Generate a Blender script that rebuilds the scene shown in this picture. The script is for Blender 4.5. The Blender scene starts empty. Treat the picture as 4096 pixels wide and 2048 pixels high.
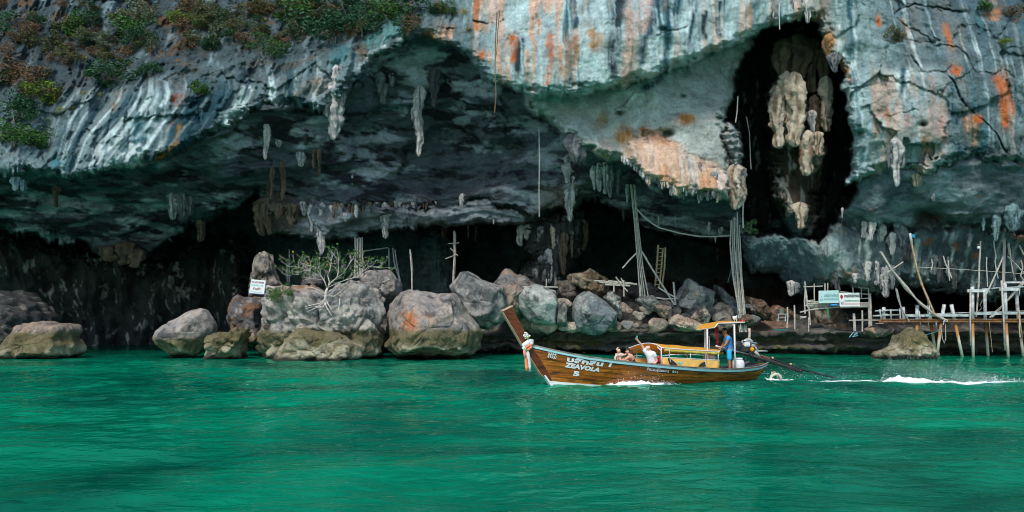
import bpy, bmesh, math, random
import numpy as np
from mathutils import Vector, Matrix, Euler

# ------------------------------------------------------------------ camera, world, sun, exposure
scene = bpy.context.scene
COL = scene.collection
FPX, CU, HORIZON, EYE = 1005.0, 512.0, 317.5, 2.3      # focal length in pixels, picture centre, eye level row, eye height
cam_data = bpy.data.cameras.new("camera")
cam = bpy.data.objects.new("camera", cam_data)
COL.objects.link(cam)
cam.location = (0.0, 0.0, EYE)
cam.rotation_euler = (math.radians(90), 0, 0)
cam_data.sensor_width = 36.0
cam_data.lens = 36.0 * FPX / 1024.0
cam_data.shift_y = (HORIZON - 256.0) / 1024.0
cam_data.clip_start = 0.5
cam_data.clip_end = 3000.0
scene.camera = cam

world = bpy.data.worlds.new("World")
scene.world = world
world.use_nodes = True
wn = world.node_tree
wn.nodes.clear()
w_out = wn.nodes.new("ShaderNodeOutputWorld")
w_bg = wn.nodes.new("ShaderNodeBackground")
w_sky = wn.nodes.new("ShaderNodeTexSky")
w_sky.sky_type = 'NISHITA'
w_sky.sun_disc = False
SUN_ELEV, SUN_AZ = math.radians(47), math.radians(196)   # azimuth clockwise from +Y: behind the camera
w_sky.sun_elevation = SUN_ELEV
w_sky.sun_rotation = SUN_AZ
w_sky.air_density = 1.0
w_sky.dust_density = 1.0
w_sky.ozone_density = 2.0
w_bg.inputs["Strength"].default_value = 0.095
wn.links.new(w_sky.outputs["Color"], w_bg.inputs["Color"])
wn.links.new(w_bg.outputs["Background"], w_out.inputs["Surface"])

sun_data = bpy.data.lights.new("sun", 'SUN')
sun_data.energy = 1.5
sun_data.angle = math.radians(14)
sun_data.color = (1.0, 0.93, 0.83)
sun = bpy.data.objects.new("sun", sun_data)
COL.objects.link(sun)
_sd = Vector((math.sin(SUN_AZ) * math.cos(SUN_ELEV), math.cos(SUN_AZ) * math.cos(SUN_ELEV), math.sin(SUN_ELEV)))
sun.rotation_euler = _sd.to_track_quat('Z', 'Y').to_euler()
sun.location = (0, -20, 60)

vs = scene.view_settings
vs.view_transform = 'Standard'
vs.look = 'None'
vs.exposure = 1.0
vs.gamma = 1.0
vs.use_curve_mapping = False
scene.render.engine = 'CYCLES'
scene.cycles.use_denoising = True
scene.cycles.filter_width = 0.95
scene.cycles.max_bounces = 6
scene.cycles.diffuse_bounces = 3
scene.cycles.glossy_bounces = 3
scene.cycles.transmission_bounces = 3
scene.cycles.transparent_max_bounces = 6

# ------------------------------------------------------------------ helpers
rng = np.random.default_rng(11)
random.seed(5)

def P(u, v, d):
    """A point seen at column u, row v of a 1024 x 512 picture, standing d metres away."""
    return Vector(((u - CU) / FPX * d, d, EYE + (HORIZON - v) / FPX * d))

ZO = {1: (0, 0), 2: (256, 0), 3: (512, 0), 4: (768, 0), 5: (0, 175), 6: (256, 175), 7: (512, 175), 8: (768, 175)}
def Z(k, pts):
    o = ZO[k]
    return [(o[0] + x * 0.15525, o[1] + y * 0.1553) for x, y in pts]
def W(pts):
    return [(x / 2.5156, y / 2.5156) for x, y in pts]

_perm = np.random.default_rng(3).permutation(256).astype(np.int32)
_perm = np.concatenate([_perm, _perm, _perm])
_g = np.random.default_rng(4).normal(size=(256, 3)).astype(np.float32)
_g /= np.linalg.norm(_g, axis=1, keepdims=True)

def _perlin(x, y, z):
    x = np.asarray(x, np.float32); y = np.asarray(y, np.float32); z = np.asarray(z, np.float32)
    xi = np.floor(x).astype(np.int32); yi = np.floor(y).astype(np.int32); zi = np.floor(z).astype(np.int32)
    xf = x - xi; yf = y - yi; zf = z - zi
    u = xf * xf * xf * (xf * (xf * 6 - 15) + 10)
    v = yf * yf * yf * (yf * (yf * 6 - 15) + 10)
    w = zf * zf * zf * (zf * (zf * 6 - 15) + 10)
    xi &= 255; yi &= 255; zi &= 255
    def gr(i, j, k):
        h = _perm[_perm[_perm[(xi + i) & 255] + ((yi + j) & 255)] + ((zi + k) & 255)]
        g = _g[h]
        return g[..., 0] * (xf - i) + g[..., 1] * (yf - j) + g[..., 2] * (zf - k)
    a = gr(0, 0, 0); b = gr(1, 0, 0); r0 = a + u * (b - a)
    a = gr(0, 1, 0); b = gr(1, 1, 0); r1 = a + u * (b - a)
    a = gr(0, 0, 1); b = gr(1, 0, 1); r2 = a + u * (b - a)
    a = gr(0, 1, 1); b = gr(1, 1, 1); r3 = a + u * (b - a)
    r0 = r0 + v * (r1 - r0); r2 = r2 + v * (r3 - r2)
    return (r0 + w * (r2 - r0)) * 1.5

from concurrent.futures import ThreadPoolExecutor
_pool = ThreadPoolExecutor(4)
def perlin(x, y, z):
    x, y, z = np.broadcast_arrays(x, y, z)
    if x.ndim != 2 or x.size < 60000: return _perlin(x, y, z)
    cuts = np.array_split(np.arange(x.shape[0]), 8)
    return np.concatenate(list(_pool.map(lambda c: _perlin(x[c[0]:c[-1] + 1], y[c[0]:c[-1] + 1], z[c[0]:c[-1] + 1]), cuts)), axis=0)

def fbm(x, y, z, octaves=4, gain=0.5, lac=2.03):
    s = 0; a = 1.0; f = 1.0; t = 0
    for i in range(octaves):
        s = s + a * perlin(x * f + 17.3 * i, y * f - 9.1 * i, z * f + 5.7 * i); t += a
        a *= gain; f *= lac
    return s / t

def ridged(x, y, z, octaves=3, gain=0.5, lac=2.1):
    s = 0; a = 1.0; f = 1.0; t = 0
    for i in range(octaves):
        s = s + a * (1 - np.abs(perlin(x * f + 7.3 * i, y * f + 3.1 * i, z * f - 5.7 * i)) * 2); t += a
        a *= gain; f *= lac
    return s / t

def worley(x, y, z):
    if x.ndim != 2 or x.size < 60000: return _worley(x, y, z)
    cuts = np.array_split(np.arange(x.shape[0]), 8)
    r = list(_pool.map(lambda c: _worley(x[c[0]:c[-1] + 1], y[c[0]:c[-1] + 1], z[c[0]:c[-1] + 1]), cuts))
    return tuple(np.concatenate([q[i] for q in r], axis=0) for i in range(3))

def _worley(x, y, z):
    xi = np.floor(x).astype(np.int32); yi = np.floor(y).astype(np.int32); zi = np.floor(z).astype(np.int32)
    f1 = np.full(x.shape, 9.0, np.float32); f2 = f1.copy(); cid = np.zeros(x.shape, np.int32)
    jit = np.random.default_rng(8).random((256, 3)).astype(np.float32)
    for i in (-1, 0, 1):
        for j in (-1, 0, 1):
            for k in (-1, 0, 1):
                h = _perm[_perm[_perm[(xi + i) & 255] + ((yi + j) & 255)] + ((zi + k) & 255)]
                q = jit[h]
                dd = np.sqrt((xi + i + q[..., 0] - x) ** 2 + (yi + j + q[..., 1] - y) ** 2 + (zi + k + q[..., 2] - z) ** 2)
                n1 = dd < f1
                f2 = np.where(n1, f1, np.minimum(f2, dd)); cid = np.where(n1, h, cid); f1 = np.where(n1, dd, f1)
    return f1, f2, cid

def sstep(a, b, x):
    t = np.clip((x - a) / (b - a), 0, 1)
    return t * t * (3 - 2 * t)

def sdf(poly, U, V, margin=60):
    """signed distance in pixels, positive inside; far outside = -margin"""
    p = np.array(poly, np.float32)
    out = np.full(U.shape, -float(margin), np.float32)
    m = (U > p[:, 0].min() - margin) & (U < p[:, 0].max() + margin) & (V > p[:, 1].min() - margin) & (V < p[:, 1].max() + margin)
    x = U[m]; y = V[m]
    if x.size == 0:
        return out
    best = np.full(x.shape, 1e9, np.float32); ins = np.zeros(x.shape, bool)
    n = len(p)
    for i in range(n):
        ax, ay = p[i]; bx, by = p[(i + 1) % n]
        ex, ey = bx - ax, by - ay
        t = np.clip(((x - ax) * ex + (y - ay) * ey) / (ex * ex + ey * ey + 1e-9), 0, 1)
        best = np.minimum(best, (x - ax - t * ex) ** 2 + (y - ay - t * ey) ** 2)
        c = ((ay > y) != (by > y)) & (x < ex * (y - ay) / (ey if abs(ey) > 1e-9 else 1e-9) + ax)
        ins ^= c
    dist = np.sqrt(best)
    out[m] = np.maximum(np.where(ins, dist, -dist), -margin)
    return out

def linedist(line, U, V, margin=40):
    p = np.array(line, np.float32)
    out = np.full(U.shape, float(margin), np.float32); par = np.zeros(U.shape, np.float32)
    m = (U > p[:, 0].min() - margin) & (U < p[:, 0].max() + margin) & (V > p[:, 1].min() - margin) & (V < p[:, 1].max() + margin)
    x = U[m]; y = V[m]
    if x.size == 0:
        return out, par
    best = np.full(x.shape, 1e9, np.float32); tp = np.zeros(x.shape, np.float32)
    n = len(p) - 1
    for i in range(n):
        ax, ay = p[i]; bx, by = p[i + 1]
        ex, ey = bx - ax, by - ay
        t = np.clip(((x - ax) * ex + (y - ay) * ey) / (ex * ex + ey * ey + 1e-9), 0, 1)
        dd = (x - ax - t * ex) ** 2 + (y - ay - t * ey) ** 2
        tp = np.where(dd < best, (i + t) / n, tp); best = np.minimum(best, dd)
    out[m] = np.minimum(np.sqrt(best), margin); par[m] = tp
    return out, par

def rbf(ctrl, U, V):
    c = np.array(ctrl, np.float64); p = c[:, :2]
    D = np.linalg.norm(p[:, None] - p[None], axis=2) + np.eye(len(p)) * 2.0
    A = np.hstack([D, np.ones((len(p), 1))]); A = np.vstack([A, np.append(np.ones(len(p)), 0)])
    s = np.linalg.solve(A, np.append(c[:, 2], 0))
    out = np.full(U.shape, s[-1], np.float32)
    for i in range(len(p)):
        out += (s[i] * np.sqrt((U - p[i, 0]) ** 2 + (V - p[i, 1]) ** 2)).astype(np.float32)
    return out

def tag(o, label=None, category=None, group=None, kind=None):
    if label: o["label"] = label
    if category: o["category"] = category
    if group: o["group"] = group
    if kind: o["kind"] = kind
    return o

def link(o, parent=None):
    COL.objects.link(o)
    if parent is not None:
        o.parent = parent
    return o

def empty(name, loc=(0, 0, 0), rz=0.0):
    o = bpy.data.objects.new(name, None)
    o.empty_display_size = 0.3
    o.location = loc
    o.rotation_euler = (0, 0, rz)
    COL.objects.link(o)
    return o

def raw_mesh(name, verts, faces, mat=None, smooth=False):
    me = bpy.data.meshes.new(name)
    me.from_pydata([tuple(v) for v in verts], [], faces)
    if mat: me.materials.append(mat)
    if smooth: me.polygons.foreach_set("use_smooth", [True] * len(me.polygons))
    me.update()
    return me

def obj(name, me, parent=None, loc=None):
    o = bpy.data.objects.new(name, me)
    if loc is not None: o.location = loc
    return link(o, parent)

def grid_mesh(name, X, Y, Zz, mat=None, col=None, smooth=True, closed_u=False):
    """X, Y, Zz: 2-D arrays (rows, cols)"""
    r, c = X.shape
    co = np.empty((r * c, 3), np.float32)
    co[:, 0] = X.ravel(); co[:, 1] = Y.ravel(); co[:, 2] = Zz.ravel()
    idx = np.arange(r * c, dtype=np.int32).reshape(r, c)
    if closed_u:
        idx = np.concatenate([idx, idx[:, :1]], axis=1)
    q = np.stack([idx[:-1, :-1], idx[:-1, 1:], idx[1:, 1:], idx[1:, :-1]], axis=-1).reshape(-1, 4)
    me = bpy.data.meshes.new(name)
    me.vertices.add(len(co)); me.vertices.foreach_set("co", co.ravel())
    me.loops.add(q.size); me.loops.foreach_set("vertex_index", q.ravel())
    me.polygons.add(len(q))
    me.polygons.foreach_set("loop_start", np.arange(0, q.size, 4, dtype=np.int32))
    me.polygons.foreach_set("loop_total", np.full(len(q), 4, np.int32))
    me.polygons.foreach_set("use_smooth", np.full(len(q), smooth, bool))
    if mat: me.materials.append(mat)
    if col is not None:
        a = me.attributes.new("Col", 'FLOAT_COLOR', 'POINT')
        c4 = np.ones((len(co), 4), np.float32); c4[:, :3] = col.reshape(-1, 3)
        a.data.foreach_set("color", c4.ravel())
    me.update(); me.validate()
    return me

def tube_data(pts, radii, seg=6, cap=True):
    """verts, faces of a tube along pts"""
    pts = [Vector(p) for p in pts]
    if not hasattr(radii, "__len__"): radii = [radii] * len(pts)
    vs_, fs = [], []
    up = Vector((0.13, 0.97, 0.21)).normalized()
    n = len(pts)
    for i, p in enumerate(pts):
        t = (pts[min(i + 1, n - 1)] - pts[max(i - 1, 0)])
        t = t.normalized() if t.length > 1e-9 else Vector((0, 0, 1))
        a = t.cross(up)
        if a.length < 0.05: a = t.cross(Vector((1, 0, 0)))
        a.normalize(); b = t.cross(a)
        for k in range(seg):
            an = 2 * math.pi * k / seg
            vs_.append(p + (a * math.cos(an) + b * math.sin(an)) * radii[i])
    for i in range(n - 1):
        for k in range(seg):
            k2 = (k + 1) % seg
            fs.append((i * seg + k, i * seg + k2, (i + 1) * seg + k2, (i + 1) * seg + k))
    if cap:
        fs.append(tuple(range(seg - 1, -1, -1)))
        fs.append(tuple((n - 1) * seg + k for k in range(seg)))
    return vs_, fs

class MB:
    """collects pieces that are one mesh"""
    def __init__(s): s.v = []; s.f = []
    def add(s, v, f):
        o = len(s.v); s.v += [Vector(p) for p in v]; s.f += [tuple(i + o for i in q) for q in f]; return s
    def tube(s, pts, r, seg=6): return s.add(*tube_data(pts, r, seg))
    def box(s, lo, hi):
        x0, y0, z0 = lo; x1, y1, z1 = hi
        return s.add([(x0, y0, z0), (x1, y0, z0), (x1, y1, z0), (x0, y1, z0), (x0, y0, z1), (x1, y0, z1), (x1, y1, z1), (x0, y1, z1)],
                     [(3, 2, 1, 0), (4, 5, 6, 7), (0, 1, 5, 4), (1, 2, 6, 5), (2, 3, 7, 6), (3, 0, 4, 7)])
    def slab(s, quad, thick):
        """a 4-cornered plate (corners in order) given thickness along its normal"""
        q = [Vector(p) for p in quad]
        n = (q[1] - q[0]).cross(q[3] - q[0]).normalized() * thick
        return s.add(q + [p + n for p in q], [(0, 1, 2, 3), (7, 6, 5, 4), (0, 4, 5, 1), (1, 5, 6, 2), (2, 6, 7, 3), (3, 7, 4, 0)])
    def lathe(s, prof, c=(0, 0, 0), seg=16, ax=None):
        """prof: (r, z) list"""
        c = Vector(c); vs_ = []; fs = []
        rot = Vector((0, 0, 1)).rotation_difference(Vector(ax)).to_matrix() if ax is not None else Matrix.Identity(3)
        for r, z in prof:
            for k in range(seg):
                a = 2 * math.pi * k / seg
                vs_.append(c + rot @ Vector((r * math.cos(a), r * math.sin(a), z)))
        n = len(prof)
        for i in range(n - 1):
            for k in range(seg):
                k2 = (k + 1) % seg
                fs.append((i * seg + k, i * seg + k2, (i + 1) * seg + k2, (i + 1) * seg + k))
        fs.append(tuple(range(seg - 1, -1, -1))); fs.append(tuple((n - 1) * seg + k for k in range(seg)))
        return s.add(vs_, fs)
    def build(s, name, mat, parent=None, smooth=False, loc=None):
        v = s.v
        if loc is not None:
            L = Vector(loc); v = [p - L for p in v]
        return obj(name, raw_mesh(name, v, s.f, mat, smooth), parent, loc)

# ------------------------------------------------------------------ materials
def nodes_of(m):
    m.use_nodes = True
    nt = m.node_tree
    return nt, nt.nodes["Principled BSDF"]

def mat(name, rgb, rough=0.7, var=0.25, scale=6.0, bump=0.3, rgb2=None, metallic=0.0, bump_dist=0.02, stretch=(1, 1, 1), spec=0.4):
    m = bpy.data.materials.new(name)
    nt, b = nodes_of(m)
    tc = nt.nodes.new("ShaderNodeTexCoord")
    mp = nt.nodes.new("ShaderNodeMapping"); mp.inputs["Scale"].default_value = stretch
    nt.links.new(tc.outputs["Object"], mp.inputs["Vector"])
    n = nt.nodes.new("ShaderNodeTexNoise"); n.inputs["Scale"].default_value = scale; n.inputs["Detail"].default_value = 6
    n.inputs["Roughness"].default_value = 0.65
    nt.links.new(mp.outputs["Vector"], n.inputs["Vector"])
    r = nt.nodes.new("ShaderNodeValToRGB")
    a = [max(0, c * (1 - var)) for c in rgb]; c2 = rgb2 if rgb2 else [min(1, c * (1 + var)) for c in rgb]
    r.color_ramp.elements[0].position = 0.32; r.color_ramp.elements[1].position = 0.68
    r.color_ramp.elements[0].color = (*a, 1); r.color_ramp.elements[1].color = (*c2, 1)
    nt.links.new(n.outputs["Fac"], r.inputs["Fac"]); nt.links.new(r.outputs["Color"], b.inputs["Base Color"])
    b.inputs["Roughness"].default_value = rough; b.inputs["Metallic"].default_value = metallic
    b.inputs["Specular IOR Level"].default_value = spec
    if bump > 0:
        bp = nt.nodes.new("ShaderNodeBump"); bp.inputs["Strength"].default_value = bump; bp.inputs["Distance"].default_value = bump_dist
        nt.links.new(n.outputs["Fac"], bp.inputs["Height"]); nt.links.new(bp.outputs["Normal"], b.inputs["Normal"])
    return m

def rock_material(name, sc=1.0):
    m = bpy.data.materials.new(name)
    nt, b = nodes_of(m)
    at = nt.nodes.new("ShaderNodeAttribute"); at.attribute_name = "Col"
    tc = nt.nodes.new("ShaderNodeTexCoord")
    def noise(scale, detail, rough=0.6, dist=0.0):
        n = nt.nodes.new("ShaderNodeTexNoise"); n.inputs["Scale"].default_value = scale; n.inputs["Detail"].default_value = detail
        n.inputs["Roughness"].default_value = rough; n.inputs["Distortion"].default_value = dist
        nt.links.new(tc.outputs["Object"], n.inputs["Vector"]); return n
    n1 = noise(1.1 * sc, 9, 0.68, 0.4); n2 = noise(6.0 * sc, 5, 0.7)
    mr = nt.nodes.new("ShaderNodeMapRange"); mr.inputs["From Min"].default_value = 0.3; mr.inputs["From Max"].default_value = 0.7
    mr.inputs["To Min"].default_value = 0.55; mr.inputs["To Max"].default_value = 1.35
    nt.links.new(n1.outputs["Fac"], mr.inputs["Value"])
    mr2 = nt.nodes.new("ShaderNodeMapRange"); mr2.inputs["From Min"].default_value = 0.3; mr2.inputs["From Max"].default_value = 0.65
    mr2.inputs["To Min"].default_value = 0.8; mr2.inputs["To Max"].default_value = 1.15
    nt.links.new(n2.outputs["Fac"], mr2.inputs["Value"])
    mu = nt.nodes.new("ShaderNodeMath"); mu.operation = 'MULTIPLY'
    nt.links.new(mr.outputs[0], mu.inputs[0]); nt.links.new(mr2.outputs[0], mu.inputs[1])
    n4 = noise(3.4 * sc, 7, 0.75, 0.8)
    mr4 = nt.nodes.new("ShaderNodeMapRange"); mr4.inputs["From Min"].default_value = 0.34; mr4.inputs["From Max"].default_value = 0.42
    mr4.inputs["To Min"].default_value = 0.5; mr4.inputs["To Max"].default_value = 1.0
    nt.links.new(n4.outputs["Fac"], mr4.inputs["Value"])
    mu4 = nt.nodes.new("ShaderNodeMath"); mu4.operation = 'MULTIPLY'
    nt.links.new(mu.outputs[0], mu4.inputs[0]); nt.links.new(mr4.outputs[0], mu4.inputs[1]); mu = mu4
    vm = nt.nodes.new("ShaderNodeVectorMath"); vm.operation = 'SCALE'
    nt.links.new(at.outputs["Color"], vm.inputs[0]); nt.links.new(mu.outputs[0], vm.inputs["Scale"])
    nt.links.new(vm.outputs["Vector"], b.inputs["Base Color"])
    b.inputs["Roughness"].default_value = 0.85; b.inputs["Specular IOR Level"].default_value = 0.25
    n3 = noise(2.6 * sc, 10, 0.72, 0.3)
    bp = nt.nodes.new("ShaderNodeBump"); bp.inputs["Strength"].default_value = 1.0; bp.inputs["Distance"].default_value = 0.40 / sc
    nt.links.new(n3.outputs["Fac"], bp.inputs["Height"]); nt.links.new(bp.outputs["Normal"], b.inputs["Normal"])
    return m
M_ROCK = rock_material("limestone")
M_BOULDER = rock_material("boulder_stone", 1.5)
# ------------------------------------------------------------------ the cliff: one sheet of rock with its overhangs and caves
def axis(lo, f0, f1, hi, fine, coarse):
    return np.concatenate([np.arange(lo, f0, coarse), np.arange(f0, f1, fine), np.arange(f1, hi + 1, coarse)]).astype(np.float32)
CUu = axis(-420, -36, 1062, 1440, 1.0, 6.0)
CVv = axis(-420, -8, 366, 402, 1.0, 6.0)
U, V = np.meshgrid(CUu, CVv)

# ragged, dripping edges: warp the coordinates that the outlines are tested at
wx = U / 16.0; wz = V / 16.0
warp_u = fbm(U / 26, V / 26, 0 * U + 2.0, 3) * 7 + fbm(U / 11, V / 11, 0 * U + 7.0, 3, 0.65) * 5.0
drip = np.maximum(ridged(U / 7.0, V / 90, 0 * U + 3.3, 3) - 0.45, 0)
warp_v = fbm(U / 26, V / 26, 0 * U + 11.0, 3) * 9 + fbm(U / 11, V / 11, 0 * U + 17.0, 3, 0.65) * 5.0 - drip * 9.0 * sstep(-0.05, 0.3, fbm(U / 45, V / 60, 0 * U + 23.0, 2))
UW, VW = U + warp_u, V + warp_v

depth = np.full(U.shape, 93.0, np.float32)
rough_amp = np.full(U.shape, 1.0, np.float32)      # overall relief
flute = np.zeros(U.shape, np.float32)              # vertical flutes and curtains
smoothness = np.zeros(U.shape, np.float32)
layer_id = np.zeros(U.shape, np.int32)

def layer(poly, ctrl, edge=3.0, round_px=14.0, round_m=2.5, rough=1.0, flutes=0.2, lid=0, warp=1.0):
    global depth, rough_amp, flute
    s = sdf(poly, U + warp_u * warp, V + warp_v * warp)
    m = sstep(-edge, edge, s)
    dl = rbf(W_ctrl(ctrl), U, V) if len(ctrl) > 1 else np.full(U.shape, ctrl[0][2], np.float32)
    sn = s + fbm(U / 14 + lid * 3.7, V / 5, 0 * U + lid, 3, 0.55) * round_px * 0.8
    prof_ = 1 - np.clip(sn / (round_px * 1.6), 0, 1)
    stepped = (np.floor(prof_ * 4) + sstep(0.55, 1.0, prof_ * 4 - np.floor(prof_ * 4))) / 4
    dl = dl + round_m * (0.5 * prof_ ** 2.0 + 0.8 * stepped ** 1.6)
    depth = depth * (1 - m) + dl * m
    rough_amp = rough_amp * (1 - m) + rough * m
    flute = flute * (1 - m) + flutes * m
    layer_id[m > 0.5] = lid
    return m
def W_ctrl(c): return [(a / 2.5156, b / 2.5156, d) for a, b, d in c]

# 1 the low back wall on the left, full of dripstone
mk_back = layer(W([(-900, 580), (0, 570), (120, 600), (250, 615), (330, 650), (420, 660), (470, 610), (560, 590), (615, 600), (640, 650), (640, 960), (-900, 960)]),
      [(0, 600, 76), (0, 850, 79), (300, 620, 83), (300, 850, 83), (600, 620, 85), (600, 850, 84)], edge=3, round_m=3, rough=0.9, flutes=0.45, lid=1)
# dark columns in the deep cave
layer(W([(1050, 600), (1090, 560), (1150, 600), (1165, 760), (1160, 820), (1040, 820), (1045, 700)]), [(1100, 700, 80)], edge=5, round_m=2, flutes=0.8, lid=1)
# 2 the ceiling of the great left cave
mk_ceil = layer(W([(-900, 400), (0, 410), (100, 410), (270, 405), (400, 375), (520, 310), (600, 260), (740, 220), (815, 230), (870, 190), (960, 120), (1040, 60), (1150, 70),
         (1260, 190), (1290, 200), (1450, 200), (1500, 380), (1490, 490), (1440, 522), (1360, 546), (1310, 564), (1200, 566), (1100, 570), (1000, 577), (900, 592), (800, 604), (700, 588),
         (668, 560), (650, 480), (560, 545), (480, 572), (380, 640), (300, 655), (200, 610), (100, 600), (0, 575), (-900, 580)]),
      [(-700, 430, 59), (-700, 570, 69), (0, 440, 60), (0, 560, 70), (200, 500, 66), (400, 420, 61), (400, 500, 67), (400, 560, 71), (560, 400, 62), (560, 530, 69.5), (700, 300, 61), (700, 450, 66.5), (700, 580, 68.5),
       (900, 250, 62), (900, 350, 65.5), (900, 480, 66.2), (900, 580, 67.5), (1050, 110, 60), (1100, 200, 64), (1130, 300, 67), (1100, 430, 67.2), (1100, 560, 67.6), (1300, 260, 61), (1300, 330, 64.5), (1300, 450, 65.5),
       (1300, 560, 66), (1440, 260, 59.5), (1450, 400, 63.5), (1450, 500, 65)], edge=2.0, round_px=7, round_m=2.0, rough=1.0, flutes=0.1, lid=2)
# the rock shelf's drip line across the ceiling
mk_shelf = layer(W([(668, 470), (720, 490), (800, 500), (900, 515), (1000, 515), (1100, 520), (1180, 500), (1300, 520), (1360, 546), (1310, 564), (1200, 566), (1000, 577), (900, 592), (800, 604), (690, 588), (660, 540)]),
      [(680, 500, 66.5), (680, 585, 66.8), (900, 520, 65.8), (900, 585, 66.2), (1100, 520, 65.9), (1100, 565, 66.2), (1320, 550, 66)], edge=2, round_px=6, round_m=1.4, rough=0.6, flutes=0.3, lid=2)
# 3 pillar of dripstone in the middle of the cave mouth
mk_pillar = layer(W([(1318, 570), (1330, 550), (1400, 520), (1450, 510), (1480, 520), (1478, 560), (1460, 640), (1440, 690), (1432, 760), (1290, 760), (1300, 690), (1330, 640), (1322, 600)]),
      [(1330, 560, 67), (1450, 540, 66), (1380, 700, 67), (1300, 720, 68)], edge=2.5, round_px=10, round_m=3.0, rough=0.8, flutes=1.8, lid=3)
# 4 ceiling under the orange flowstone
mk_under = layer(W([(1440, 400), (1480, 360), (1560, 370), (1620, 410), (1700, 440), (1790, 450), (1860, 480), (1900, 520), (1880, 600), (1850, 605), (1760, 605), (1650, 585), (1590, 560), (1500, 505), (1440, 522)]),
      [(1450, 400, 60), (1480, 500, 66), (1560, 420, 61), (1600, 550, 67.5), (1700, 490, 61.5), (1700, 590, 68), (1850, 530, 62), (1850, 600, 66)], edge=2.5, round_px=8, round_m=2, rough=0.7, flutes=0.4, lid=2)
# 5 the lower right wall with its curtain of dripstone
mk_low = layer(W([(1862, 600), (1900, 575), (1950, 555), (2010, 545), (2100, 540), (2200, 555), (2300, 565), (2400, 545), (2576, 560), (3500, 560), (3500, 760), (2576, 745), (2460, 765), (2400, 735), (2330, 738), (2270, 718),
         (2235, 735), (2200, 742), (2130, 725), (2060, 730), (2010, 742), (1990, 715), (1940, 700), (1890, 688), (1862, 640)]),
      [(1870, 620, 66), (1950, 640, 65), (1960, 700, 66.5), (2020, 570, 61.5), (2080, 640, 60.3), (2150, 700, 60.3), (2250, 600, 59.8), (2250, 710, 60.2), (2400, 600, 59.4), (2400, 720, 61), (2576, 600, 58.2), (2576, 720, 60), (3300, 650, 59)],
      edge=2.5, round_px=9, round_m=2.2, rough=0.9, flutes=1.5, lid=4)
# 6 recess under the right wall
mk_rec = layer(W([(2040, 560), (2075, 500), (2127, 450), (2230, 400), (2330, 400), (2450, 370), (2576, 380), (3500, 380), (3500, 585), (2576, 588), (2400, 560), (2300, 580), (2200, 568), (2100, 562)]),
      [(2060, 550, 60.5), (2130, 470, 57.6), (2230, 440, 56.9), (2200, 520, 57.6), (2200, 565, 58.6), (2330, 440, 56.6), (2330, 500, 57.2), (2330, 560, 59.6), (2450, 420, 56.4), (2450, 500, 57.0), (2450, 560, 58.4), (2576, 420, 56.2), (2576, 560, 57.8), (3300, 500, 57)],
      edge=3, round_px=6, round_m=0.9, rough=0.9, flutes=0.35, lid=2)
# 7 the tall slot cave and its hanging column
mk_slot = layer(W([(1820, 40), (2150, 20), (2170, 300), (2150, 480), (2070, 600), (1960, 590), (1880, 580), (1840, 420), (1810, 250)]), [(1880, 150, 69), (2000, 100, 68), (2120, 200, 68), (1900, 450, 72), (2110, 420, 70), (2000, 560, 70)], edge=4, round_px=8, round_m=3, rough=0.9, flutes=1.6, lid=5)
mk_col = layer(W([(1928, 110), (1990, 85), (2065, 95), (2085, 200), (2096, 330), (2085, 430), (2068, 520), (2052, 590), (2000, 600), (1965, 560), (1936, 480), (1926, 300)]),
      [(1990, 150, 65), (1950, 300, 63.2), (2060, 300, 63.5), (2000, 400, 62.8), (2000, 560, 62.5)], edge=3, round_px=9, round_m=3, rough=0.9, flutes=2.0, lid=5)
mk_col2 = layer(W([(1945, 215), (1965, 190), (1998, 188), (2028, 198), (2036, 260), (2030, 330), (2020, 372), (1990, 378), (1958, 372), (1946, 320)]),
      [(1990, 280, 60.6)], edge=2, round_px=10, round_m=2.0, rough=0.7, flutes=1.2, lid=6)
layer(W([(2040, 270), (2070, 265), (2090, 300), (2088, 335), (2076, 332), (2050, 310)]), [(2070, 300, 61.6)], edge=2, round_px=7, round_m=1.5, flutes=0.8, lid=6)
mk_col3 = layer(W([(2030, 350), (2060, 340), (2078, 375), (2065, 400), (2048, 440), (2022, 440), (2015, 400)]), [(2045, 390, 60.8)], edge=2, round_px=8, round_m=1.5, flutes=0.8, lid=6)
# 8 the middle wall
mk_mid = layer(W([(1280, 215), (1460, 200), (1640, 150), (1750, 110), (1860, 70), (1945, 50), (1880, 130), (1858, 176), (1850, 215), (1838, 273), (1826, 309), (1850, 325), (1868, 360), (1870, 450), (1868, 490), (1850, 522),
         (1790, 492), (1700, 480), (1620, 446), (1560, 405), (1500, 392), (1462, 372), (1430, 345), (1390, 310), (1340, 275)]),
      [(1300, 245, 57.4), (1450, 250, 57.6), (1640, 205, 57.7), (1850, 110, 61), (1850, 200, 60.5), (1830, 300, 56.9), (1700, 300, 57.1), (1600, 300, 57.1), (1450, 340, 56.2), (1560, 395, 56.1), (1640, 345, 55.9), (1700, 350, 56.5), (1780, 340, 56.7),
       (1700, 420, 54.9), (1620, 400, 55.2), (1800, 420, 55.8), (1850, 480, 55.5), (1720, 480, 55.4)], edge=2.5, round_px=7, round_m=1.6, rough=0.85, flutes=0.25, lid=7)
mk_flow = layer(W([(1560, 402), (1585, 365), (1630, 335), (1655, 325), (1690, 350), (1740, 392), (1800, 420), (1850, 440), (1862, 515), (1790, 490), (1700, 478), (1620, 444)]),
      [(1640, 340, 56.6), (1600, 390, 54.8), (1700, 400, 54.7), (1700, 470, 54.0), (1850, 450, 55.4), (1840, 510, 55.0)], edge=5, round_px=6, round_m=1.0, rough=0.5, flutes=0.9, lid=8)
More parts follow.
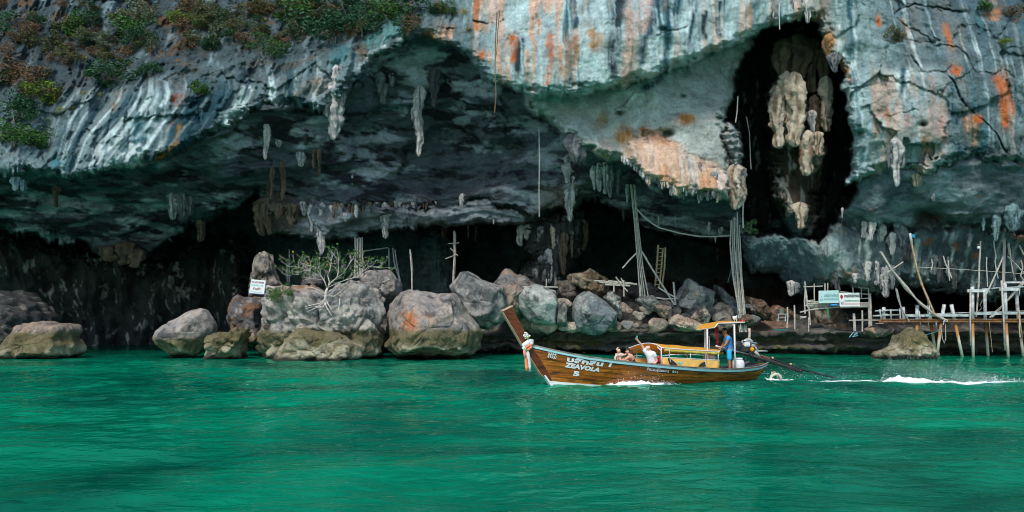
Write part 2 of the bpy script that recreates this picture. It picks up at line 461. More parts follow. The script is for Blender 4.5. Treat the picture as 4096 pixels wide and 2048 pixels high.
mk_pil2 = layer(W([(1822, 320), (1840, 312), (1862, 335), (1872, 400), (1874, 460), (1862, 515), (1846, 528), (1830, 470), (1826, 400)]), [(1850, 400, 55.6)], edge=2, round_px=9, round_m=1.8, rough=0.7, flutes=1.2, lid=8)
# 9 the upper wall, the great bulge and the right wall
UPPER = W([(-1200, -1300), (-1200, 435), (0, 440), (60, 430), (100, 445), (270, 435), (400, 405), (520, 350), (600, 300), (660, 265), (740, 262), (800, 285), (830, 262), (870, 235), (900, 200), (960, 150), (1030, 100), (1080, 90), (1130, 110),
           (1180, 150), (1230, 205), (1290, 238), (1370, 243), (1460, 237), (1560, 217), (1640, 192), (1750, 152), (1860, 108), (1960, 62), (2020, 48), (2060, 55), (2074, 90), (2072, 120), (2082, 160), (2112, 166),
           (2120, 200), (2104, 232), (2126, 242), (2133, 300), (2147, 343), (2141, 400), (2127, 461), (2180, 448), (2230, 432), (2290, 425), (2330, 430), (2400, 405), (2450, 398), (2530, 408), (2576, 412), (3700, 410), (3700, -1300)])
mk_up = layer(UPPER,
      [(-1000, -1000, 75), (-1000, 0, 64), (-1000, 430, 58), (0, -1000, 80), (1300, -1000, 72), (2576, -1000, 76), (3600, -1000, 74), (3600, 0, 59), (3600, 400, 55),
       (0, 0, 67), (0, 250, 61), (0, 430, 58.5), (200, 0, 66.5), (200, 200, 63), (200, 420, 58), (400, 0, 67), (400, 130, 63.5), (400, 200, 60.5), (400, 390, 58), (600, 0, 65.5), (600, 150, 61.5), (600, 280, 59.2), (800, 0, 63.5), (800, 120, 60.5), (800, 270, 58.5),
       (950, 0, 63), (1000, 80, 59.5), (900, 180, 59), (1080, 60, 58.5), (1130, 30, 60), (1200, 100, 57.5), (1200, 0, 59), (1300, 0, 57.2), (1300, 120, 55.2), (1300, 225, 55.2), (1450, 0, 55.5), (1450, 120, 53.8), (1450, 225, 54),
       (1600, 0, 54.3), (1600, 100, 53), (1600, 195, 53.6), (1750, 0, 54.2), (1750, 130, 54), (1900, 0, 55), (1900, 70, 55.5), (2020, 20, 57), (2080, 60, 57.5), (2110, 150, 57.5), (2150, 100, 56.6), (2200, 0, 57.4), (2200, 200, 56.0), (2200, 330, 55.4), (2160, 420, 56.2),
       (2300, 0, 58), (2330, 200, 55.6), (2330, 330, 54.9), (2330, 410, 55.2), (2450, 100, 56.6), (2450, 250, 55.4), (2450, 380, 55.2), (2576, 0, 58.5), (2576, 200, 56.2), (2576, 400, 55.4)],
      edge=2.0, round_px=7, round_m=1.3, rough=1.0, flutes=0.25, lid=9)

# world position of the smooth form, for noise that does not stretch
def worldpos():
    return (U - CU) / FPX * depth, depth.copy(), EYE + (HORIZON - V) / FPX * depth
X, Y, Zw = worldpos()

# masks for the character of the upper wall
veg_zone = mk_up * sstep(440, 380, U + V * 0.55 - 20)               # broken, overgrown ground on the upper left
bulge = mk_up * sstep(455, 520, U) * sstep(850, 780, U)
right_wall = mk_up * sstep(820, 850, U)
ceil_m = np.clip(mk_ceil + mk_under + 0.35 * mk_rec, 0, 1) * (1 - mk_up) * (1 - mk_mid)

n_big = fbm(X / 6.5, Y / 6.5, Zw / 6.5, 3)
n_rid = ridged(X / 2.4, Y / 2.4, Zw / 3.2, 4)
n_med = fbm(X / 1.1, Y / 1.1, Zw / 1.1, 4, 0.6)
n_flu = ridged(X / 0.95 + n_med * 0.25, Y / 5.0, Zw / 11.0, 3, 0.55)
n_drip = fbm(X / 0.55, Y / 2.0, Zw / 3.5, 3, 0.6)
f1, f2, cid = worley(X / 3.6 + n_med * 0.25, Y / 3.6 + n_big * 0.5, Zw / 2.9 + n_med * 0.2)
plates = (cid / 255.0 - 0.5)
crack_w = np.exp(-np.maximum(f2 - f1, 0) / 0.035)
strata = ridged(X / 9.0, Y / 1.6, Zw / 0.9 + n_big * 1.5, 3)

low_c = fbm(X / 9.0 + 12, Y / 9.0, Zw / 3.0, 2); rid_c = ridged(X / 9.0 + 3, Y / 6.0, Zw / 2.4 + n_big * 0.7, 3, 0.5)
scal = ridged(X / 1.5, Y / 4.5, Zw / 0.8 + n_big, 2)
flu2 = ridged(X / 1.5 + n_big * 0.8, Y / 7, Zw / 14.0 + 4, 3, 0.55)
notceil = 1 - ceil_m
backw = mk_back * notceil * (1 - mk_up)
skew = sstep(340, 250, U) * sstep(50, 110, U) * sstep(60, 110, V) * 0.6
q = X + skew * (Zw - 14.0) * -1.0 + 0.16 * n_med + 0.5 * n_big
qz = Zw / 22.0 + Y / 30.0
s_a = fbm(q / 1.1, qz, 0 * q + 3.0, 4, 0.65)
s_b = fbm(q / 0.55 + 50, qz, 0 * q + 8.0, 4, 0.6)
s_c = fbm(q / 1.7 + 90, qz * 1.5, 0 * q + 13.0, 3, 0.6)
s_f = fbm(q / 0.22 + 20, qz * 2, 0 * q + 21.0, 3, 0.6)
disp = 0.9 * n_big * rough_amp
disp += -(0.30 * s_a + 0.22 * s_b + 0.10 * s_f) * mk_up * (1 - 0.5 * veg_zone)
disp += (0.75 * (1 - n_rid) - 0.35) * rough_amp * (0.5 + 0.45 * veg_zone - 0.12 * bulge + 0.15 * right_wall) * notceil
disp += 0.30 * n_med * rough_amp * (0.95 + 0.4 * veg_zone) * notceil
terr = Y / 3.0 + low_c * 1.6 + n_big * 0.7 + X * 0.03
saw = terr - np.floor(terr); saw = np.where(saw < 0.85, saw / 0.85, (1 - saw) / 0.15) - 0.5
terr2 = Y / 1.3 + fbm(X / 5.0 + 5, Y / 4, Zw / 2, 2) * 2.2
saw2 = terr2 - np.floor(terr2); saw2 = np.where(saw2 < 0.8, saw2 / 0.8, (1 - saw2) / 0.2) - 0.5
disp += ceil_m * (1.6 * low_c - 1.3 * (rid_c - 0.45) - 0.12 * (scal - 0.4) - 1.0 * saw - 0.22 * saw2)
disp += -0.42 * (n_flu - 0.4) * flute
disp += -0.22 * n_drip * flute
n_fine = fbm(X / 0.38 + 3, Y / 0.38, Zw / 0.38, 3, 0.6)
disp += 0.11 * n_fine * notceil * (0.6 + 0.8 * veg_zone) - 0.10 * np.maximum(n_flu - 0.3, 0) * mk_up
disp += plates * (1.0 * right_wall + 0.5 * veg_zone + 0.3 * ceil_m) + crack_w * (0.10 * right_wall + 0.2 * veg_zone)
disp += backw * (2.6 * fbm(X / 3.0 + 8, Y / 6, Zw / 4.5, 3) - 1.2 * (ridged(X / 2.2, Y / 8, Zw / 6 + 2, 2) - 0.4))
# curtain forms on the overgrown wall
disp += -1.3 * (flu2 - 0.35) * veg_zone * (0.5 + 0.5 * sstep(-0.1, 0.2, n_big))
drape = ridged((X + (Zw - 14) * -0.35 * sstep(345, 250, U)) / 1.0 + n_big * 1.4 + n_med * 0.25, Y / 9, Zw / 16.0 + 9, 3, 0.55)
lipz = mk_up * sstep(470, 380, U) * sstep(50, 110, V + (U - 200) * 0.25)
disp += -0.5 * (drape - 0.35) * lipz * (0.35 + 0.9 * sstep(-0.15, 0.2, fbm(X / 3.0 + 61, Y / 5, Zw / 4, 2)))
disp += -0.25 * (flu2 - 0.4) * (mk_up - veg_zone) * (1 - bulge * 0.6)

# named cracks and ledges (picture columns/rows on the wall)
CRACKS = [(Z(4, [(800, 90), (870, 45), (950, 30), (1060, 50), (1180, 60), (1300, 90)]), 1.3, 0.8), (Z(4, [(820, 100), (900, 170), (990, 220), (1060, 280), (1180, 310), (1290, 320)]), 1.2, 0.7),
          (Z(4, [(1020, 180), (1090, 240), (1170, 300), (1260, 330), (1350, 460), (1450, 465), (1530, 455), (1649, 470)]), 1.1, 0.7), (Z(4, [(1120, 460), (1190, 540), (1240, 630), (1330, 720), (1420, 800), (1480, 880), (1520, 960), (1570, 1010)]), 1.6, 1.1),
          (Z(4, [(900, 330), (960, 420), (1000, 465), (1120, 470), (1200, 420)]), 1.2, 0.8), (Z(4, [(610, 570), (620, 660), (680, 740), (760, 750), (900, 720), (1050, 700)]), 1.0, 0.5), (Z(4, [(500, 580), (600, 560), (720, 530)]), 1.1, 0.6),
          (Z(4, [(720, 440), (720, 510), (800, 540), (900, 470), (1050, 460)]), 0.9, 0.4), (Z(4, [(700, 780), (730, 880), (760, 960)]), 1, 0.4), (Z(4, [(1510, 460), (1500, 350), (1560, 310), (1649, 300)]), 1.0, 0.5),
          (Z(3, [(640, 590), (760, 560), (860, 500), (920, 460)]), 0.9, 0.35), (Z(3, [(930, 220), (1010, 190), (1100, 190), (1150, 160)]), 1.2, 0.6),
          (Z(2, [(1380, 130), (1450, 150), (1560, 140), (1649, 100)]), 1.4, 0.9), (Z(2, [(1060, 190), (1180, 170), (1300, 190)]), 1.0, 0.6), (Z(2, [(640, 290), (700, 250), (780, 215), (830, 180)]), 1.1, 0.7), (Z(3, [(650, 720), (700, 690), (760, 620), (790, 590)]), 1.2, 0.7),
          (Z(2, [(1270, 40), (1260, 110), (1240, 160)]), 2.4, 1.4), (Z(2, [(460, 470), (560, 440), (620, 410)]), 1.2, 0.6)]
n_c0 = fbm(X / 1.6 + 77, Y / 1.6, Zw / 1.6, 2)
for line, wpx, dm in CRACKS:
    dd, t_ = linedist(line, U + warp_u * 0.45 + n_med * 3, V + warp_v * 0.45 + n_drip * 2.5, 14)
    vary = 0.35 + 0.9 * np.clip(0.5 + n_c0 * 1.6, 0, 1)
    below = np.exp(-(dd / (wpx * 0.42 * vary)) ** 2)
    disp += dm * 0.5 * vary * below * sstep(0, 0.12, t_) * sstep(1, 0.85, t_) * np.clip(mk_up + mk_mid, 0, 1)
# holes in the middle wall
for cx, cy, r_, dm in [(*Z(3, [(1000, 860)])[0], 5.5, 1.6), (*Z(3, [(690, 730)])[0], 3.5, 1.0), (*Z(4, [(1000, 800)])[0], 3.5, 0.9), (*Z(3, [(1100, 620)])[0], 3, .7), (*Z(8, [(1030, 265)])[0], 11, 1.5), (*Z(3, [(970, 190)])[0], 4, .7)]:
    disp += dm * np.exp(-(((U - cx) / r_) ** 2 + ((V - cy) / (r_ * 0.6)) ** 2))
for a_, k_ in ((mk_flow, 0.35),):
    disp += -k_ * a_ * np.maximum(n_drip, 0)
fade = np.where((U < -36) | (U > 1062) | (V < -8), 0.8, 1.0)
depth = depth + disp * fade
X, Y, Zw = worldpos()

# ---- colour of the rock itself: grey limestone, water stains, iron oxide, algae
def mixc(c, rgb, m):
    return c * (1 - m[..., None]) + np.array(rgb, np.float32) * m[..., None]
col = np.empty(U.shape + (3,), np.float32); col[:] = (0.150, 0.185, 0.190)
n_c1 = fbm(X / 4.0, Y / 4.0, Zw / 4.0, 4); n_c2 = fbm(X / 1.4 + 31, Y / 1.4, Zw / 1.4, 4, 0.6)
col = mixc(col, (0.270, 0.315, 0.312), sstep(-0.1, 0.3, n_c1) * 0.7)
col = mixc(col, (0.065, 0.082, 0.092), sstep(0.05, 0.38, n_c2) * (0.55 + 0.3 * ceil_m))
# overgrown wall: dark weathered grey with pale faces and dry litter
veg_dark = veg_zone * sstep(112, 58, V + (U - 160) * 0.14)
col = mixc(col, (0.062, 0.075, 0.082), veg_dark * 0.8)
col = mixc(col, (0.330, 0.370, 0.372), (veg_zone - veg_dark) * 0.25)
col = mixc(col, (0.300, 0.335, 0.345), veg_zone * sstep(0.08, 0.35, fbm(X / 0.9 + 9, Y / 3, Zw / 5, 4, 0.6)) * 0.8)
col = mixc(col, (0.200, 0.105, 0.050), veg_zone * sstep(0.12, 0.35, fbm(X / 1.6 + 40, Y / 1.6, Zw / 1.0, 4, 0.6)) * sstep(110, 40, V + (U - 200) * 0.05) * 0.75)
# pale bulge
col = mixc(col, (0.560, 0.590, 0.570), bulge * 0.9)
col = mixc(col, (0.250, 0.300, 0.305), bulge * sstep(0.0, 0.4, n_c1) * 0.5)
col = mixc(col, (0.420, 0.470, 0.455), right_wall * sstep(910, 850, U) * 0.7)
col = mixc(col, (0.430, 0.460, 0.450), right_wall * sstep(60, 75, V) * sstep(975, 930, U) * 0.75)
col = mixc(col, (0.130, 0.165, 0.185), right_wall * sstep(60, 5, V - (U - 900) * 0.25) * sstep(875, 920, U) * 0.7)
col = mixc(col, (0.510, 0.490, 0.445), mk_mid * (1 - mk_up) * 0.85)
# streaks that run down the wall (and slide left along the left lip)
wall = np.clip(bulge + right_wall * 0.95 + mk_up * (1 - veg_zone) * 0.8 + skew * mk_up, 0, 1)
col = mixc(col, (0.620, 0.620, 0.590), wall * sstep(0.06, 0.26, s_b + s_f * 0.3) * 0.9 * (0.25 + 0.75 * sstep(-0.15, 0.15, n_c1)))
col = mixc(col, (0.080, 0.190, 0.215), wall * sstep(0.13, 0.27, s_a + s_f * 0.3) * 0.85)
col = mixc(col, (0.035, 0.075, 0.090), wall * sstep(0.26, 0.38, s_a + s_f * 0.3) * 0.7)
col = mixc(col, (0.600, 0.420, 0.320), wall * sstep(0.0, 0.2, s_c + s_f * 0.25) * 0.8 * (0.2 + bulge * (0.45 + 0.5 * sstep(600, 540, U)) + right_wall * 0.5 * sstep(60, 90, V)))
col = mixc(col, (0.500, 0.190, 0.070), np.clip(wall + mk_mid, 0, 1) * sstep(0.27, 0.36, s_c) * sstep(-0.05, 0.2, n_c1) * 0.8)
leftlip = mk_up * sstep(30, 90, U) * sstep(350, 300, U) * sstep(70, 105, V + (U - 160) * 0.14)
col = mixc(col, (0.020, 0.070, 0.090), leftlip * sstep(0.04, 0.2, s_a + s_f * 0.35) * 0.85)
col = mixc(col, (0.660, 0.670, 0.650), leftlip * sstep(0.10, 0.24, s_b - s_a * 0.5 + s_f * 0.3) * 0.9)
col = mixc(col, (0.560, 0.570, 0.550), skew * mk_up * sstep(0.0, 0.2, s_b) * sstep(0.35, 0.05, s_a) * 0.75)

def stain(line, w0, w1, rgb, k, mask=None, rag=1.0):
    dd, t = linedist(line, U + warp_u * 0.3 * rag, V + n_c2 * 5, 40)
    w = (w0 + (w1 - w0) * t) * 1.5
    m = np.exp(-(dd / w) ** 2.4) * (0.35 + 0.9 * sstep(-0.28, 0.12, s_f + n_c2 * 0.4)) * k * 1.1 * sstep(0, 0.08, t + 0.03) * sstep(1.0, 0.8, t - 0.03)
    m = np.clip(m * (0.55 + 0.6 * sstep(-0.25, 0.15, n_c2 + n_fine * 0.4)), 0, 0.95)
    if mask is not None: m = m * mask
    global col
    col = mixc(col, rgb, m.astype(np.float32))
TEAL = (0.014, 0.080, 0.110); DTEAL = (0.010, 0.036, 0.050); WHITE = (0.64, 0.64, 0.61); ORANGE = (0.55, 0.17, 0.045); PEACH = (0.60, 0.40, 0.28); OCHRE = (0.36, 0.20, 0.06); PINK = (0.50, 0.36, 0.31)
up = np.clip(mk_up + mk_mid, 0, 1)
for k_, pts_, w0, w1, c_, s_ in [
    (3, [(690, -20), (685, 120), (670, 230), (648, 300), (650, 420), (655, 540)], 5.0, 2.5, DTEAL, 0.9), (3, [(940, -20), (905, 120), (870, 250), (862, 380), (860, 470)], 4.5, 3, TEAL, 0.85),
    (3, [(890, 250), (880, 400), (855, 480), (830, 520)], 2.5, 3, WHITE, 0.8), (3, [(1070, -20), (1040, 120), (1010, 190), (985, 330), (970, 480), (900, 550), (800, 600)], 4, 2.0, TEAL, 0.85), (3, [(960, 240), (950, 440), (860, 530)], 2.5, 2.5, WHITE, 0.8),
    (3, [(1180, -20), (1160, 130), (1135, 280), (1140, 360), (1080, 450), (980, 520)], 3.5, 3, WHITE, 0.9), (3, [(1195, 0), (1150, 200), (1120, 380)], 1.5, 1.2, TEAL, 0.8), (3, [(1330, 0), (1320, 140), (1340, 260)], 3, 1.5, TEAL, 0.75),
    (3, [(250, 210), (245, 380), (235, 520), (215, 555)], 2.6, 1.6, ORANGE, 0.75), (3, [(300, 280), (310, 420), (330, 520)], 4, 3, PEACH, 0.8), (3, [(390, 230), (400, 330), (390, 440), (365, 570)], 3.5, 3, (0.34, 0.22, 0.13), 0.75), (3, [(170, 130), (180, 190), (165, 230)], 2, 1, ORANGE, 0.7),
    (3, [(60, 240), (40, 340), (35, 500)], 3, 2.2, DTEAL, 0.75), (3, [(100, 330), (110, 560)], 2.2, 1.6, PEACH, 0.8), (3, [(10, 230), (5, 420)], 3, 2, ORANGE, 0.7), (3, [(870, 0), (860, 140), (830, 230)], 5, 2, PINK, 0.7), (3, [(780, 60), (770, 200), (750, 420), (720, 520)], 7, 4, PINK, 0.5),
    (3, [(500, 180), (560, 260), (500, 330)], 5, 4, (0.46, 0.28, 0.14), 0.6), (3, [(1520, 30), (1530, 200)], 2.5, 1.5, PEACH, 0.8), (3, [(1250, 60), (1230, 160), (1250, 280)], 2.5, 1.5, DTEAL, 0.7), (3, [(430, 30), (410, 200)], 4, 2, TEAL, 0.6),
    (3, [(760, 860), (700, 890), (650, 900)], 6, 5, (0.52, 0.24, 0.06), 0.75), (3, [(860, 840), (830, 860)], 5, 4, (0.40, 0.17, 0.05), 0.7), (3, [(1080, 780), (1180, 760)], 4, 3, (0.52, 0.24, 0.07), 0.7), (3, [(540, 770), (620, 790)], 6, 5, (0.34, 0.27, 0.16), 0.6), (3, [(550, 970), (660, 960)], 8, 6, PEACH, 0.7),
    (3, [(800, 600), (730, 670), (660, 740)], 2.0, 1.2, WHITE, 0.7), (3, [(840, 600), (820, 700), (800, 860)], 2.5, 3.0, WHITE, 0.5),
    (4, [(870, 440), (870, 560), (820, 640), (800, 730)], 2.8, 1.8, TEAL, 0.85), (4, [(835, 460), (840, 580), (790, 700)], 2.2, 1.6, WHITE, 0.8), (4, [(905, 460), (900, 560), (860, 700)], 2, 1.4, WHITE, 0.7), (4, [(1180, 430), (1240, 480)], 4, 3, ORANGE, 0.9),
    (4, [(1480, 470), (1510, 600), (1520, 720), (1530, 850)], 4.5, 2, ORANGE, 0.8), (4, [(1550, 500), (1570, 640), (1590, 760)], 2.5, 1.4, ORANGE, 0.7), (4, [(1090, 470), (1110, 700), (1120, 900), (1110, 1040)], 6, 4, PINK, 0.75), (4, [(1300, 750), (1310, 850), (1330, 960)], 5, 4, PEACH, 0.75), (4, [(1320, 770), (1390, 780)], 3, 2.5, ORANGE, 0.75),
    (4, [(1190, 560), (1160, 640), (1200, 740), (1215, 830)], 3, 2, TEAL, 0.8), (4, [(1560, 480), (1600, 650), (1640, 760)], 3, 3, TEAL, 0.7), (4, [(985, 820), (1010, 900), (1020, 1000)], 3, 2, OCHRE, 0.7), (4, [(985, 830), (990, 880)], 3, 2, WHITE, 0.9), (4, [(900, 740), (900, 900)], 6, 5, PINK, 0.55), (4, [(700, 100), (720, 180)], 3, 1.5, ORANGE, 0.7), (4, [(850, 120), (910, 210)], 2, 1.6, PEACH, 0.8),
    (4, [(1440, 60), (1460, 140)], 6, 3, (0.55, 0.25, 0.10), 0.8), (4, [(500, 120), (510, 240), (530, 320)], 2, 1.5, WHITE, 0.8), (4, [(440, 150), (450, 280), (500, 380), (560, 440)], 2.5, 2.5, WHITE, 0.8), (4, [(400, 240), (390, 330)], 5, 4, (0.40, 0.23, 0.08), 0.85), (4, [(430, 360), (510, 450), (530, 540)], 2.2, 1.6, (0.50, 0.24, 0.08), 0.85),
    (4, [(1220, 920), (1260, 1000)], 6, 5, TEAL, 0.6), (4, [(1400, 940), (1470, 1000)], 9, 6, DTEAL, 0.7), (4, [(740, 760), (750, 1000)], 2, 1, WHITE, 0.8), (4, [(690, 790), (700, 870)], 1.5, 1.5, ORANGE, 0.7),
    (2, [(1090, 190), (1110, 230), (1150, 250)], 4.5, 3, (0.50, 0.22, 0.07), 0.85), (2, [(1190, 210), (1280, 230)], 6, 5, PEACH, 0.75), (2, [(1420, 170), (1500, 180)], 3, 2, (0.45, 0.22, 0.1), 0.7), (2, [(1570, 300), (1580, 480)], 3, 2, PEACH, 0.8), (2, [(1500, 330), (1505, 420)], 2.5, 1.5, PEACH, 0.75), (2, [(1445, 340), (1450, 390)], 3, 2, ORANGE, 0.7),
    (2, [(560, 290), (520, 420), (500, 460)], 6, 3, (0.10, 0.24, 0.25), 0.8), (2, [(920, 170), (800, 230), (700, 330)], 7, 4, (0.17, 0.32, 0.31), 0.8), (2, [(940, 250), (930, 300)], 3, 2, WHITE, 0.8), (2, [(830, 280), (740, 360), (640, 440)], 2.4, 2, WHITE, 0.75), (2, [(430, 500), (400, 600)], 6, 5, (0.36, 0.30, 0.25), 0.6), (2, [(350, 520), (380, 640)], 8, 7, (0.38, 0.35, 0.32), 0.6),
    (1, [(1150, 590), (1130, 640), (1140, 690)], 4.5, 3.0, (0.30, 0.065, 0.03), 0.95), (1, [(1160, 810), (1130, 920), (1060, 1000), (980, 1070)], 1.8, 1.6, (0.36, 0.19, 0.05), 0.95), (1, [(1620, 570), (1560, 680), (1440, 760)], 2.2, 2, WHITE, 0.8), (1, [(1500, 760), (1400, 880), (1280, 1000)], 2.6, 2.4, WHITE, 0.75), (1, [(940, 900), (860, 980), (780, 1030)], 2.2, 2.8, WHITE, 0.85),
    (1, [(900, 760), (880, 860), (910, 930)], 5, 4, (0.07, 0.19, 0.22), 0.8), (1, [(580, 980), (650, 990), (660, 1050)], 3, 2, WHITE, 0.7), (1, [(330, 1040), (420, 1060), (500, 1010)], 4, 3, (0.10, 0.24, 0.26), 0.8), (1, [(1060, 830), (1040, 930), (1000, 1000)], 2.5, 2, WHITE, 0.7), (1, [(1590, 430), (1560, 560)], 4, 4, DTEAL, 0.6), (1, [(740, 650), (735, 720)], 1.6, 1, (0.5, 0.30, 0.12), 0.9)]:
    stain(Z(k_, pts_), w0, w1, c_, s_, up)
# flowstone
col = mixc(col, (0.640, 0.460, 0.340), mk_flow * 0.9)
col = mixc(col, (0.620, 0.330, 0.180), mk_flow * sstep(-0.05, 0.25, n_c1 + n_drip * 0.3) * 0.7)
col = mixc(col, (0.600, 0.570, 0.530), mk_flow * sstep(0.0, 0.3, s_b) * 0.8)
col = mixc(col, (0.260, 0.240, 0.220), mk_pil2 * 0.6); col = mixc(col, (0.56, 0.53, 0.47), mk_pil2 * sstep(0.0, 0.25, n_drip) * 0.7)
# dripstone in the caves: brown with pale runs
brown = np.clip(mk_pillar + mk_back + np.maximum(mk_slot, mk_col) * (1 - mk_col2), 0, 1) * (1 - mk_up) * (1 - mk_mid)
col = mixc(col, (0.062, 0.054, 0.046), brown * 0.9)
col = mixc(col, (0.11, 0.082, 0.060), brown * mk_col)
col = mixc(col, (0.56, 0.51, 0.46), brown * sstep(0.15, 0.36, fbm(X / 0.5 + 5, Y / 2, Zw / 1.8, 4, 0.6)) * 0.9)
pale = np.clip(mk_col2 + mk_col3, 0, 1)
col = mixc(col, (0.56, 0.49, 0.39), pale * 0.9)
col = mixc(col, (0.40, 0.17, 0.07), pale * sstep(0.1, 0.35, n_c2) * sstep(785, 775, U) * 0.9)
# lower right wall: pale slab, dark curtains with white drips, rusty seams
low = mk_low * (1 - mk_up)
slab = low * np.exp(-(((U - 828) - (V - 252) * 0.75) / 17.0) ** 2) * sstep(222, 232, V)
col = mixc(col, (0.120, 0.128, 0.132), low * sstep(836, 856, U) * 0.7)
col = mixc(col, (0.52, 0.52, 0.48), low * sstep(836, 850, U) * sstep(0.10, 0.3, n_drip) * 0.8)
col = mixc(col, (0.42, 0.42, 0.40), slab * 0.9)
col = mixc(col, (0.36, 0.16, 0.08), np.clip(low + mk_rec * (1 - mk_up), 0, 1) * sstep(0.24, 0.36, fbm(X / 1.3 + 70, Y / 1.3, Zw / 0.8, 4, 0.6)) * 0.75)
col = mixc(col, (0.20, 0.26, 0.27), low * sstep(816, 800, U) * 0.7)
col = mixc(col, (0.30, 0.12, 0.05), mk_rec * (1 - mk_up) * np.exp(-(((U - 935) / 22) ** 2 + ((V - 219) / 5) ** 2)) * 0.8)
col = mixc(col, (0.30, 0.345, 0.345), mk_rec * (1 - mk_up) * sstep(-0.15, 0.15, n_c1) * 0.75)
# ceiling: pale scaly patches, brown towards the centre pillar
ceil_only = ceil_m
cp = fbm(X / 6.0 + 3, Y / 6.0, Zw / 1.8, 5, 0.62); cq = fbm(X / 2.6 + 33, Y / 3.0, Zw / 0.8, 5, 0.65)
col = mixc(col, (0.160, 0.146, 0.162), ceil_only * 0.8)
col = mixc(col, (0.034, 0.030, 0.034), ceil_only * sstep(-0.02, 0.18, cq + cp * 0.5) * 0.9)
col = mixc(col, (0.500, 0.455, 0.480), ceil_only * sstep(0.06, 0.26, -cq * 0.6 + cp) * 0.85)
col = mixc(col, (0.38, 0.36, 0.37), np.clip(mk_shelf, 0, 1) * (1 - mk_up) * 0.5)
col = mixc(col, (0.21, 0.165, 0.125), ceil_only * sstep(520, 560, U) * sstep(175, 195, V) * sstep(600, 575, U) * 0.7)
col = mixc(col, (0.16, 0.11, 0.075), np.clip(mk_shelf, 0, 1) * sstep(320, 280, U) * 0.7)
lum = col.mean(axis=-1, keepdims=True)
sat = col.max(axis=-1, keepdims=True) - col.min(axis=-1, keepdims=True)
warm = np.clip((col[..., :1] - col[..., 2:]) * 6, 0, 1)
cool = col * np.array([0.84, 1.02, 1.06], np.float32)
col = cool * (1 - warm) + col * warm
col = 0.19 * (col / 0.19) ** 1.18                       # deepen the contrast between pale and dark stone
col = np.clip(col, 0.008, 0.8)

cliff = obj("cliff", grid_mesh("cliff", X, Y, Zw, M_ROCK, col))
tag(cliff, "grey limestone sea cliff streaked teal, white and orange over a wide cave", None, None, "structure")
CL_DEPTH, CL_U, CL_V = depth, CUu, CVv
def cliff_depth(u, v):
    i = int(np.clip(np.searchsorted(CL_U, u), 0, len(CL_U) - 1)); j = int(np.clip(np.searchsorted(CL_V, v), 0, len(CL_V) - 1))
    return float(CL_DEPTH[j, i])
# ------------------------------------------------------------------ water
def water_material():
    m = bpy.data.materials.new("emerald_water")
    nt, b = nodes_of(m)
    tc = nt.nodes.new("ShaderNodeTexCoord")
    def noise(scale, detail, st, rough=0.55, dist=0.0):
        mp = nt.nodes.new("ShaderNodeMapping"); mp.inputs["Scale"].default_value = st
        nt.links.new(tc.outputs["Object"], mp.inputs["Vector"])
        n = nt.nodes.new("ShaderNodeTexNoise"); n.inputs["Scale"].default_value = scale; n.inputs["Detail"].default_value = detail
        n.inputs["Roughness"].default_value = rough; n.inputs["Distortion"].default_value = dist
        nt.links.new(mp.outputs["Vector"], n.inputs["Vector"]); return n
    n1 = noise(0.14, 4, (0.9, 1.0, 1), 0.55, 0.8)
    r = nt.nodes.new("ShaderNodeValToRGB")
    r.color_ramp.elements[0].position = 0.33; r.color_ramp.elements[0].color = (0.0006, 0.075, 0.050, 1)
    r.color_ramp.elements[1].position = 0.62; r.color_ramp.elements[1].color = (0.0006, 0.245, 0.130, 1)
    nt.links.new(n1.outputs["Fac"], r.inputs["Fac"])
    nt.nodes.remove(b)
    df = nt.nodes.new("ShaderNodeBsdfDiffuse"); gl = nt.nodes.new("ShaderNodeBsdfGlossy"); fr = nt.nodes.new("ShaderNodeFresnel"); mx = nt.nodes.new("ShaderNodeMixShader"); fm = nt.nodes.new("ShaderNodeMath")
    gl.inputs["Roughness"].default_value = 0.04; gl.inputs["Color"].default_value = (0.36, 0.78, 0.64, 1); fr.inputs["IOR"].default_value = 1.33
    fm.operation = 'MULTIPLY'; fm.inputs[1].default_value = 0.85
    nt.links.new(r.outputs["Color"], df.inputs["Color"]); nt.links.new(fr.outputs[0], fm.inputs[0]); nt.links.new(fm.outputs[0], mx.inputs[0]); nt.links.new(df.outputs[0], mx.inputs[1]); nt.links.new(gl.outputs[0], mx.inputs[2])
    nt.links.new(mx.outputs[0], nt.nodes["Material Output"].inputs["Surface"])
    n2 = noise(2.4, 4, (0.9, 1.1, 1), 0.55, 0.5); n3 = noise(6.0, 2, (0.9, 1.1, 1), 0.5, 0.4)
    ad = nt.nodes.new("ShaderNodeMath"); ad.operation = 'MULTIPLY_ADD'; ad.inputs[1].default_value = 0.16
    nt.links.new(n3.outputs["Fac"], ad.inputs[0]); nt.links.new(n2.outputs["Fac"], ad.inputs[2])
    bp = nt.nodes.new("ShaderNodeBump"); bp.inputs["Strength"].default_value = 0.45; bp.inputs["Distance"].default_value = 0.08
    nt.links.new(ad.outputs[0], bp.inputs["Height"])
    for k_ in (df, gl, fr): nt.links.new(bp.outputs["Normal"], k_.inputs["Normal"])
    return m
M_WATER = water_material()
def wave_height(x, y):
    near = 0.3 + 0.7 * sstep(13, 34, y)
    h = 0.14 * fbm(x / 6.0 + 3, y / 3.6, 0 * x + 1, 2) + 0.12 * (0.5 + 0.5 * near) * fbm(x / 2.4, y / 1.5 + 5, 0 * x + 4, 3, 0.55)
    h = h + near * 0.05 * (ridged(x / 1.1, y / 0.8, 0 * x + 9, 2) - 0.4) + near * 0.03 * fbm(x / 0.45, y / 0.4, 0 * x + 15, 2)
    return h
yy = [-2500, -600, -150, -40, -10, 0, 4, 7.0]
while yy[-1] < 72: yy.append(yy[-1] + max(0.05, yy[-1] * 0.0058))
yy += [75, 80, 90, 100, 120, 300]
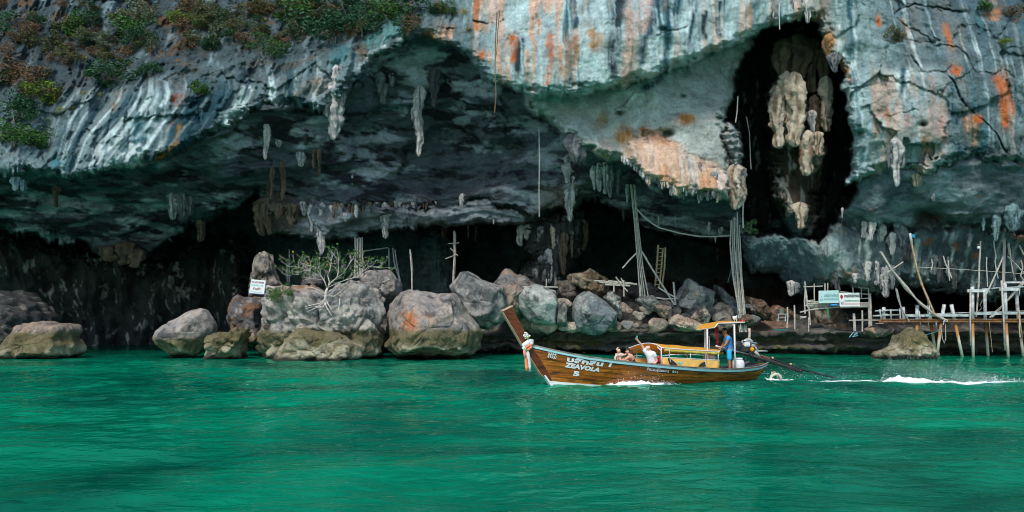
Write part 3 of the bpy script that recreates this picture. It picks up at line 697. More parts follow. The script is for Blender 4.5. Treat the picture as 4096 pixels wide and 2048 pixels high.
xx = np.concatenate([[-2500, -800, -250, -120, -70], np.arange(-46, 46.01, 0.085), [70, 120, 250, 800, 2500]])
XX, YY = np.meshgrid(np.array(xx, np.float32), np.array(yy, np.float32))
HH = wave_height(XX, YY) * np.where((np.abs(XX) < 47) & (YY > 3.5) & (YY < 73), 1, 0)
HH = HH * (1 - 0.45 * sstep(45, 62, YY))
water = obj("water", grid_mesh("water", XX, YY, HH, M_WATER))
tag(water, "emerald green sea water, choppy with small ripples", None, None, "structure")

# ------------------------------------------------------------------ rock ledge along the waterline and cave floor
su = np.arange(330, 1230, 1.4).astype(np.float32)
prof = [(-1.0, 2.6), (-0.3, 2.2), (0.0, 1.9), (0.12, 1.35), (0.3, 1.15), (0.42, 0.7), (0.55, 0.62), (0.68, 1.05), (0.80, 1.15), (0.9, 0.75), (1.02, 0.55), (1.12, 0.7), (1.24, 0.35), (1.34, 0.1), (1.44, 0.0), (1.5, 0.15), (1.55, 0.5)]
prof += [(1.6 + t * 0.9, 0.9 + t * 6.0) for t in np.linspace(0, 1, 16)] + [(2.6, 9.0), (2.9, 14), (3.3, 22), (3.6, 30), (9, 34)]
SU, TT = np.meshgrid(su, np.arange(len(prof), dtype=np.float32))
yf = np.interp(su, [330, 470, 520, 640, 760, 860, 930, 1000, 1230], [65, 64, 62.8, 62.2, 62.0, 61.5, 61.0, 61.5, 61])
pz = np.array([p[0] for p in prof])[:, None]; py = np.array([p[1] for p in prof])[:, None]
topk = np.interp(su, [330, 480, 560, 650, 730, 800, 900, 1230], [0.7, 0.8, 0.95, 0.95, 0.92, 1.0, 0.95, 0.9])[None]
LY = yf[None] + py
LX = (SU - CU) / FPX * yf[None] * (1 + (py - 1) / 70)
LZ = pz * np.where(pz > 0, topk, 1)
nl = fbm(LX / 2.2, LY / 2.2, LZ / 0.8, 4, 0.6); nl2 = fbm(LX / 0.6, LY / 0.6, LZ / 0.35, 3, 0.6); nl3 = fbm(LX / 5, LY / 9, LZ / 5 + 3, 2)
front = np.where(py < 3, 1.0, 0.35)
LY = LY + (nl * 1.8 + nl2 * 0.5 + nl3 * 2.2) * front
LZ = LZ + np.where(py > 0.3, nl * 0.30 + nl2 * 0.10, nl2 * 0.05) + np.where(py > 8, nl3 * 0.5, 0)
md = np.interp(su, [330, 480, 510, 560, 620, 680, 730, 770, 800, 1230], [0.4, 0.9, 1.5, 1.7, 1.6, 1.5, 1.2, 0.6, 0.3, 0.3])[None]
w1_, w2_, wc_ = worley(LX / 1.1, LY / 1.1, LZ * 0 + 2)
LZ = LZ + np.where(py > 0.4, md * sstep(0.6, 3.2, py) * (0.55 + 0.6 * (wc_ / 255.0)) + md * 0.25 * (0.5 - w1_), 0)
lc = np.empty(LX.shape + (3,), np.float32); lc[:] = (0.10, 0.098, 0.088)
lc = mixc(lc, (0.22, 0.21, 0.16), sstep(0.0, 0.35, nl) * 0.7)
lc = mixc(lc, (0.17, 0.16, 0.06), np.where((LZ > 0.25) & (LZ < 1.0), 1.0, 0.0).astype(np.float32) * sstep(-0.05, 0.25, nl2 + nl3) * 0.6)
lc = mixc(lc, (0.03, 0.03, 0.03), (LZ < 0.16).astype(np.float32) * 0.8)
lc = mixc(lc, (0.34, 0.30, 0.27), (sstep(1.35, 1.55, LZ) * sstep(-0.1, 0.25, nl2 + nl)).astype(np.float32) * 0.7)
lc = mixc(lc, (0.33, 0.17, 0.10), (sstep(1.3, 1.5, LZ) * sstep(0.15, 0.35, nl3 + nl2 * .5)).astype(np.float32) * 0.6)
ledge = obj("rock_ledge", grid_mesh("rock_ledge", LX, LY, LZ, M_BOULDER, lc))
tag(ledge, "dark layered rock ledge just above the water running into the cave", None, None, "structure")

# ------------------------------------------------------------------ boulders
def boulder(poly, d, thick, label, rgb=(0.27, 0.28, 0.27), rgb2=(0.36, 0.33, 0.30), amp=0.12, res=(72, 36), algae=0.0, seed=0, power=0.75, facet=0.35, name="boulder", group=None, stain_c=None, strat=0.0, kind=None, grow=None):
    if grow is None: grow = 1.22 if d > 59.9 else 1.13
    p = np.array(poly, np.float64)
    a = 0.5 * np.sum(p[:, 0] * np.roll(p[:, 1], -1) - np.roll(p[:, 0], -1) * p[:, 1])
    cx = np.sum((p[:, 0] + np.roll(p[:, 0], -1)) * (p[:, 0] * np.roll(p[:, 1], -1) - np.roll(p[:, 0], -1) * p[:, 1])) / (6 * a)
    cy = np.sum((p[:, 1] + np.roll(p[:, 1], -1)) * (p[:, 0] * np.roll(p[:, 1], -1) - np.roll(p[:, 0], -1) * p[:, 1])) / (6 * a)
    nt_, nf = res
    th = np.linspace(0, 2 * math.pi, nt_, endpoint=False)
    rr = np.zeros(nt_)
    for i, t in enumerate(th):
        dx, dy = math.cos(t), math.sin(t); best = 0
        for j in range(len(p)):
            ax, ay = p[j] - (cx, cy); bx, by = p[(j + 1) % len(p)] - (cx, cy)
            ex, ey = bx - ax, by - ay
            den = dx * ey - dy * ex
            if abs(den) < 1e-9: continue
            s_ = (ax * ey - ay * ex) / den; k = (ax * dy - ay * dx) / den
            if s_ > 0 and -1e-6 <= k <= 1 + 1e-6: best = max(best, s_)
        rr[i] = best
    rr = np.where(rr <= 0, np.median(rr), rr) * grow
    rr = (np.roll(rr, 1) + 4 * rr + np.roll(rr, -1)) / 6
    ph = np.linspace(0.0, math.pi, nf)
    PH, TH = np.meshgrid(ph, th, indexing='ij')
    R = rr[None] * np.sin(PH) ** power
    k = d / FPX
    x = R * np.cos(TH) * k; z = -R * np.sin(TH) * k; y = -thick * np.sign(np.cos(PH)) * np.abs(np.cos(PH)) ** 0.85
    o = seed * 13.7
    n1 = fbm(x / 1.3 + o, y / 1.3, z / 1.3, 4, 0.6); n2 = ridged(x / 0.8 + o, y / .8, z / .8 + 4, 3)
    size = max(0.3, float(np.median(rr)) * k)
    s1, s2, c3 = worley(x / size * 1.3 + o, y / size * 1.3 + 3, z / size * 1.3 + 7)
    ex_ = 1 + (n1 * 1.5 - (n2 - 0.5) * 0.8) * amp / size + facet * amp * (0.55 - s1) / size * 1.6 - 0.9 * amp * np.exp(-(s2 - s1) / 0.035) / size - 0.35 * amp * np.maximum(0, fbm(x / 0.35 + o, y / .35, z / .35, 3, .65)) / size
    if strat: ex_ = ex_ + strat * (ridged(x / 6 + o, y / 6, (z + x * 0.35) / 0.55, 2) - 0.5) / size
    rg = np.random.default_rng(seed + 100)
    dirs = np.stack([np.cos(TH) * np.sin(PH), -np.cos(PH), -np.sin(TH) * np.sin(PH)], axis=-1)
    cut = np.ones(x.shape)
    for _ in range(18):
        nn = rg.normal(size=3); nn[1] = -abs(nn[1]) * 0.8; nn /= np.linalg.norm(nn)
        cut = np.minimum(cut, rg.uniform(0.60, 0.90) / np.maximum(dirs @ nn, 0.05))
    cut = np.minimum(cut, 1.0)
    sil = np.abs(np.cos(PH)) ** 0.5
    cut = 1 - (1 - cut) * (0.5 + 0.5 * sil)
    ex_ = ex_ * (cut ** 1.15)
    edge_keep = 0.8
    x = x * (1 + (ex_ - 1) * edge_keep); z = z * (1 + (ex_ - 1) * edge_keep); y = y * ex_
    c = P(cx, cy, d)
    zw = z + c.z; xw = x + c.x
    cc = np.empty(x.shape + (3,), np.float32); cc[:] = rgb
    cc = mixc(cc, rgb2, sstep(-0.15, 0.25, n1).astype(np.float32))
    nb = fbm(xw / 0.9 + o, y / .9, zw / 0.9 + 20, 4, 0.6)
    cc = mixc(cc, (0.085, 0.092, 0.098), (sstep(0.06, 0.3, nb) * 0.75).astype(np.float32))
    cc = mixc(cc, (0.50, 0.48, 0.45), (sstep(0.14, 0.32, fbm(xw / 0.5 + o + 9, y / .5, zw / 1.0, 3, .6)) * 0.5).astype(np.float32))
    if stain_c is not None:
        for su_, sv_, ru, rv, c_ in stain_c:
            uu = cx + (x / k); vv = cy - (z / k)
            m_ = np.exp(-(((uu - su_) / ru) ** 2 + ((vv - sv_) / rv) ** 2)) * sstep(-0.25, 0.2, nb + n1 * .5)
            cc = mixc(cc, c_, np.clip(m_ * 1.1, 0, 0.95).astype(np.float32))
    if algae > 0:
        zz = zw + nb * 0.35
        cc = mixc(cc, (0.20, 0.185, 0.105), (sstep(algae, algae - 0.25, zz) * 0.85).astype(np.float32))
        cc = mixc(cc, (0.52, 0.50, 0.42), (sstep(algae * 0.55, algae * 0.3, zz) * sstep(-0.1, 0.2, n1 + n2 * .3) * 0.65).astype(np.float32))
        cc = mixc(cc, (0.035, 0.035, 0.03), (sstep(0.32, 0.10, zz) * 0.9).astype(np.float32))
    base = Vector((c.x, d, float(zw.min())))
    cc = np.clip(0.20 * (cc * np.array([1.01, 0.985, 0.95], np.float32) / 0.235) ** 1.35, 0.01, 0.75)
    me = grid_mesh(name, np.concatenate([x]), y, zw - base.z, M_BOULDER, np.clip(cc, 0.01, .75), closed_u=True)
    ob = obj(name, me, None, base)
    if kind: tag(ob, label, None, None, kind)
    else: tag(ob, label, "boulder" if name == "boulder" else "stone", group)
    return ob

GREY, PALE, WARM = (0.24, 0.255, 0.26), (0.40, 0.405, 0.395), (0.38, 0.32, 0.27)
boulder(Z(5, [(-250, 1190), (-220, 850), (-60, 700), (60, 705), (180, 765), (265, 860), (310, 950), (330, 1100), (200, 1200)]), 63, 4, "dark dome-shaped boulder at the far left edge of the cave", (0.07, 0.08, 0.085), (0.12, 0.125, 0.125), 0.4, (96, 48), seed=1, grow=0.98)
boulder(Z(5, [(-60, 1210), (0, 1105), (60, 1030), (110, 975), (220, 962), (330, 958), (440, 944), (466, 975), (462, 1050), (500, 1100), (470, 1170), (300, 1215)]), 57, 2.2, "low tan boulder with mossy base, second from the left edge at the waterline", (0.30, 0.27, 0.24), (0.42, 0.34, 0.28), 0.16, (96, 48), 1.6, 2)
boulder(Z(5, [(965, 1060), (990, 1000), (1050, 965), (1130, 925), (1220, 885), (1300, 880), (1335, 925), (1362, 985), (1350, 1070), (1260, 1180), (1110, 1180), (1020, 1110)]), 57.5, 2.0, "smooth pale boulder tapering below, alone on the left waterline", (0.36, 0.36, 0.355), (0.47, 0.43, 0.40), 0.10, (96, 48), 1.3, 3, stain_c=[(33, 332, 9, 12, (.27, .24, .12))] )
boulder(Z(5, [(1320, 1130), (1350, 1045), (1430, 1010), (1500, 1005), (1530, 965), (1560, 1000), (1615, 980), (1600, 1050), (1570, 1080), (1570, 1200), (1350, 1200)]), 56, 1.6, "jagged layered olive boulder at the waterline left of the tree boulder", (0.27, 0.25, 0.18), (0.44, 0.41, 0.35), 0.20, (96, 48), 1.9, 4, strat=0.25)
boulder(Z(5, [(1470, 920), (1490, 830), (1530, 786), (1649, 790), (1720, 830), (1740, 960), (1720, 1090), (1600, 1090), (1500, 990)]), 60.5, 2.2, "rusty grey boulder in shade right below the do not enter sign", (0.17, 0.175, 0.185), (0.30, 0.20, 0.13), 0.22, (80, 40), 0, 5, stain_c=[(250, 305, 7, 5, (0.36, 0.15, 0.06)), (251, 316, 4, 3, (0.36, 0.14, 0.06))])
boulder(Z(6, [(25, 1050), (40, 900), (40, 805), (100, 745), (200, 712), (330, 705), (450, 745), (560, 690), (660, 665), (745, 700), (800, 770), (828, 850), (822, 950), (842, 1060), (800, 1180), (690, 1200), (400, 1210), (150, 1205), (60, 1195)]), 56.5, 3.2, "huge fluted grey boulder that carries the small bare tree", (0.36, 0.36, 0.35), (0.52, 0.50, 0.47), 0.55, (220, 110), 1.7, 6, 0.65, 0.5,
        stain_c=[(270, 330, 8, 10, (0.12, .10, .09)), (320, 312, 12, 10, (.14, .19, .20)), (355, 300, 8, 14, (.50, .50, .47)), (345, 312, 5, 9, (.10, .20, .21)), (300, 287, 16, 4, (.36, .22, .14)), (318, 322, 5, 4, (.44, .32, .25))])
boulder(Z(6, [(120, 1215), (135, 1140), (160, 1060), (230, 1000), (310, 980), (400, 1000), (480, 1020), (600, 1060), (690, 1100), (700, 1180), (560, 1225), (300, 1235)]), 53.6, 1.5, "low barnacled yellowish boulder in front of the tree boulder", (0.38, 0.36, 0.29), (0.48, 0.45, 0.40), 0.22, (140, 70), 2.6, 7, stain_c=[(305, 337, 10, 4, (0.20, 0.14, 0.05)), (322, 345, 5, 4, (.22, .15, .05))])
boulder(Z(6, [(690, 655), (760, 620), (850, 610), (892, 640), (935, 715), (932, 775), (850, 805), (790, 770), (740, 730), (700, 700)]), 60, 1.8, "rounded grey boulder perched behind the tree boulder on its right", (0.30, 0.30, 0.30), (0.37, 0.35, 0.33), 0.10, (80, 40), 0, 8)
boulder(Z(6, [(840, 900), (862, 845), (940, 775), (1000, 756), (1150, 772), (1270, 770), (1312, 802), (1345, 885), (1440, 962), (1466, 1010), (1455, 1120), (1400, 1170), (1100, 1185), (900, 1180), (840, 1090), (868, 1040), (842, 985)]), 57, 3.0, "broad flat-topped boulder with orange stain and dark tide line", (0.34, 0.33, 0.325), (0.43, 0.39, 0.36), 0.16, (180, 90), 1.75, 9, 0.55,
        stain_c=[(414, 320, 8, 12, (0.52, 0.22, 0.10)), (430, 324, 8, 8, (0.55, 0.40, 0.30)), (450, 330, 14, 5, (.20, .21, .22))])
boulder(Z(6, [(1262, 730), (1310, 672), (1390, 650), (1480, 690), (1570, 735), (1620, 850), (1600, 920), (1490, 980), (1390, 975), (1330, 880)]), 60, 2.0, "bulky grey boulder right of the flat-topped boulder, behind the prow tip", GREY, PALE, 0.2, (96, 48), 0, 10)
boulder(Z(7, [(-120, 850), (-110, 700), (-30, 640), (60, 675), (150, 715), (120, 780), (60, 830), (60, 930), (-40, 930)]), 62, 2.0, "sloping grey boulder directly above the wooden prow", GREY, WARM, 0.2, (96, 48), 0, 11)
boulder(Z(7, [(35, 780), (80, 732), (190, 718), (272, 752), (284, 830), (270, 960), (160, 960), (90, 910), (45, 865)]), 61, 1.4, "smooth pale blue-grey boulder above the bow of the boat", (0.40, 0.44, 0.44), (0.50, 0.53, 0.52), 0.07, (96, 48), 0, 12)
boulder(Z(7, [(295, 960), (300, 880), (335, 810), (352, 850), (350, 965)]), 60.6, 0.6, "narrow upright stone slab wedged between two big boulders", GREY, PALE, 0.06, (48, 24), 0, 13)
boulder(Z(7, [(398, 860), (425, 785), (490, 748), (565, 780), (640, 842), (680, 890), (665, 960), (560, 1005), (425, 1000), (400, 920)]), 61, 1.8, "large smooth blue-grey boulder in the middle of the ledge", (0.22, 0.26, 0.285), (0.36, 0.38, 0.38), 0.12, (110, 56), 0, 14)
boulder(Z(7, [(585, 790), (640, 745), (695, 785), (710, 850), (700, 930), (650, 860)]), 62.5, 1.0, "speckled grey boulder leaning on the right of the smooth middle boulder", GREY, PALE, 0.14, (64, 32), 0, 15)
boulder(Z(7, [(380, 645), (450, 630), (500, 600), (560, 630), (612, 690), (604, 770), (545, 785), (460, 730), (400, 690)]), 63.5, 1.3, "knobbly brown boulder perched on top of the middle boulders", (0.22, 0.17, 0.12), (0.40, 0.34, 0.27), 0.22, (80, 40), 0, 16)
boulder(Z(7, [(300, 690), (360, 680), (420, 720), (420, 800), (370, 840), (310, 800)]), 63.5, 1.2, "dark brown boulder left of the knobbly brown one", (0.13, 0.115, 0.10), (0.22, 0.20, 0.18), 0.15, (64, 32), 0, 17)
boulder(Z(7, [(785, 800), (830, 785), (910, 782), (970, 820), (960, 880), (900, 870), (840, 850)]), 62.5, 1.1, "low rounded grey boulder at the foot of the leaning bamboo mast", (0.26, 0.27, 0.28), PALE, 0.10, (64, 32), 0, 18)
boulder(Z(7, [(930, 850), (990, 830), (1025, 850), (1020, 910), (980, 930), (945, 900)]), 61.5, 0.8, "blocky ribbed tan boulder below the peaked rock", WARM, (0.46, 0.38, 0.32), 0.14, (56, 28), 0, 19)
boulder(Z(7, [(1050, 850), (1065, 800), (1085, 750), (1110, 700), (1132, 652), (1165, 680), (1200, 705), (1240, 735), (1290, 760), (1300, 820), (1240, 875), (1150, 890)]), 62.5, 1.6, "tall pointed triangular boulder in front of the black cave mouth", (0.30, 0.33, 0.345), (0.44, 0.42, 0.40), 0.14, (90, 46), 0, 20, 0.85, stain_c=[(695, 294, 6, 4, (.55, .45, .37))])
boulder(Z(7, [(1308, 716), (1340, 715), (1375, 742), (1430, 800), (1455, 870), (1450, 930), (1390, 920), (1335, 830)]), 63, 1.2, "dark slanting boulder between the pointed boulder and the pole bundle", (0.14, 0.155, 0.16), (0.22, 0.23, 0.235), 0.12, (64, 32), 0, 21)
boulder(Z(7, [(1010, 960), (1030, 920), (1065, 905), (1135, 925), (1215, 970), (1190, 1000), (1080, 1005)]), 60.5, 1.0, "flat warm tan boulder on the ledge front above the tent roof", (0.44, 0.36, 0.29), (0.54, 0.46, 0.39), 0.12, (72, 36), 0, 22, strat=.12)
boulder(Z(7, [(1150, 920), (1190, 870), (1235, 848), (1275, 900), (1265, 960), (1190, 960)]), 60.8, 0.9, "cracked cream boulder below the pointed boulder", (0.44, 0.38, 0.31), (0.55, 0.49, 0.42), 0.14, (60, 30), 0, 23)
boulder(Z(7, [(1500, 810), (1530, 785), (1580, 800), (1640, 850), (1680, 900), (1640, 935), (1540, 905)]), 63, 1.4, "dark rusty boulder just right of the pole bundle", (0.13, 0.10, 0.08), (0.26, 0.19, 0.14), 0.18, (64, 32), 0, 24)
boulder(Z(7, [(740, 760), (780, 710), (850, 700), (935, 712), (1010, 770), (1010, 810), (880, 800), (780, 800)]), 66, 2.0, "dark flat mound of rock behind the leaning bamboo mast", (0.13, 0.12, 0.115), (0.19, 0.18, 0.175), 0.14, (72, 36), 0, 25)
boulder(Z(7, [(1440, 930), (1500, 885), (1560, 920), (1540, 960), (1470, 975)]), 60.5, 0.8, "brown-grey boulder at the foot of the pole bundle", (0.20, 0.16, 0.13), (0.34, 0.28, 0.23), 0.14, (56, 28), 0, 26)
boulder(Z(8, [(700, 1190), (715, 1140), (800, 1110), (838, 1085), (845, 1022), (890, 1010), (932, 988), (1000, 1020), (1020, 1050), (1060, 1085), (1100, 1140), (1100, 1200)]), 56, 1.6, "pointed cream boulder with barnacled base beside the jetty posts", (0.44, 0.38, 0.31), (0.55, 0.50, 0.43), 0.2, (130, 66), 1.9, 27, stain_c=[(914, 345, 8, 7, (.30, .28, .16)), (885, 355, 9, 4, (.08, .08, .075))])
boulder(Z(8, [(640, 1000), (690, 980), (760, 985), (790, 1010), (740, 1040), (690, 1050)]), 60, 1.0, "rusty pink slab of rock under the jetty's landward end", (0.36, 0.26, 0.21), (0.46, 0.36, 0.30), 0.12, (60, 30), 0, 28)
boulder(Z(8, [(-20, 880), (60, 850), (150, 870), (200, 930), (190, 990), (60, 1000), (-20, 960)]), 66, 1.5, "rough brown rock at the back of the ledge left of the sign platform", (0.16, 0.11, 0.085), (0.30, 0.22, 0.17), 0.2, (64, 32), 0, 29)
boulder(Z(8, [(300, 880), (360, 860), (440, 855), (500, 880), (520, 960), (540, 1030), (300, 1040), (280, 960)]), 64, 1.4, "rough brown rock pillar that stands under the sign platform", (0.14, 0.11, 0.085), (0.26, 0.19, 0.14), 0.22, (80, 40), 0, 30)
boulder(Z(6, [(-30, 760), (-10, 560), (10, 500), (60, 490), (95, 560), (110, 640), (135, 690), (125, 780), (40, 800)]), 62, 1.3, "dripstone stump standing behind the do not enter sign", (0.20, 0.19, 0.175), (0.38, 0.35, 0.31), 0.3, (80, 60), 0, 31)
boulder(Z(6, [(280, 720), (300, 640), (360, 610), (430, 640), (450, 710), (400, 740)]), 64, 1.0, "small dark rock half hidden behind the bare tree", (0.11, 0.12, 0.125), (0.2, 0.2, 0.2), 0.14, (56, 28), 0, 32)
random.seed(21)
for i in range(64):
    u = 512 + random.uniform(100, 1560) * 0.15525; t = random.random()
    v = 175 + (910 + random.uniform(-90, 70)) * 0.1553; s = random.uniform(1.8, 8.5) if i > 12 else random.uniform(8, 12)
    n = 9; poly = [(u + s * (0.7 + 0.6 * random.random()) * math.cos(k * 2 * math.pi / n) * 1.25, v + s * (0.6 + 0.5 * random.random()) * math.sin(k * 2 * math.pi / n)) for k in range(n)]
    ci = random.randrange(4); c = [(0.24, 0.25, 0.255), (0.36, 0.31, 0.27), (0.16, 0.155, 0.15), (0.42, 0.39, 0.35)][ci]
    cn = ("blue-grey", "tan", "dark", "cream")[ci]; sz = "large" if i <= 12 else ("small" if s < 4.5 else "medium-sized")
    boulder(poly, (62.0 if i > 12 else 64.0) - (v - 314) * 0.06, s * 0.045, "%s %s stone in the rubble on the ledge behind the boat" % (sz, cn), c, tuple(min(.6, k * 1.4) for k in c), 0.07, (28, 14), 0, 40 + i, 0.8, 0.6, "rubble_stone", "%s %s rubble stones on the ledge" % (sz, cn))
# ------------------------------------------------------------------ dripstone hanging from the cliff (parts of the cliff)
TONE = {'w': ((0.64, 0.62, 0.59), (0.20, 0.23, 0.26)), 'g': ((0.26, 0.28, 0.285), (0.10, 0.11, 0.12)), 'b': ((0.20, 0.145, 0.10), (0.07, 0.055, 0.045)), 'd': ((0.10, 0.105, 0.11), (0.05, 0.05, 0.055)),
        'o': ((0.46, 0.25, 0.10), (0.25, 0.15, 0.08)), 'p': ((0.66, 0.57, 0.45), (0.24, 0.15, 0.09)), 't': ((0.22, 0.34, 0.36), (0.08, 0.14, 0.16))}
def stalactite(k, x, y0, y1, w, tone, d=None, seed=0, blunt=0.25):
    (u, v0), (_, v1) = Z(k, [(x, y0), (x, y1)])
    wpx = w * 0.15525
    if d is None:
        d = min(cliff_depth(u, v0), cliff_depth(u, v0 + 1.5), cliff_depth(u, v0 - 1.5)) + 0.15
    else:
        wall = 99 if (k == 4 and x < 400) else min(cliff_depth(u, v0 + q * (v1 - v0)) for q in (0, .25, .5, .75, 1))
        d = min(d + 0.7, wall + 0.1) if wall < d + 2.0 else d
    kk = d / FPX
    top = P(u, v0 - 2.0, d); h = (v1 - v0 + 2.0) * kk; r0 = wpx * kk * 0.5
    nr = max(9, min(44, int((v1 - v0) / 1.2))); ns = 20 if wpx > 6 else 12
    t = np.linspace(0, 1, nr); th = np.linspace(0, 2 * math.pi, ns, endpoint=False)
    T, TH = np.meshgrid(t, th, indexing='ij')
    rg = np.random.default_rng(seed + 500)
    prof = np.interp(t, [0, 0.05, 0.12, 0.3, 0.55, 0.75, 0.92, 0.985, 1.0], [0.15, 0.6, 0.95, 1.0, 0.85 + rg.uniform(-.15, .1), 0.62 + rg.uniform(-.12, .2), 0.38 + blunt * 0.4, 0.16 + blunt * 0.5, 0.0])
    o = seed * 7.7
    lump = fbm(np.cos(TH) * 0.9 + o, np.sin(TH) * 0.9, T * h / max(r0, .05) * 0.33, 3, 0.6) * 0.75 + (ridged(np.cos(TH) * 1.6 + o, np.sin(TH) * 1.6, T * 1.3, 2) - 0.45) * 0.5
    flt = 0.20 * np.cos(TH * 4 + o + 2.5 * fbm(T * h * 0.7 + o, 0 * T, 0 * T, 2)) + 0.16 * np.cos(TH * 7 + 2 * o)
    gr_ = fbm(np.cos(TH) * 2.5 + o, np.sin(TH) * 2.5, T * h / max(r0, .05) * 0.9 + 7, 3, 0.65)
    R = r0 * prof[:, None] * np.maximum(0.15, 1 + lump * 1.0 + flt + gr_ * 1.15)
    bx = fbm(t * h * 0.55 + o, 0 * t, 0 * t, 2) * r0 * 0.9
    Xs = R * np.cos(TH) + bx[:, None] - bx[0]; Ys = R * np.sin(TH) * 0.9; Zs = -T * h + 0 * TH
    a_, b_ = TONE[tone]
    cc = np.empty(Xs.shape + (3,), np.float32); cc[:] = a_
    cc = mixc(cc, b_, sstep(-0.05, 0.22, fbm(np.cos(TH) * 2.2 + o + 4, np.sin(TH) * 2.2, T * h * 0.5, 3, 0.6) - flt * 0.5 - 0.1 * (1 - T)).astype(np.float32))
    return obj("stalactite", grid_mesh("stalactite", Xs, Ys, Zs, M_BOULDER, cc, closed_u=True), cliff, top)
STALS = [(2, 515, 430, 905, 88, 'w'), (2, 470, 560, 755, 70, 'w'), (2, 560, 420, 690, 45, 'g'), (2, 820, 515, 675, 52, 'g'), (2, 800, 470, 600, 60, 'g'), (2, 1050, 545, 1012, 56, 'w'), (2, 70, 800, 1032, 40, 'w'), (2, 410, 960, 1135, 26, 'b'), (2, 285, 985, 1075, 48, 'w'), (2, 372, 965, 1090, 30, 'b'),
    (2, 1150, 440, 690, 52, 'd'), (2, 620, 1140, 1192, 15, 'w'), (2, 825, 1068, 1116, 15, 'w'), (2, 100, 1060, 1280, 30, 'b'), (2, 165, 1030, 1290, 38, 'b'), (2, 150, 905, 950, 45, 'w'), (2, 320, 840, 940, 35, 'd'), (2, 880, 480, 560, 40, 'g'),
    (6, 425, 190, 515, 52, 'w'), (6, 350, 200, 372, 34, 'w'), (6, 30, 165, 395, 80, 'b'), (6, 85, 170, 390, 60, 'b'), (6, 150, 190, 285, 50, 'b'), (6, 225, 195, 332, 62, 'b'), (6, 262, 195, 320, 36, 'b'), (6, 300, 180, 266, 40, 'w'), (6, 825, 185, 412, 54, 'w'), (6, 850, 185, 300, 30, 'g'), (6, 925, 165, 266, 24, 'w'), (6, 900, 165, 215, 30, 'w'),
    (6, 620, 200, 288, 24, 'b'), (6, 650, 195, 280, 26, 'w'), (6, 690, 180, 256, 18, 'b'), (6, 712, 172, 230, 14, 'w'), (6, 500, 205, 282, 22, 'b'), (6, 488, 205, 245, 26, 'w'), (6, 575, 255, 302, 40, 'w'), (6, 1020, 180, 236, 16, 'w'), (6, 770, 190, 260, 22, 'd'), (6, 740, 185, 240, 18, 'd'), (6, 1330, 130, 236, 38, 'w'), (6, 800, 120, 205, 14, 'w'), (6, 545, 205, 232, 40, 'b'),
    (6, 1120, 170, 220, 20, 'd'), (6, 1180, 165, 200, 16, 'd'), (6, 1460, 335, 430, 42, 'b'), (6, 1414, 330, 432, 12, 'w'), (6, 1365, 330, 412, 10, 'w'), (6, 1520, 340, 422, 12, 'w'), (6, 1210, 340, 402, 34, 'b'), (6, 1185, 340, 380, 20, 'b'), (6, 1570, 340, 372, 10, 'w'), (6, 1530, 290, 318, 16, 'w'),
    (3, 410, 870, 1050, 125, 'g'), (3, 400, 960, 1040, 48, 'p'), (7, 368, -125, 150, 84, 'w'), (7, 382, 40, 302, 64, 'w'), (3, 465, 960, 1070, 26, 'g'), (7, 525, -60, 100, 36, 'w'), (7, 560, -70, 110, 42, 'w'), (7, 600, -80, 125, 40, 'w'), (7, 640, -60, 150, 50, 'g'), (7, 680, -40, 120, 40, 'g'), (7, 745, 60, 182, 20, 'w'),
    (7, 1105, 10, 108, 14, 'w'), (7, 1142, 20, 110, 14, 'w'), (7, 1440, -60, 225, 100, 'p'), (7, 1405, -30, 120, 46, 'w'), (7, 1485, -40, 130, 40, 'g'), (7, 1300, -10, 150, 55, 'g'), (7, 1210, -60, 80, 46, 'g'), (7, 465, 300, 492, 40, 'b'), (7, 335, 380, 645, 44, 'b'), (7, 386, 400, 538, 18, 'b'), (7, 420, 300, 400, 40, 'd'), (7, 946, 270, 346, 13, 'w'), (7, 1052, 290, 336, 9, 'w'),
    (7, 1268, 310, 388, 30, 'w'), (7, 1342, 340, 392, 32, 'w'), (7, 1322, 470, 562, 22, 'w'), (7, 1360, 440, 540, 60, 'b'), (7, 720, 220, 300, 20, 'd'), (7, 1310, 400, 436, 14, 'w'), (7, 60, 330, 460, 50, 'w'), (7, 110, 325, 420, 46, 'w'), (7, 185, 340, 440, 40, 'g'), (7, 265, 330, 480, 36, 'p'), (7, 240, 480, 700, 60, 'w'), (7, 200, 520, 690, 46, 'g'),
    (4, 400, 225, 400, 72, 'o'), (4, 440, 340, 470, 60, 'g'), (4, 830, 880, 1205, 62, 'w'), (4, 785, 950, 1085, 34, 'g'), (4, 865, 950, 1085, 44, 'w'), (4, 250, 10, 152, 42, 'w'), (4, 140, 10, 95, 42, 'g'), (4, 320, -10, 85, 30, 'g'), (4, 210, 0, 60, 30, 'g'), (4, 30, 40, 120, 18, 'w'), (4, 960, 1090, 1210, 50, 'p'), (4, 550, 520, 600, 40, 'g')]
for i, s_ in enumerate(STALS):
    if s_[0] == 4 and s_[1] in (960,): continue
    stalactite(*s_, seed=i)
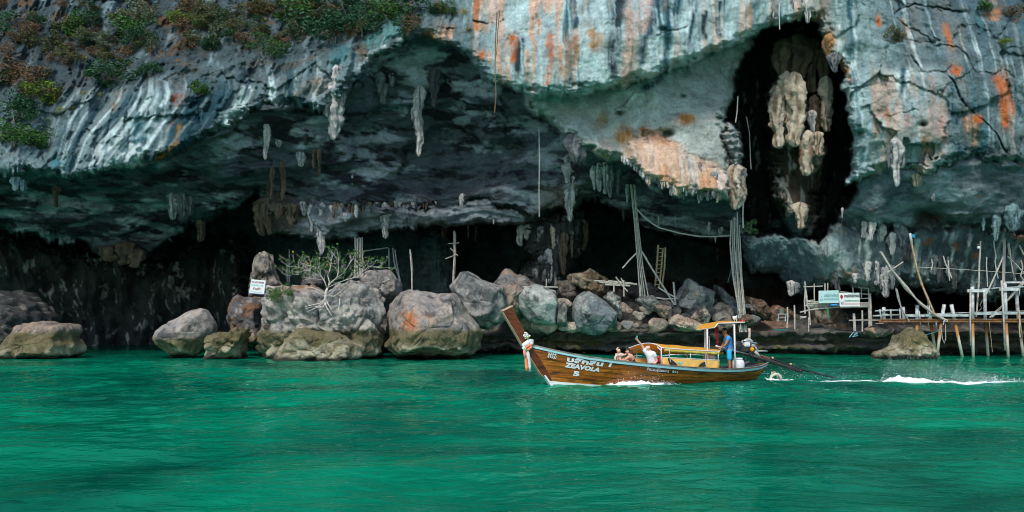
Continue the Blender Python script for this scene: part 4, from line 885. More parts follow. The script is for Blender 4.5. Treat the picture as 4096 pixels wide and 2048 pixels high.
for i, s_ in enumerate([(4, 100, 260, 560, 110, 'b', 61.4), (4, 185, 230, 540, 120, 'b', 61.4), (4, 290, 260, 600, 90, 'b', 61.8), (4, 360, 300, 600, 70, 'b', 61.8), (4, 300, 620, 960, 60, 'b', 61.4), (4, 60, 560, 958, 86, 'p', 60.2), (4, 165, 475, 948, 112, 'p', 59.9), (4, 120, 470, 800, 90, 'p', 60.3), (4, 372, 500, 852, 74, 'p', 61.2), (4, 255, 850, 1135, 96, 'p', 60.2), (4, 318, 860, 1005, 66, 'p', 60.1), (4, 285, 720, 860, 50, 'w', 60.4),
                    (8, 210, 185, 352, 84, 'p', 61), (4, 40, 990, 1200, 60, 'd', 66), 
                    (8, 630, 300, 412, 46, 'w', 60.2), (8, 672, 305, 428, 44, 'w', 60.2), (8, 725, 325, 436, 56, 'w', 60.2), (8, 760, 590, 792, 52, 'w', 60.4), (8, 735, 600, 742, 40, 'g', 60.4), (8, 800, 580, 740, 36, 'g', 60.4), (8, 690, 560, 712, 50, 'w', 60.6), (8, 640, 560, 690, 40, 'w', 60.6), (8, 1575, 190, 368, 70, 't', 58.4), (8, 1615, 220, 310, 50, 't', 58.4), (8, 1470, 250, 432, 46, 't', 58.8),
                    (8, 1390, 265, 362, 22, 't', 59), (8, 1070, 520, 650, 66, 'g', 60.5), (8, 1160, 530, 660, 50, 'g', 60.5), (8, 1110, 520, 700, 36, 'd', 60.6), (8, 1200, 560, 740, 40, 'd', 60.8), (8, 150, 690, 782, 50, 'w', 63), (8, 180, 700, 770, 46, 'g', 63), (8, 440, 630, 748, 40, 'd', 61.5), (8, 480, 220, 280, 16, 'w', 61), (8, 1060, 110, 170, 30, 'w', 60), (8, 960, 0, 80, 60, 'p', 60), (8, 850, 330, 470, 60, 'g', 60.4), (8, 800, 380, 520, 50, 'w', 60.4),
                    (8, 900, 420, 560, 50, 'd', 60.4), (8, 1300, 380, 470, 40, 'g', 60), (8, 560, 640, 700, 30, 'w', 60.6), (5, 110, 20, 105, 60, 't', 59), (5, 150, 40, 110, 36, 't', 59), (5, 365, 80, 210, 40, 'b', 62), (5, 1110, 120, 290, 50, 'w', 67.5), (5, 1160, 120, 280, 60, 'g', 67.5), (5, 1220, 140, 260, 50, 'g', 67.5), (5, 1290, 300, 432, 50, 'b', 69), (5, 700, 470, 560, 120, 'b', 71), (5, 800, 440, 580, 130, 'b', 71), (5, 880, 480, 600, 90, 'b', 71)]):
    stalactite(*s_, seed=200 + i, blunt=0.55)
random.seed(31)
for i in range(34):                                      # fringe of small drips under the orange flowstone and the shelf
    t = i / 33
    x = 690 + t * 650; u_ = 512 + x * 0.15525
    v_ = next((q for q in np.arange(150, 215, 1.0) if cliff_depth(u_, q + 2.5) - cliff_depth(u_, q) > 1.5), None)
    if v_ is None: continue
    y = v_ / 0.1553
    stalactite(3, x, y - 8, y + random.uniform(15, 60), random.uniform(14, 34), random.choice('wwpg'), None, 300 + i)
for i in range(38):
    x = 120 + i * 28 + random.uniform(-12, 12); y = np.interp(x, [100, 400, 800, 1200], [195, 205, 190, 170])
    stalactite(6, x, y - 8, y + random.uniform(10, 55), random.uniform(10, 26), random.choice('wbbdg'), None, 360 + i)

# ------------------------------------------------------------------ vegetation
def leaf_mat(name, rgb, var=0.45):
    m = mat(name, rgb, 0.6, var, 3.0, 0.0, spec=0.3)
    return m
LEAF = {'green': leaf_mat("leaf_green", (0.045, 0.115, 0.022)), 'deep': leaf_mat("leaf_deep_green", (0.022, 0.075, 0.030)), 'lime': leaf_mat("leaf_yellow_green", (0.120, 0.180, 0.020)),
        'olive': leaf_mat("leaf_olive", (0.085, 0.090, 0.030)), 'dry': leaf_mat("leaf_dry_brown", (0.140, 0.085, 0.042)), 'grey': leaf_mat("leaf_grey_green", (0.10, 0.13, 0.075))}
M_BARK = mat("bark_grey", (0.20, 0.165, 0.13), 0.9, 0.35, 9, 0.4); M_PALEBARK = mat("bark_pale", (0.38, 0.34, 0.31), 0.85, 0.25, 9, 0.4); M_TWIG = mat("twig_brown", (0.19, 0.115, 0.065), 0.9, 0.4, 9, 0.2)
M_STRAW = mat("dry_grass", (0.34, 0.25, 0.10), 0.8, 0.35, 5, 0.0); M_GRASS = mat("green_grass", (0.17, 0.21, 0.07), 0.8, 0.4, 5, 0.0)

def crown_mesh(name, material, n, seed, leaf=0.11, flat=0.75):
    rg = np.random.default_rng(seed)
    nc = 9 + seed % 5
    cen = rg.normal(size=(nc, 3)); cen /= np.linalg.norm(cen, axis=1, keepdims=True); cen *= rg.uniform(0.25, 0.8, (nc, 1)); cen[:, 2] *= flat
    rad = rg.uniform(0.22, 0.45, nc)
    k = rg.integers(0, nc, n)
    dv = rg.normal(size=(n, 3)); dv /= np.linalg.norm(dv, axis=1, keepdims=True)
    pos = cen[k] + dv * (rad[k] * rg.uniform(0.35, 1.0, n) ** 0.5)[:, None] * np.array([1, 1, 0.7])
    pos[:, 2] += 0.55
    v, f = [], []
    a = rg.normal(size=(n, 3)); a[:, 2] *= 0.45; a /= np.linalg.norm(a, axis=1, keepdims=True)
    b = np.cross(a, rg.normal(size=(n, 3))); b /= np.linalg.norm(b, axis=1, keepdims=True)
    L = leaf * rg.uniform(0.6, 1.4, n)
    co = np.stack([pos - a * L[:, None], pos + b * (L * 0.45)[:, None], pos + a * L[:, None], pos - b * (L * 0.45)[:, None]], axis=1).reshape(-1, 3)
    return raw_mesh(name, co.tolist(), [(i * 4, i * 4 + 1, i * 4 + 2, i * 4 + 3) for i in range(n)], material)

def branchy(mb, base, direction, length, radius, depth, rg, spread=0.6, up=0.25, seg=4, tips=None, bend=0.25, split=(2, 3)):
    p = Vector(base); d = Vector(direction).normalized(); pts = [p.copy()]; rad = [radius]
    n = 4
    for i in range(n):
        d = (d + Vector((rg.normal(), rg.normal(), rg.normal())) * bend * 0.5 + Vector((0, 0, up * 0.12))).normalized()
        p = p + d * (length / n); pts.append(p.copy()); rad.append(radius * (1 - 0.45 * (i + 1) / n))
    mb.tube(pts, rad, seg)
    if depth <= 0:
        if tips is not None: tips.append(p.copy())
        return
    for k in range(int(rg.integers(split[0], split[1] + 1))):
        j = int(rg.integers(2, n + 1)) if k else n
        nd = (d + Vector((rg.normal(), rg.normal(), rg.normal() * 0.7)) * spread + Vector((0, 0, up))).normalized()
        branchy(mb, pts[j], nd, length * rg.uniform(0.55, 0.85), max(rad[j] * 0.72, 0.006), depth - 1, rg, spread, up, seg, tips, bend, split)

def shrub_stem(seed, m, name="trunk"):
    rg = np.random.default_rng(seed); mb = MB()
    for k in range(3):
        branchy(mb, (0, 0, 0), (rg.normal() * .6, rg.normal() * .6, 1), 0.42, 0.028, 2, rg, 0.7, 0.2, 3)
    return raw_mesh(name, mb.v, mb.f, m)
CROWNS = {}
for i, key in enumerate(LEAF):
    CROWNS[key] = [crown_mesh("crown", LEAF[key], 1500 if key != 'dry' else 900, 40 + i * 7 + j, 0.055) for j in range(3)]
STEMS = [shrub_stem(70 + j, M_BARK) for j in range(3)]
PSTEMS = [shrub_stem(80 + j, M_TWIG) for j in range(3)]
def bare_mesh(seed, m):
    rg = np.random.default_rng(seed); mb = MB()
    for k in range(4): branchy(mb, (0, 0, 0), (rg.normal(), rg.normal() * .7, 0.8), 0.55, 0.020, 3, rg, 0.75, 0.1, 3)
    return raw_mesh("branches", mb.v, mb.f, m)
BARE = [bare_mesh(90 + j, m) for j, m in enumerate((M_PALEBARK, M_TWIG, M_TWIG, M_PALEBARK))]
def tuft_mesh(seed, m):
    rg = np.random.default_rng(seed); v, f = [], []
    for k in range(120):
        a = rg.uniform(0, 2 * math.pi); r = rg.uniform(0.35, 1.0); h = rg.uniform(0.35, 0.8); w = 0.012
        dx, dy = math.cos(a), math.sin(a); o = len(v)
        for t in (0, 0.35, 0.7, 1.0):
            x = r * t; z = h * (t * 1.7 - t * t * 2.3); ww = w * (1.1 - t)
            v += [(dx * x - dy * ww, dy * x + dx * ww, z), (dx * x + dy * ww, dy * x - dx * ww, z)]
        for q in range(3): f.append((o + 2 * q, o + 2 * q + 1, o + 2 * q + 3, o + 2 * q + 2))
    return raw_mesh("grass_tuft", v, f, m)
TUFTS = {'straw': [tuft_mesh(101, M_STRAW), tuft_mesh(102, M_STRAW)], 'grass': [tuft_mesh(103, M_GRASS), tuft_mesh(104, M_GRASS)]}

def shrub(u, v, rp, key, label, group=None, wide=1.0, name="shrub", seed=0, d=None):
    d = d or (min(cliff_depth(u, v), cliff_depth(u, v + rp * 0.5)) - 0.35)
    r = rp * d / FPX * 1.75
    c = P(u, v, d); e = empty(name, c - Vector((0, 0, r * 0.75)), random.uniform(0, 6.28))
    e.scale = (r * wide, r * wide * 0.8, r * 1.05)
    link(bpy.data.objects.new("trunk", random.choice(STEMS if key != 'dry' else PSTEMS)), e)
    link(bpy.data.objects.new("crown", random.choice(CROWNS[key])), e)
    tag(e, label, "shrub" if name == "shrub" else "tree", group)
    return e
random.seed(77)
for u, v, r, key, label, wd in [
    (76, 20, 15, 'green', "bright green leafy shrub near the top left corner of the cliff", 1.0), (92, 12, 11, 'deep', "dark green shrub touching the right of the bright top left shrub", 1.0), (133, 26, 15, 'green', "dense green shrub in the middle of the upper left slope", 1.2),
    (145, 33, 11, 'deep', "deep green shrub growing below the dense middle shrub", 1.2), (181, 16, 11, 'lime', "vivid yellow-green shrub on the upper left slope", 0.9), (208, 17, 11, 'green', "green shrub just right of the yellow-green one", 1.2), (216, 34, 13, 'grey', "grey-green loose shrub above the bare rock face", 1.2),
    (121, 68, 13, 'deep', "spreading dark green shrub on the ledge of the left slope", 1.7), (105, 72, 8, 'deep', "low dark shrub at the left end of the spreading one", 1.3), (150, 68, 7, 'deep', "small dark shrub at the right end of the spreading one", 1.4), (198, 85, 9, 'green', "lone green shrub hanging on the wall beside the rust red patch", 1.1),
    (14, 130, 13, 'green', "bright green shrub at the left edge, lowest on the cliff", 1.3), (36, 136, 13, 'green', "green shrub right beside the lowest one at the left edge", 1.1), (39, 88, 12, 'lime', "yellow-green spreading shrub near the left edge", 1.6), (15, 103, 15, 'deep', "dark green shrub above the lowest left edge shrubs", 1.2), (32, 112, 13, 'deep', "dark tangled shrub between the grass tuft and the left edge", 1.1),
    (12, 68, 13, 'dry', "large dry brown shrub at the left edge below the shadow", 1.3), (22, 80, 10, 'dry', "brown dead shrub just above the yellow-green spreading one", 1.3), (54, 42, 12, 'olive', "olive dry shrub left of the dark hollow", 1.1), (141, 8, 12, 'grey', "grey-green shrub at the top edge of the left slope", 1.2), (200, 8, 9, 'olive', "small olive shrub at the top edge beside a rust patch", 1.2), (2, 20, 12, 'deep', "dark shrub cut off by the top left corner", 1.0),
    (320, 15, 21, 'deep', "big dark green tree crown at the top edge left of the arch", 1.1), (345, 6, 20, 'deep', "big dark green crown at the top edge right of the biggest one", 1.1), (370, 10, 14, 'deep', "dark crown at the top edge above the brown dry bush", 1.0), (389, 8, 14, 'green', "leafy green crown at the top edge over the arch", 1.1), (416, 3, 14, 'deep', "dark crown cut by the top edge near the cleft", 1.2), (447, 6, 9, 'green', "small bright shrub at the cleft beside the hanging grass", 1.1),
    (335, 24, 16, 'deep', "dark leafy crown hanging lowest above the cave arch", 1.1), (303, 6, 19, 'green', "broad green crown at the top edge, leftmost of the big ones", 1.1), (362, 20, 13, 'deep', "small dark crown above the brown dry bush by the arch", 1.1),
    (271, 44, 10, 'green', "flat green shrub with white branches on the left wall", 1.5), (349, 31, 9, 'dry', "rusty brown dry bush above the cave arch", 0.9), (408, 21, 8, 'deep', "small green shrub growing right over the arch peak", 1.3), (892, 33, 7, 'olive', "small bushy tuft on the right wall", 1.2), (900, 35, 5, 'dry', "little dry bush beside the tuft on the right wall", 1.0), (1006, 41, 4.5, 'lime', "tiny bright green plant near the right edge of the wall", 1.1), (260, 5, 10, 'olive', "olive shrub at the top edge between the two rusty ledges", 1.2), (300, 30, 12, 'grey', "pale grey-green shrub below the big dark crowns", 1.0),
    (985, 3, 7, 'green', "small green shrub at the top edge in the right corner", 1.3), (1012, 12, 9, 'dry', "orange-brown dry shrub in the top right corner", 1.3)]:
    shrub(u, v, r, key, label, None, wd, "tree" if r > 13.5 and v < 30 and u > 300 else "shrub")
for i in range(120):
    u = random.uniform(0, 440); v = random.uniform(0, 56) if u > 60 else random.uniform(0, 95)
    if v > 62 - u * 0.09 and u > 130: continue
    k_ = random.choice(['dry', 'dry', 'olive', 'olive', 'grey', 'deep'])
    shrub(u, v, random.uniform(4.5, 9), k_, {'dry': "low dead brown bush in the undergrowth of the upper left slope", 'olive': "low olive bush in the undergrowth of the upper left slope", 'grey': "low grey-green bush in the undergrowth of the upper left slope", 'deep': "low dark green bush in the undergrowth of the upper left slope"}[k_], k_ + " undergrowth bushes on the upper left slope", random.uniform(1, 1.6))
def bare(u, v, rp, label, which, group=None):
    d = cliff_depth(u, v) - 0.3; r = rp * d / FPX
    e = obj("bare_shrub", BARE[which], None, P(u, v + rp * 0.6, d)); e.scale = (r, r * 0.8, r); e.rotation_euler = (random.uniform(-.3, .3), random.uniform(-.3, .3), random.uniform(0, 6))
    tag(e, label, "shrub", group)
for u, v, r, l_, w_ in [(168, 38, 14, "leafless pale shrub spreading across the middle of the left slope", 0), (12, 155, 14, "leafless white-twigged shrub at the left edge above the cave", 3), (150, 50, 12, "leafless brown twigs above the spreading dark shrub", 1), (298, 38, 14, "white leafless branches on the rock beneath the dark crowns", 3), (268, 55, 12, "white leafless branches under the flat green shrub", 0), (175, 77, 11, "fallen white branch on the ledge of the left slope", 3),
                        (110, 40, 13, "leafless brown shrub below the bright top left shrub", 2), (240, 22, 13, "leafless pale shrub near the top between rust patches", 0), (20, 10, 14, "leafless vine-like twigs in the top left corner", 0), (190, 45, 12, "leafless brown shrub right of the pale spreading one", 1), (60, 60, 12, "leafless brown shrub on the dark left hollow", 2), (5, 45, 12, "leafless brown shrub on the left edge above the brown bush", 1)]:
    bare(u, v, r, l_, w_)
for i in range(26):
    bare(random.uniform(0, 290), random.uniform(0, 66), random.uniform(7, 12), "tangle of leafless twigs in the undergrowth of the upper left slope", random.choice((0, 1, 2, 3)), "leafless twigs in the undergrowth")
def tuft(u, v, rp, kind, label):
    d = cliff_depth(u, v) - 0.15; r = rp * d / FPX
    e = obj("grass_tuft", random.choice(TUFTS[kind]), None, P(u, v, d)); e.scale = (r, r, r * 1.2); e.rotation_euler = (0.3, 0, random.uniform(0, 6))
    tag(e, label, "grass")
for u, v, r, k_, l_ in [(60, 110, 10, 'grass', "large drooping yellow-green grass tuft on the left slope"), (72, 108, 7, 'grass', "smaller grass tuft right of the large drooping one"), (101, 95, 8, 'grass', "pale grass tuft on the bare grey rock of the left wall"), (84, 93, 8, 'grass', "grass tuft left of the pale one on the grey rock"), (464, 12, 10, 'straw', "straw-coloured grass hanging from the cleft at the top"), (469, 30, 8, 'straw', "dry grass hanging below the cleft tuft"),
                        (265, 20, 8, 'straw', "dry grass tuft on the wall left of the dark crowns"), (86, 58, 6, 'straw', "dry grass on the fluted rock of the left slope"), (316, 82, 7, 'straw', "dry brown grass clump beside the big white stalactite"), (298, 93, 5, 'straw', "small dry clump left of the one by the white stalactite"), (203, 8, 6, 'straw', "straw tuft on a rusty ledge at the top edge"), (536, 14, 3.5, 'grass', "tiny green tuft on the wall at the top of the streaked bulge"), (904, 35, 6, 'grass', "grass tuft on the right wall beside the bushy one")]:
    tuft(u, v, r, k_, l_)
def vine(pts, d, r, label, m, name="hanging_vine", cat="vine"):
    w_ = [P(u, v, d) for u, v in pts]
    o = w_[-1].copy(); mb = MB().tube(w_, r, 4)
    tag(mb.build(name, m, None, False, o), label, cat)
M_ROPE = mat("pale_rope", (0.50, 0.47, 0.42), 0.9, 0.3, 20, 0.2); M_DARKROPE = mat("dark_rope", (0.10, 0.10, 0.10), 0.9, 0.4, 20, 0.2); M_BLUEROPE = mat("blue_rope", (0.05, 0.22, 0.30), 0.8, 0.3, 20, 0.2)
def RZ(x, y): return (875 + x * 0.1067, 225 + y * 0.1067)
vine([(497, 12), (495.5, 40), (495, 70), (496, 95), (494.5, 113)], 55.0, 0.028, "long brown vine hanging down the left side of the streaked bulge", M_TWIG)
vine([(500, 10), (498, 28), (496.5, 55)], 55.0, 0.02, "short brown root tangled with the long vine", M_TWIG)
vine([(539, 127), (539.3, 160), (539, 190), (539.2, 217)], 57.5, 0.022, "thin white rope hanging straight from the cave ceiling", M_ROPE, "hanging_rope", "rope")
vine(Z(7, [(800, 215), (850, 270), (900, 310), (950, 340), (1080, 375), (1200, 395), (1300, 397), (1420, 390)]), 61.5, 0.045, "pale sagging rope strung between the two bamboo masts", M_ROPE, "strung_rope", "rope")
vine(Z(7, [(1485, 120), (1490, 180), (1486, 260), (1490, 340)]), 58, 0.04, "pale root hanging right of the big pole bundle", M_ROPE)
vine(Z(4, [(75, 20), (72, 90), (75, 190)]), 56, 0.03, "short white root hanging at the top of the slot cave", M_ROPE)
vine(Z(4, [(245, 640), (250, 720), (280, 740), (295, 800)]), 64, 0.03, "white twisted root on the hanging column in the slot cave", M_ROPE)
vine(Z(8, [(250, 20), (255, 80), (262, 110), (250, 185)]), 63, 0.03, "white root below the hanging column in the slot cave", M_ROPE)
vine(Z(7, [(1420, 570), (1405, 640), (1390, 690)]), 60.5, 0.025, "thin dark creeper beside the foot of the pole bundle", M_DARKROPE)
vine(Z(3, [(1455, 620), (1450, 720), (1440, 790)]), 58, 0.03, "thin white root over the pillar left of the slot cave", M_ROPE)
vine(Z(3, [(1510, 750), (1530, 860), (1535, 1000), (1540, 1090)]), 62, 0.03, "long thin white root inside the slot cave", M_ROPE)
for pts_, r_, l_, m_ in [([(1225, -60), (1215, 120), (1210, 300), (1205, 520), (1215, 640)], 0.085, "thick grey aerial root dropping to the tall jetty frame", M_PALEBARK), ([(1240, 90), (1265, 230), (1275, 330), (1290, 430), (1320, 520)], 0.03, "thin white root hanging right of the thick grey root", M_ROPE), ([(1090, 90), (1130, 80), (1180, 110), (1200, 160)], 0.05, "curling pale root left of the thick grey root", M_PALEBARK),
                         ([(1110, 110), (1118, 200), (1135, 300), (1125, 340), (1140, 440), (1155, 500)], 0.032, "wavy white root hanging over the jetty", M_ROPE), ([(1048, 300), (1045, 380), (1050, 470), (1055, 580)], 0.03, "thin straight root left of the wavy white root", M_ROPE), ([(640, 290), (660, 360), (690, 420), (720, 500)], 0.035, "white root bunch on the dark curtain above the jetty", M_ROPE), ([(690, 330), (685, 400), (700, 520)], 0.03, "second white root on the dark curtain above the jetty", M_ROPE),
                         ([(530, 320), (540, 370), (528, 420)], 0.03, "short white root on the curtain left of the root bunch", M_ROPE), ([(400, 395), (700, 410), (1050, 432), (1396, 458)], 0.014, "thin wire strung across above the jetty", M_ROPE), ([(1300, 70), (1345, 170), (1396, 280)], 0.05, "slanting pale pole at the right edge above the jetty", M_PALEBARK), ([(1240, 290), (1300, 350), (1396, 450)], 0.045, "pale branch slanting down to the right edge", M_PALEBARK), ([(1370, 330), (1385, 400), (1365, 480), (1396, 520)], 0.04, "looped pale root at the right edge", M_PALEBARK),
                         ([(1290, 200), (1300, 330), (1305, 480), (1310, 560)], 0.06, "dark thick root beside the tall jetty frame", M_DARKROPE), ([(1255, 60), (1250, 200), (1262, 280)], 0.05, "bundle root above the tall jetty frame", M_PALEBARK)]:
    vine([RZ(*p) for p in pts_], 58.6, r_, l_, m_)

# ---- the bare little tree on the big boulder
def TZ(x, y): return (287.5 + x * 0.0582, 237.5 + y * 0.0582)
def build_tree():
    d0 = 54.3; rg = np.random.default_rng(12); TK = 0.5; M_LIMB = mat('tree_bark_white', (0.56, 0.51, 0.47), 0.85, 0.2, 9, 0.3)
    base = P(*TZ(650, 1080), d0)
    e = empty("tree", base); tag(e, "small bare-limbed tree with few leaves rooted on the big boulder", "tree")
    tr = MB(); tips = []
    def path(pts, r0, r1, dy=0.0):
        w_ = [P(*TZ(x, y), d0 + dy * i / max(1, len(pts) - 1)) - base for i, (x, y) in enumerate(pts)]
        return w_, [TK * (r0 + (r1 - r0) * i / (len(w_) - 1)) for i in range(len(w_))]
    w_, r_ = path([(655, 1110), (650, 1000), (665, 920), (685, 870)], 0.19, 0.11); tr.tube(w_, r_, 8)
    tr.build("trunk", M_LIMB, e, True)
    for pts, r0, r1, dy in [([(680, 880), (640, 760), (600, 690), (560, 630), (480, 520), (400, 480), (330, 480)], 0.085, 0.03, -0.5), ([(600, 690), (500, 640), (400, 575), (250, 540), (110, 490), (0, 500)], 0.055, 0.018, 0.5), ([(690, 880), (720, 760), (690, 650), (730, 560), (750, 430), (745, 340)], 0.075, 0.02, 0.7), ([(690, 860), (760, 760), (850, 690), (880, 560), (870, 420), (880, 340)], 0.07, 0.02, -0.8),
                            ([(850, 690), (960, 610), (1050, 480), (1085, 400), (1150, 360)], 0.05, 0.016, 0.4), ([(700, 860), (840, 790), (1000, 730), (1180, 680), (1270, 610), (1380, 510), (1470, 490), (1540, 520), (1610, 515)], 0.06, 0.014, -0.3), ([(400, 575), (280, 560), (200, 620), (100, 640), (0, 665)], 0.03, 0.012, 0.3), ([(560, 630), (440, 660), (370, 580), (220, 430)], 0.035, 0.012, -0.5), ([(1000, 730), (1090, 640), (1200, 470)], 0.03, 0.012, 0.3), ([(640, 720), (540, 720), (380, 700), (260, 740)], 0.03, 0.012, -.4), ([(1270, 610), (1300, 540), (1320, 460)], 0.025, 0.012, .4)]:
        w_, r_ = path(pts, r0, r1, dy); lb = MB().tube(w_, r_, 5)
        for i in range(2, len(w_)):
            for k in range(3):
                p = w_[i - 1].lerp(w_[i], float(rg.random()))
                branchy(lb, p, ((w_[i] - w_[i - 1]).normalized() * 0.5 + Vector((rg.normal() * .6, rg.normal() * .5, 0.55 + rg.normal() * .4))), rg.uniform(0.28, 0.6), 0.011, 1, rg, 0.7, 0.25, 4, tips, 0.35)
        lb.build("limb", M_LIMB, e, True)
    rt = MB()
    for pts in [[(640, 1050), (560, 1130), (420, 1160), (300, 1190)], [(650, 1080), (540, 1180), (380, 1200), (310, 1230)], [(660, 1090), (620, 1180), (480, 1210), (330, 1280)], [(650, 1090), (660, 1180), (720, 1280), (760, 1340)], [(670, 1000), (560, 920), (440, 860), (300, 850)], [(680, 1010), (760, 960), (830, 880), (820, 800)], [(680, 1000), (800, 1010), (920, 930), (960, 880)], [(900, 1040), (890, 1150), (870, 1280)], [(660, 1080), (720, 1180), (760, 1240)]]:
        w_, r_ = path(pts, 0.075, 0.03, -0.5); rt.tube(w_, r_, 5)
    rt.build("roots", M_LIMB, e, True)
    v, f = [], []
    def leaf(p, s_):
        for _ in range(1):
            a = Vector(rg.normal(size=3)).normalized(); b = a.cross(Vector(rg.normal(size=3))).normalized(); o = len(v)
            v.extend([p - a * s_, p + b * s_ * .6, p + a * s_, p - b * s_ * .6]); f.append((o, o + 1, o + 2, o + 3))
    tips2 = tips
    for p in tips2:
        for k in range(int(rg.integers(1, 5))): leaf(p + Vector(rg.normal(size=3)) * 0.06, rg.uniform(0.065, 0.10))
    obj("leaves", raw_mesh("leaves", v, f, LEAF['green']), e)
    v, f = [], []
    for p in tips2[::26]:
        leaf(p, 0.07); leaf(p, 0.06)
    obj("yellow_leaves", raw_mesh("yellow_leaves", v, f, mat("leaf_yellow", (0.55, 0.36, 0.02), 0.6, 0.2, 5, 0)), e)
build_tree()
shrub(278, 290, 8.5, 'green', "rounded green bush on the boulder beside the do not enter sign", None, 1.0, "shrub", 0, 54.2)
shrub(291, 292, 4, 'green', "sparse leafy sapling between the bush and the small tree", None, 0.8, "shrub", 0, 54.0)
shrub(750, 225, 6, 'deep', "dark leafy plant growing in the crack right of the pole bundle", None, 1.1, "shrub", 0, 59.5)
# ------------------------------------------------------------------ bamboo masts, ladders and loose poles
M_BAMBOO = mat("weathered_bamboo", (0.40, 0.375, 0.33), 0.75, 0.35, 7, 0.25); M_BAMBOO2 = mat("brown_bamboo", (0.36, 0.26, 0.15), 0.75, 0.4, 7, 0.25); M_BAMDARK = mat("grey_bamboo", (0.25, 0.25, 0.245), 0.8, 0.4, 7, 0.25)
def bamboo(mb, pts, r, seg=6):
    """a cane with swollen nodes"""
    w_, rr = [], []
    for a, b in zip(pts[:-1], pts[1:]):
        n = max(1, int((b - a).length / 0.55))
        for i in range(n):
            p = a.lerp(b, i / n); q = a.lerp(b, (i + 0.06) / n)
            w_ += [p, q]; rr += [r * 1.18, r * 0.95]
    w_.append(pts[-1]); rr.append(r)
    mb.tube(w_, rr, seg)
def wob(pts, d, amt, rg): return [P(u + rg.normal() * amt, v, d + rg.normal() * 0.03) for u, v in pts]
def bundle(name, label, cat, poles, m, children="pole"):
    """poles: (picture path, depth, radius)"""
    base = P(*poles[0][0][-1], poles[0][1]); e = empty(name, base)
    for pts, d, r in poles:
        mb = MB(); bamboo(mb, [P(u, v, d) - base for u, v in pts], r); mb.build(children, m, e)
    tag(e, label, cat); return e
rgp = np.random.default_rng(9)
ps = []
for k in range(4):
    o = (k - 1.5) * 1.5
    ps.append((Z(7, [(778 + o * 5 + rgp.normal() * 3, 62), (800 + o * 5, 300), (828 + o * 7, 600), (850 + o * 12 + rgp.normal() * 4, 782)]), 62.0 + 0.05 * (k % 2), 0.038))
bundle("bamboo_mast", "tall leaning mast of lashed bamboo poles in the cave mouth", "mast", ps, M_BAMBOO)
ps = []
for k in range(8):
    o = (k - 3.5)
    ps.append((Z(7, [(1438 + o * 7 + rgp.normal() * 3, 215 + abs(o) * 14 + rgp.uniform(0, 60)), (1440 + o * 8.5 + rgp.normal() * 2.5, 450), (1448 + o * 9 + rgp.normal() * 3, 640), (1480 + o * 9 + (12 if k < 2 else 0), 1012 - (140 if k < 2 else 0))]), 60.3 + 0.12 * (k % 3), 0.042))
bundle("bamboo_mast", "thick upright bundle of long bamboo poles behind the boatman", "mast", ps, M_BAMBOO)
ps = []
for k in range(6):
    o = k - 2.5
    ps.append((Z(6, [(660 + o * 9, 398 + rgp.uniform(0, 12)), (660 + o * 9 + rgp.normal() * 3, 520), (657 + o * 10, 665)]), 66 + 0.1 * (k % 2), 0.042))
bundle("bamboo_mast", "upright bundle of bamboo poles behind the small tree", "mast", ps, M_BAMBOO)
bundle("bamboo_mast", "pair of thin poles behind the broad flat-topped boulder", "mast", [(Z(6, [(992, 480), (1003, 620), (1006, 752)]), 66, 0.05), (Z(6, [(998, 500), (1008, 620), (1002, 752)]), 66.1, 0.045)], M_BAMBOO)
e_ = bundle("bamboo_mast", "narrow mast of poles with cross pegs right of the dark column", "mast", [(Z(6, [(1276, 360), (1278, 520), (1268, 700)]), 67, 0.055), (Z(6, [(1284, 370), (1284, 520), (1274, 695)]), 67.1, 0.05)], M_BAMBOO)
for pts in ([(1238, 442), (1308, 437)], [(1220, 540), (1292, 512)], [(1250, 470), (1300, 520)]):
    b_ = e_.location; mb = MB(); bamboo(mb, [P(*p, 66.9) - b_ for p in Z(6, pts)], 0.03); mb.build("crossbar", M_BAMBOO, e_)
for l_, m_, pp in [("three dark poles leaning in the cave behind the perched boulder", M_BAMDARK, [[(855, 470), (858, 610)], [(880, 470), (890, 560), (932, 705)], [(895, 480), (905, 560), (930, 690)]]), ("pair of dim poles standing left of the small tree", M_BAMDARK, [[(198, 590), (202, 690)], [(215, 480), (214, 690)]]),
                   ("long thin pole lying across the cave behind the small tree", M_BAMDARK, [[(575, 515), (650, 497), (850, 468)]])]:
    bundle("bamboo_pole" if len(pp) == 1 else "bamboo_pole_group", l_, "poles", [(Z(6, p), 68, 0.045) for p in pp], m_)
for l_, pp, r_ in [("pole propped from the leaning mast down to the right boulders", [(835, 490), (900, 600), (970, 710), (1045, 835)], 0.055), ("short pole propped from the leaning mast towards the left", [(808, 497), (760, 545), (712, 600)], 0.045), ("short upright white pole left of the pointed boulder", [(1040, 690), (1046, 760), (1053, 835)], 0.06),
                   ("pole lying on the rubble right of the ladder", [(940, 722), (1000, 760), (1065, 795)], 0.05), ("level pole lying low on the rubble below the ladder", [(925, 790), (980, 798), (1050, 796)], 0.05)]:
    bundle("bamboo_pole", l_, "pole", [(Z(7, pp), 61.4, r_)], M_BAMBOO)
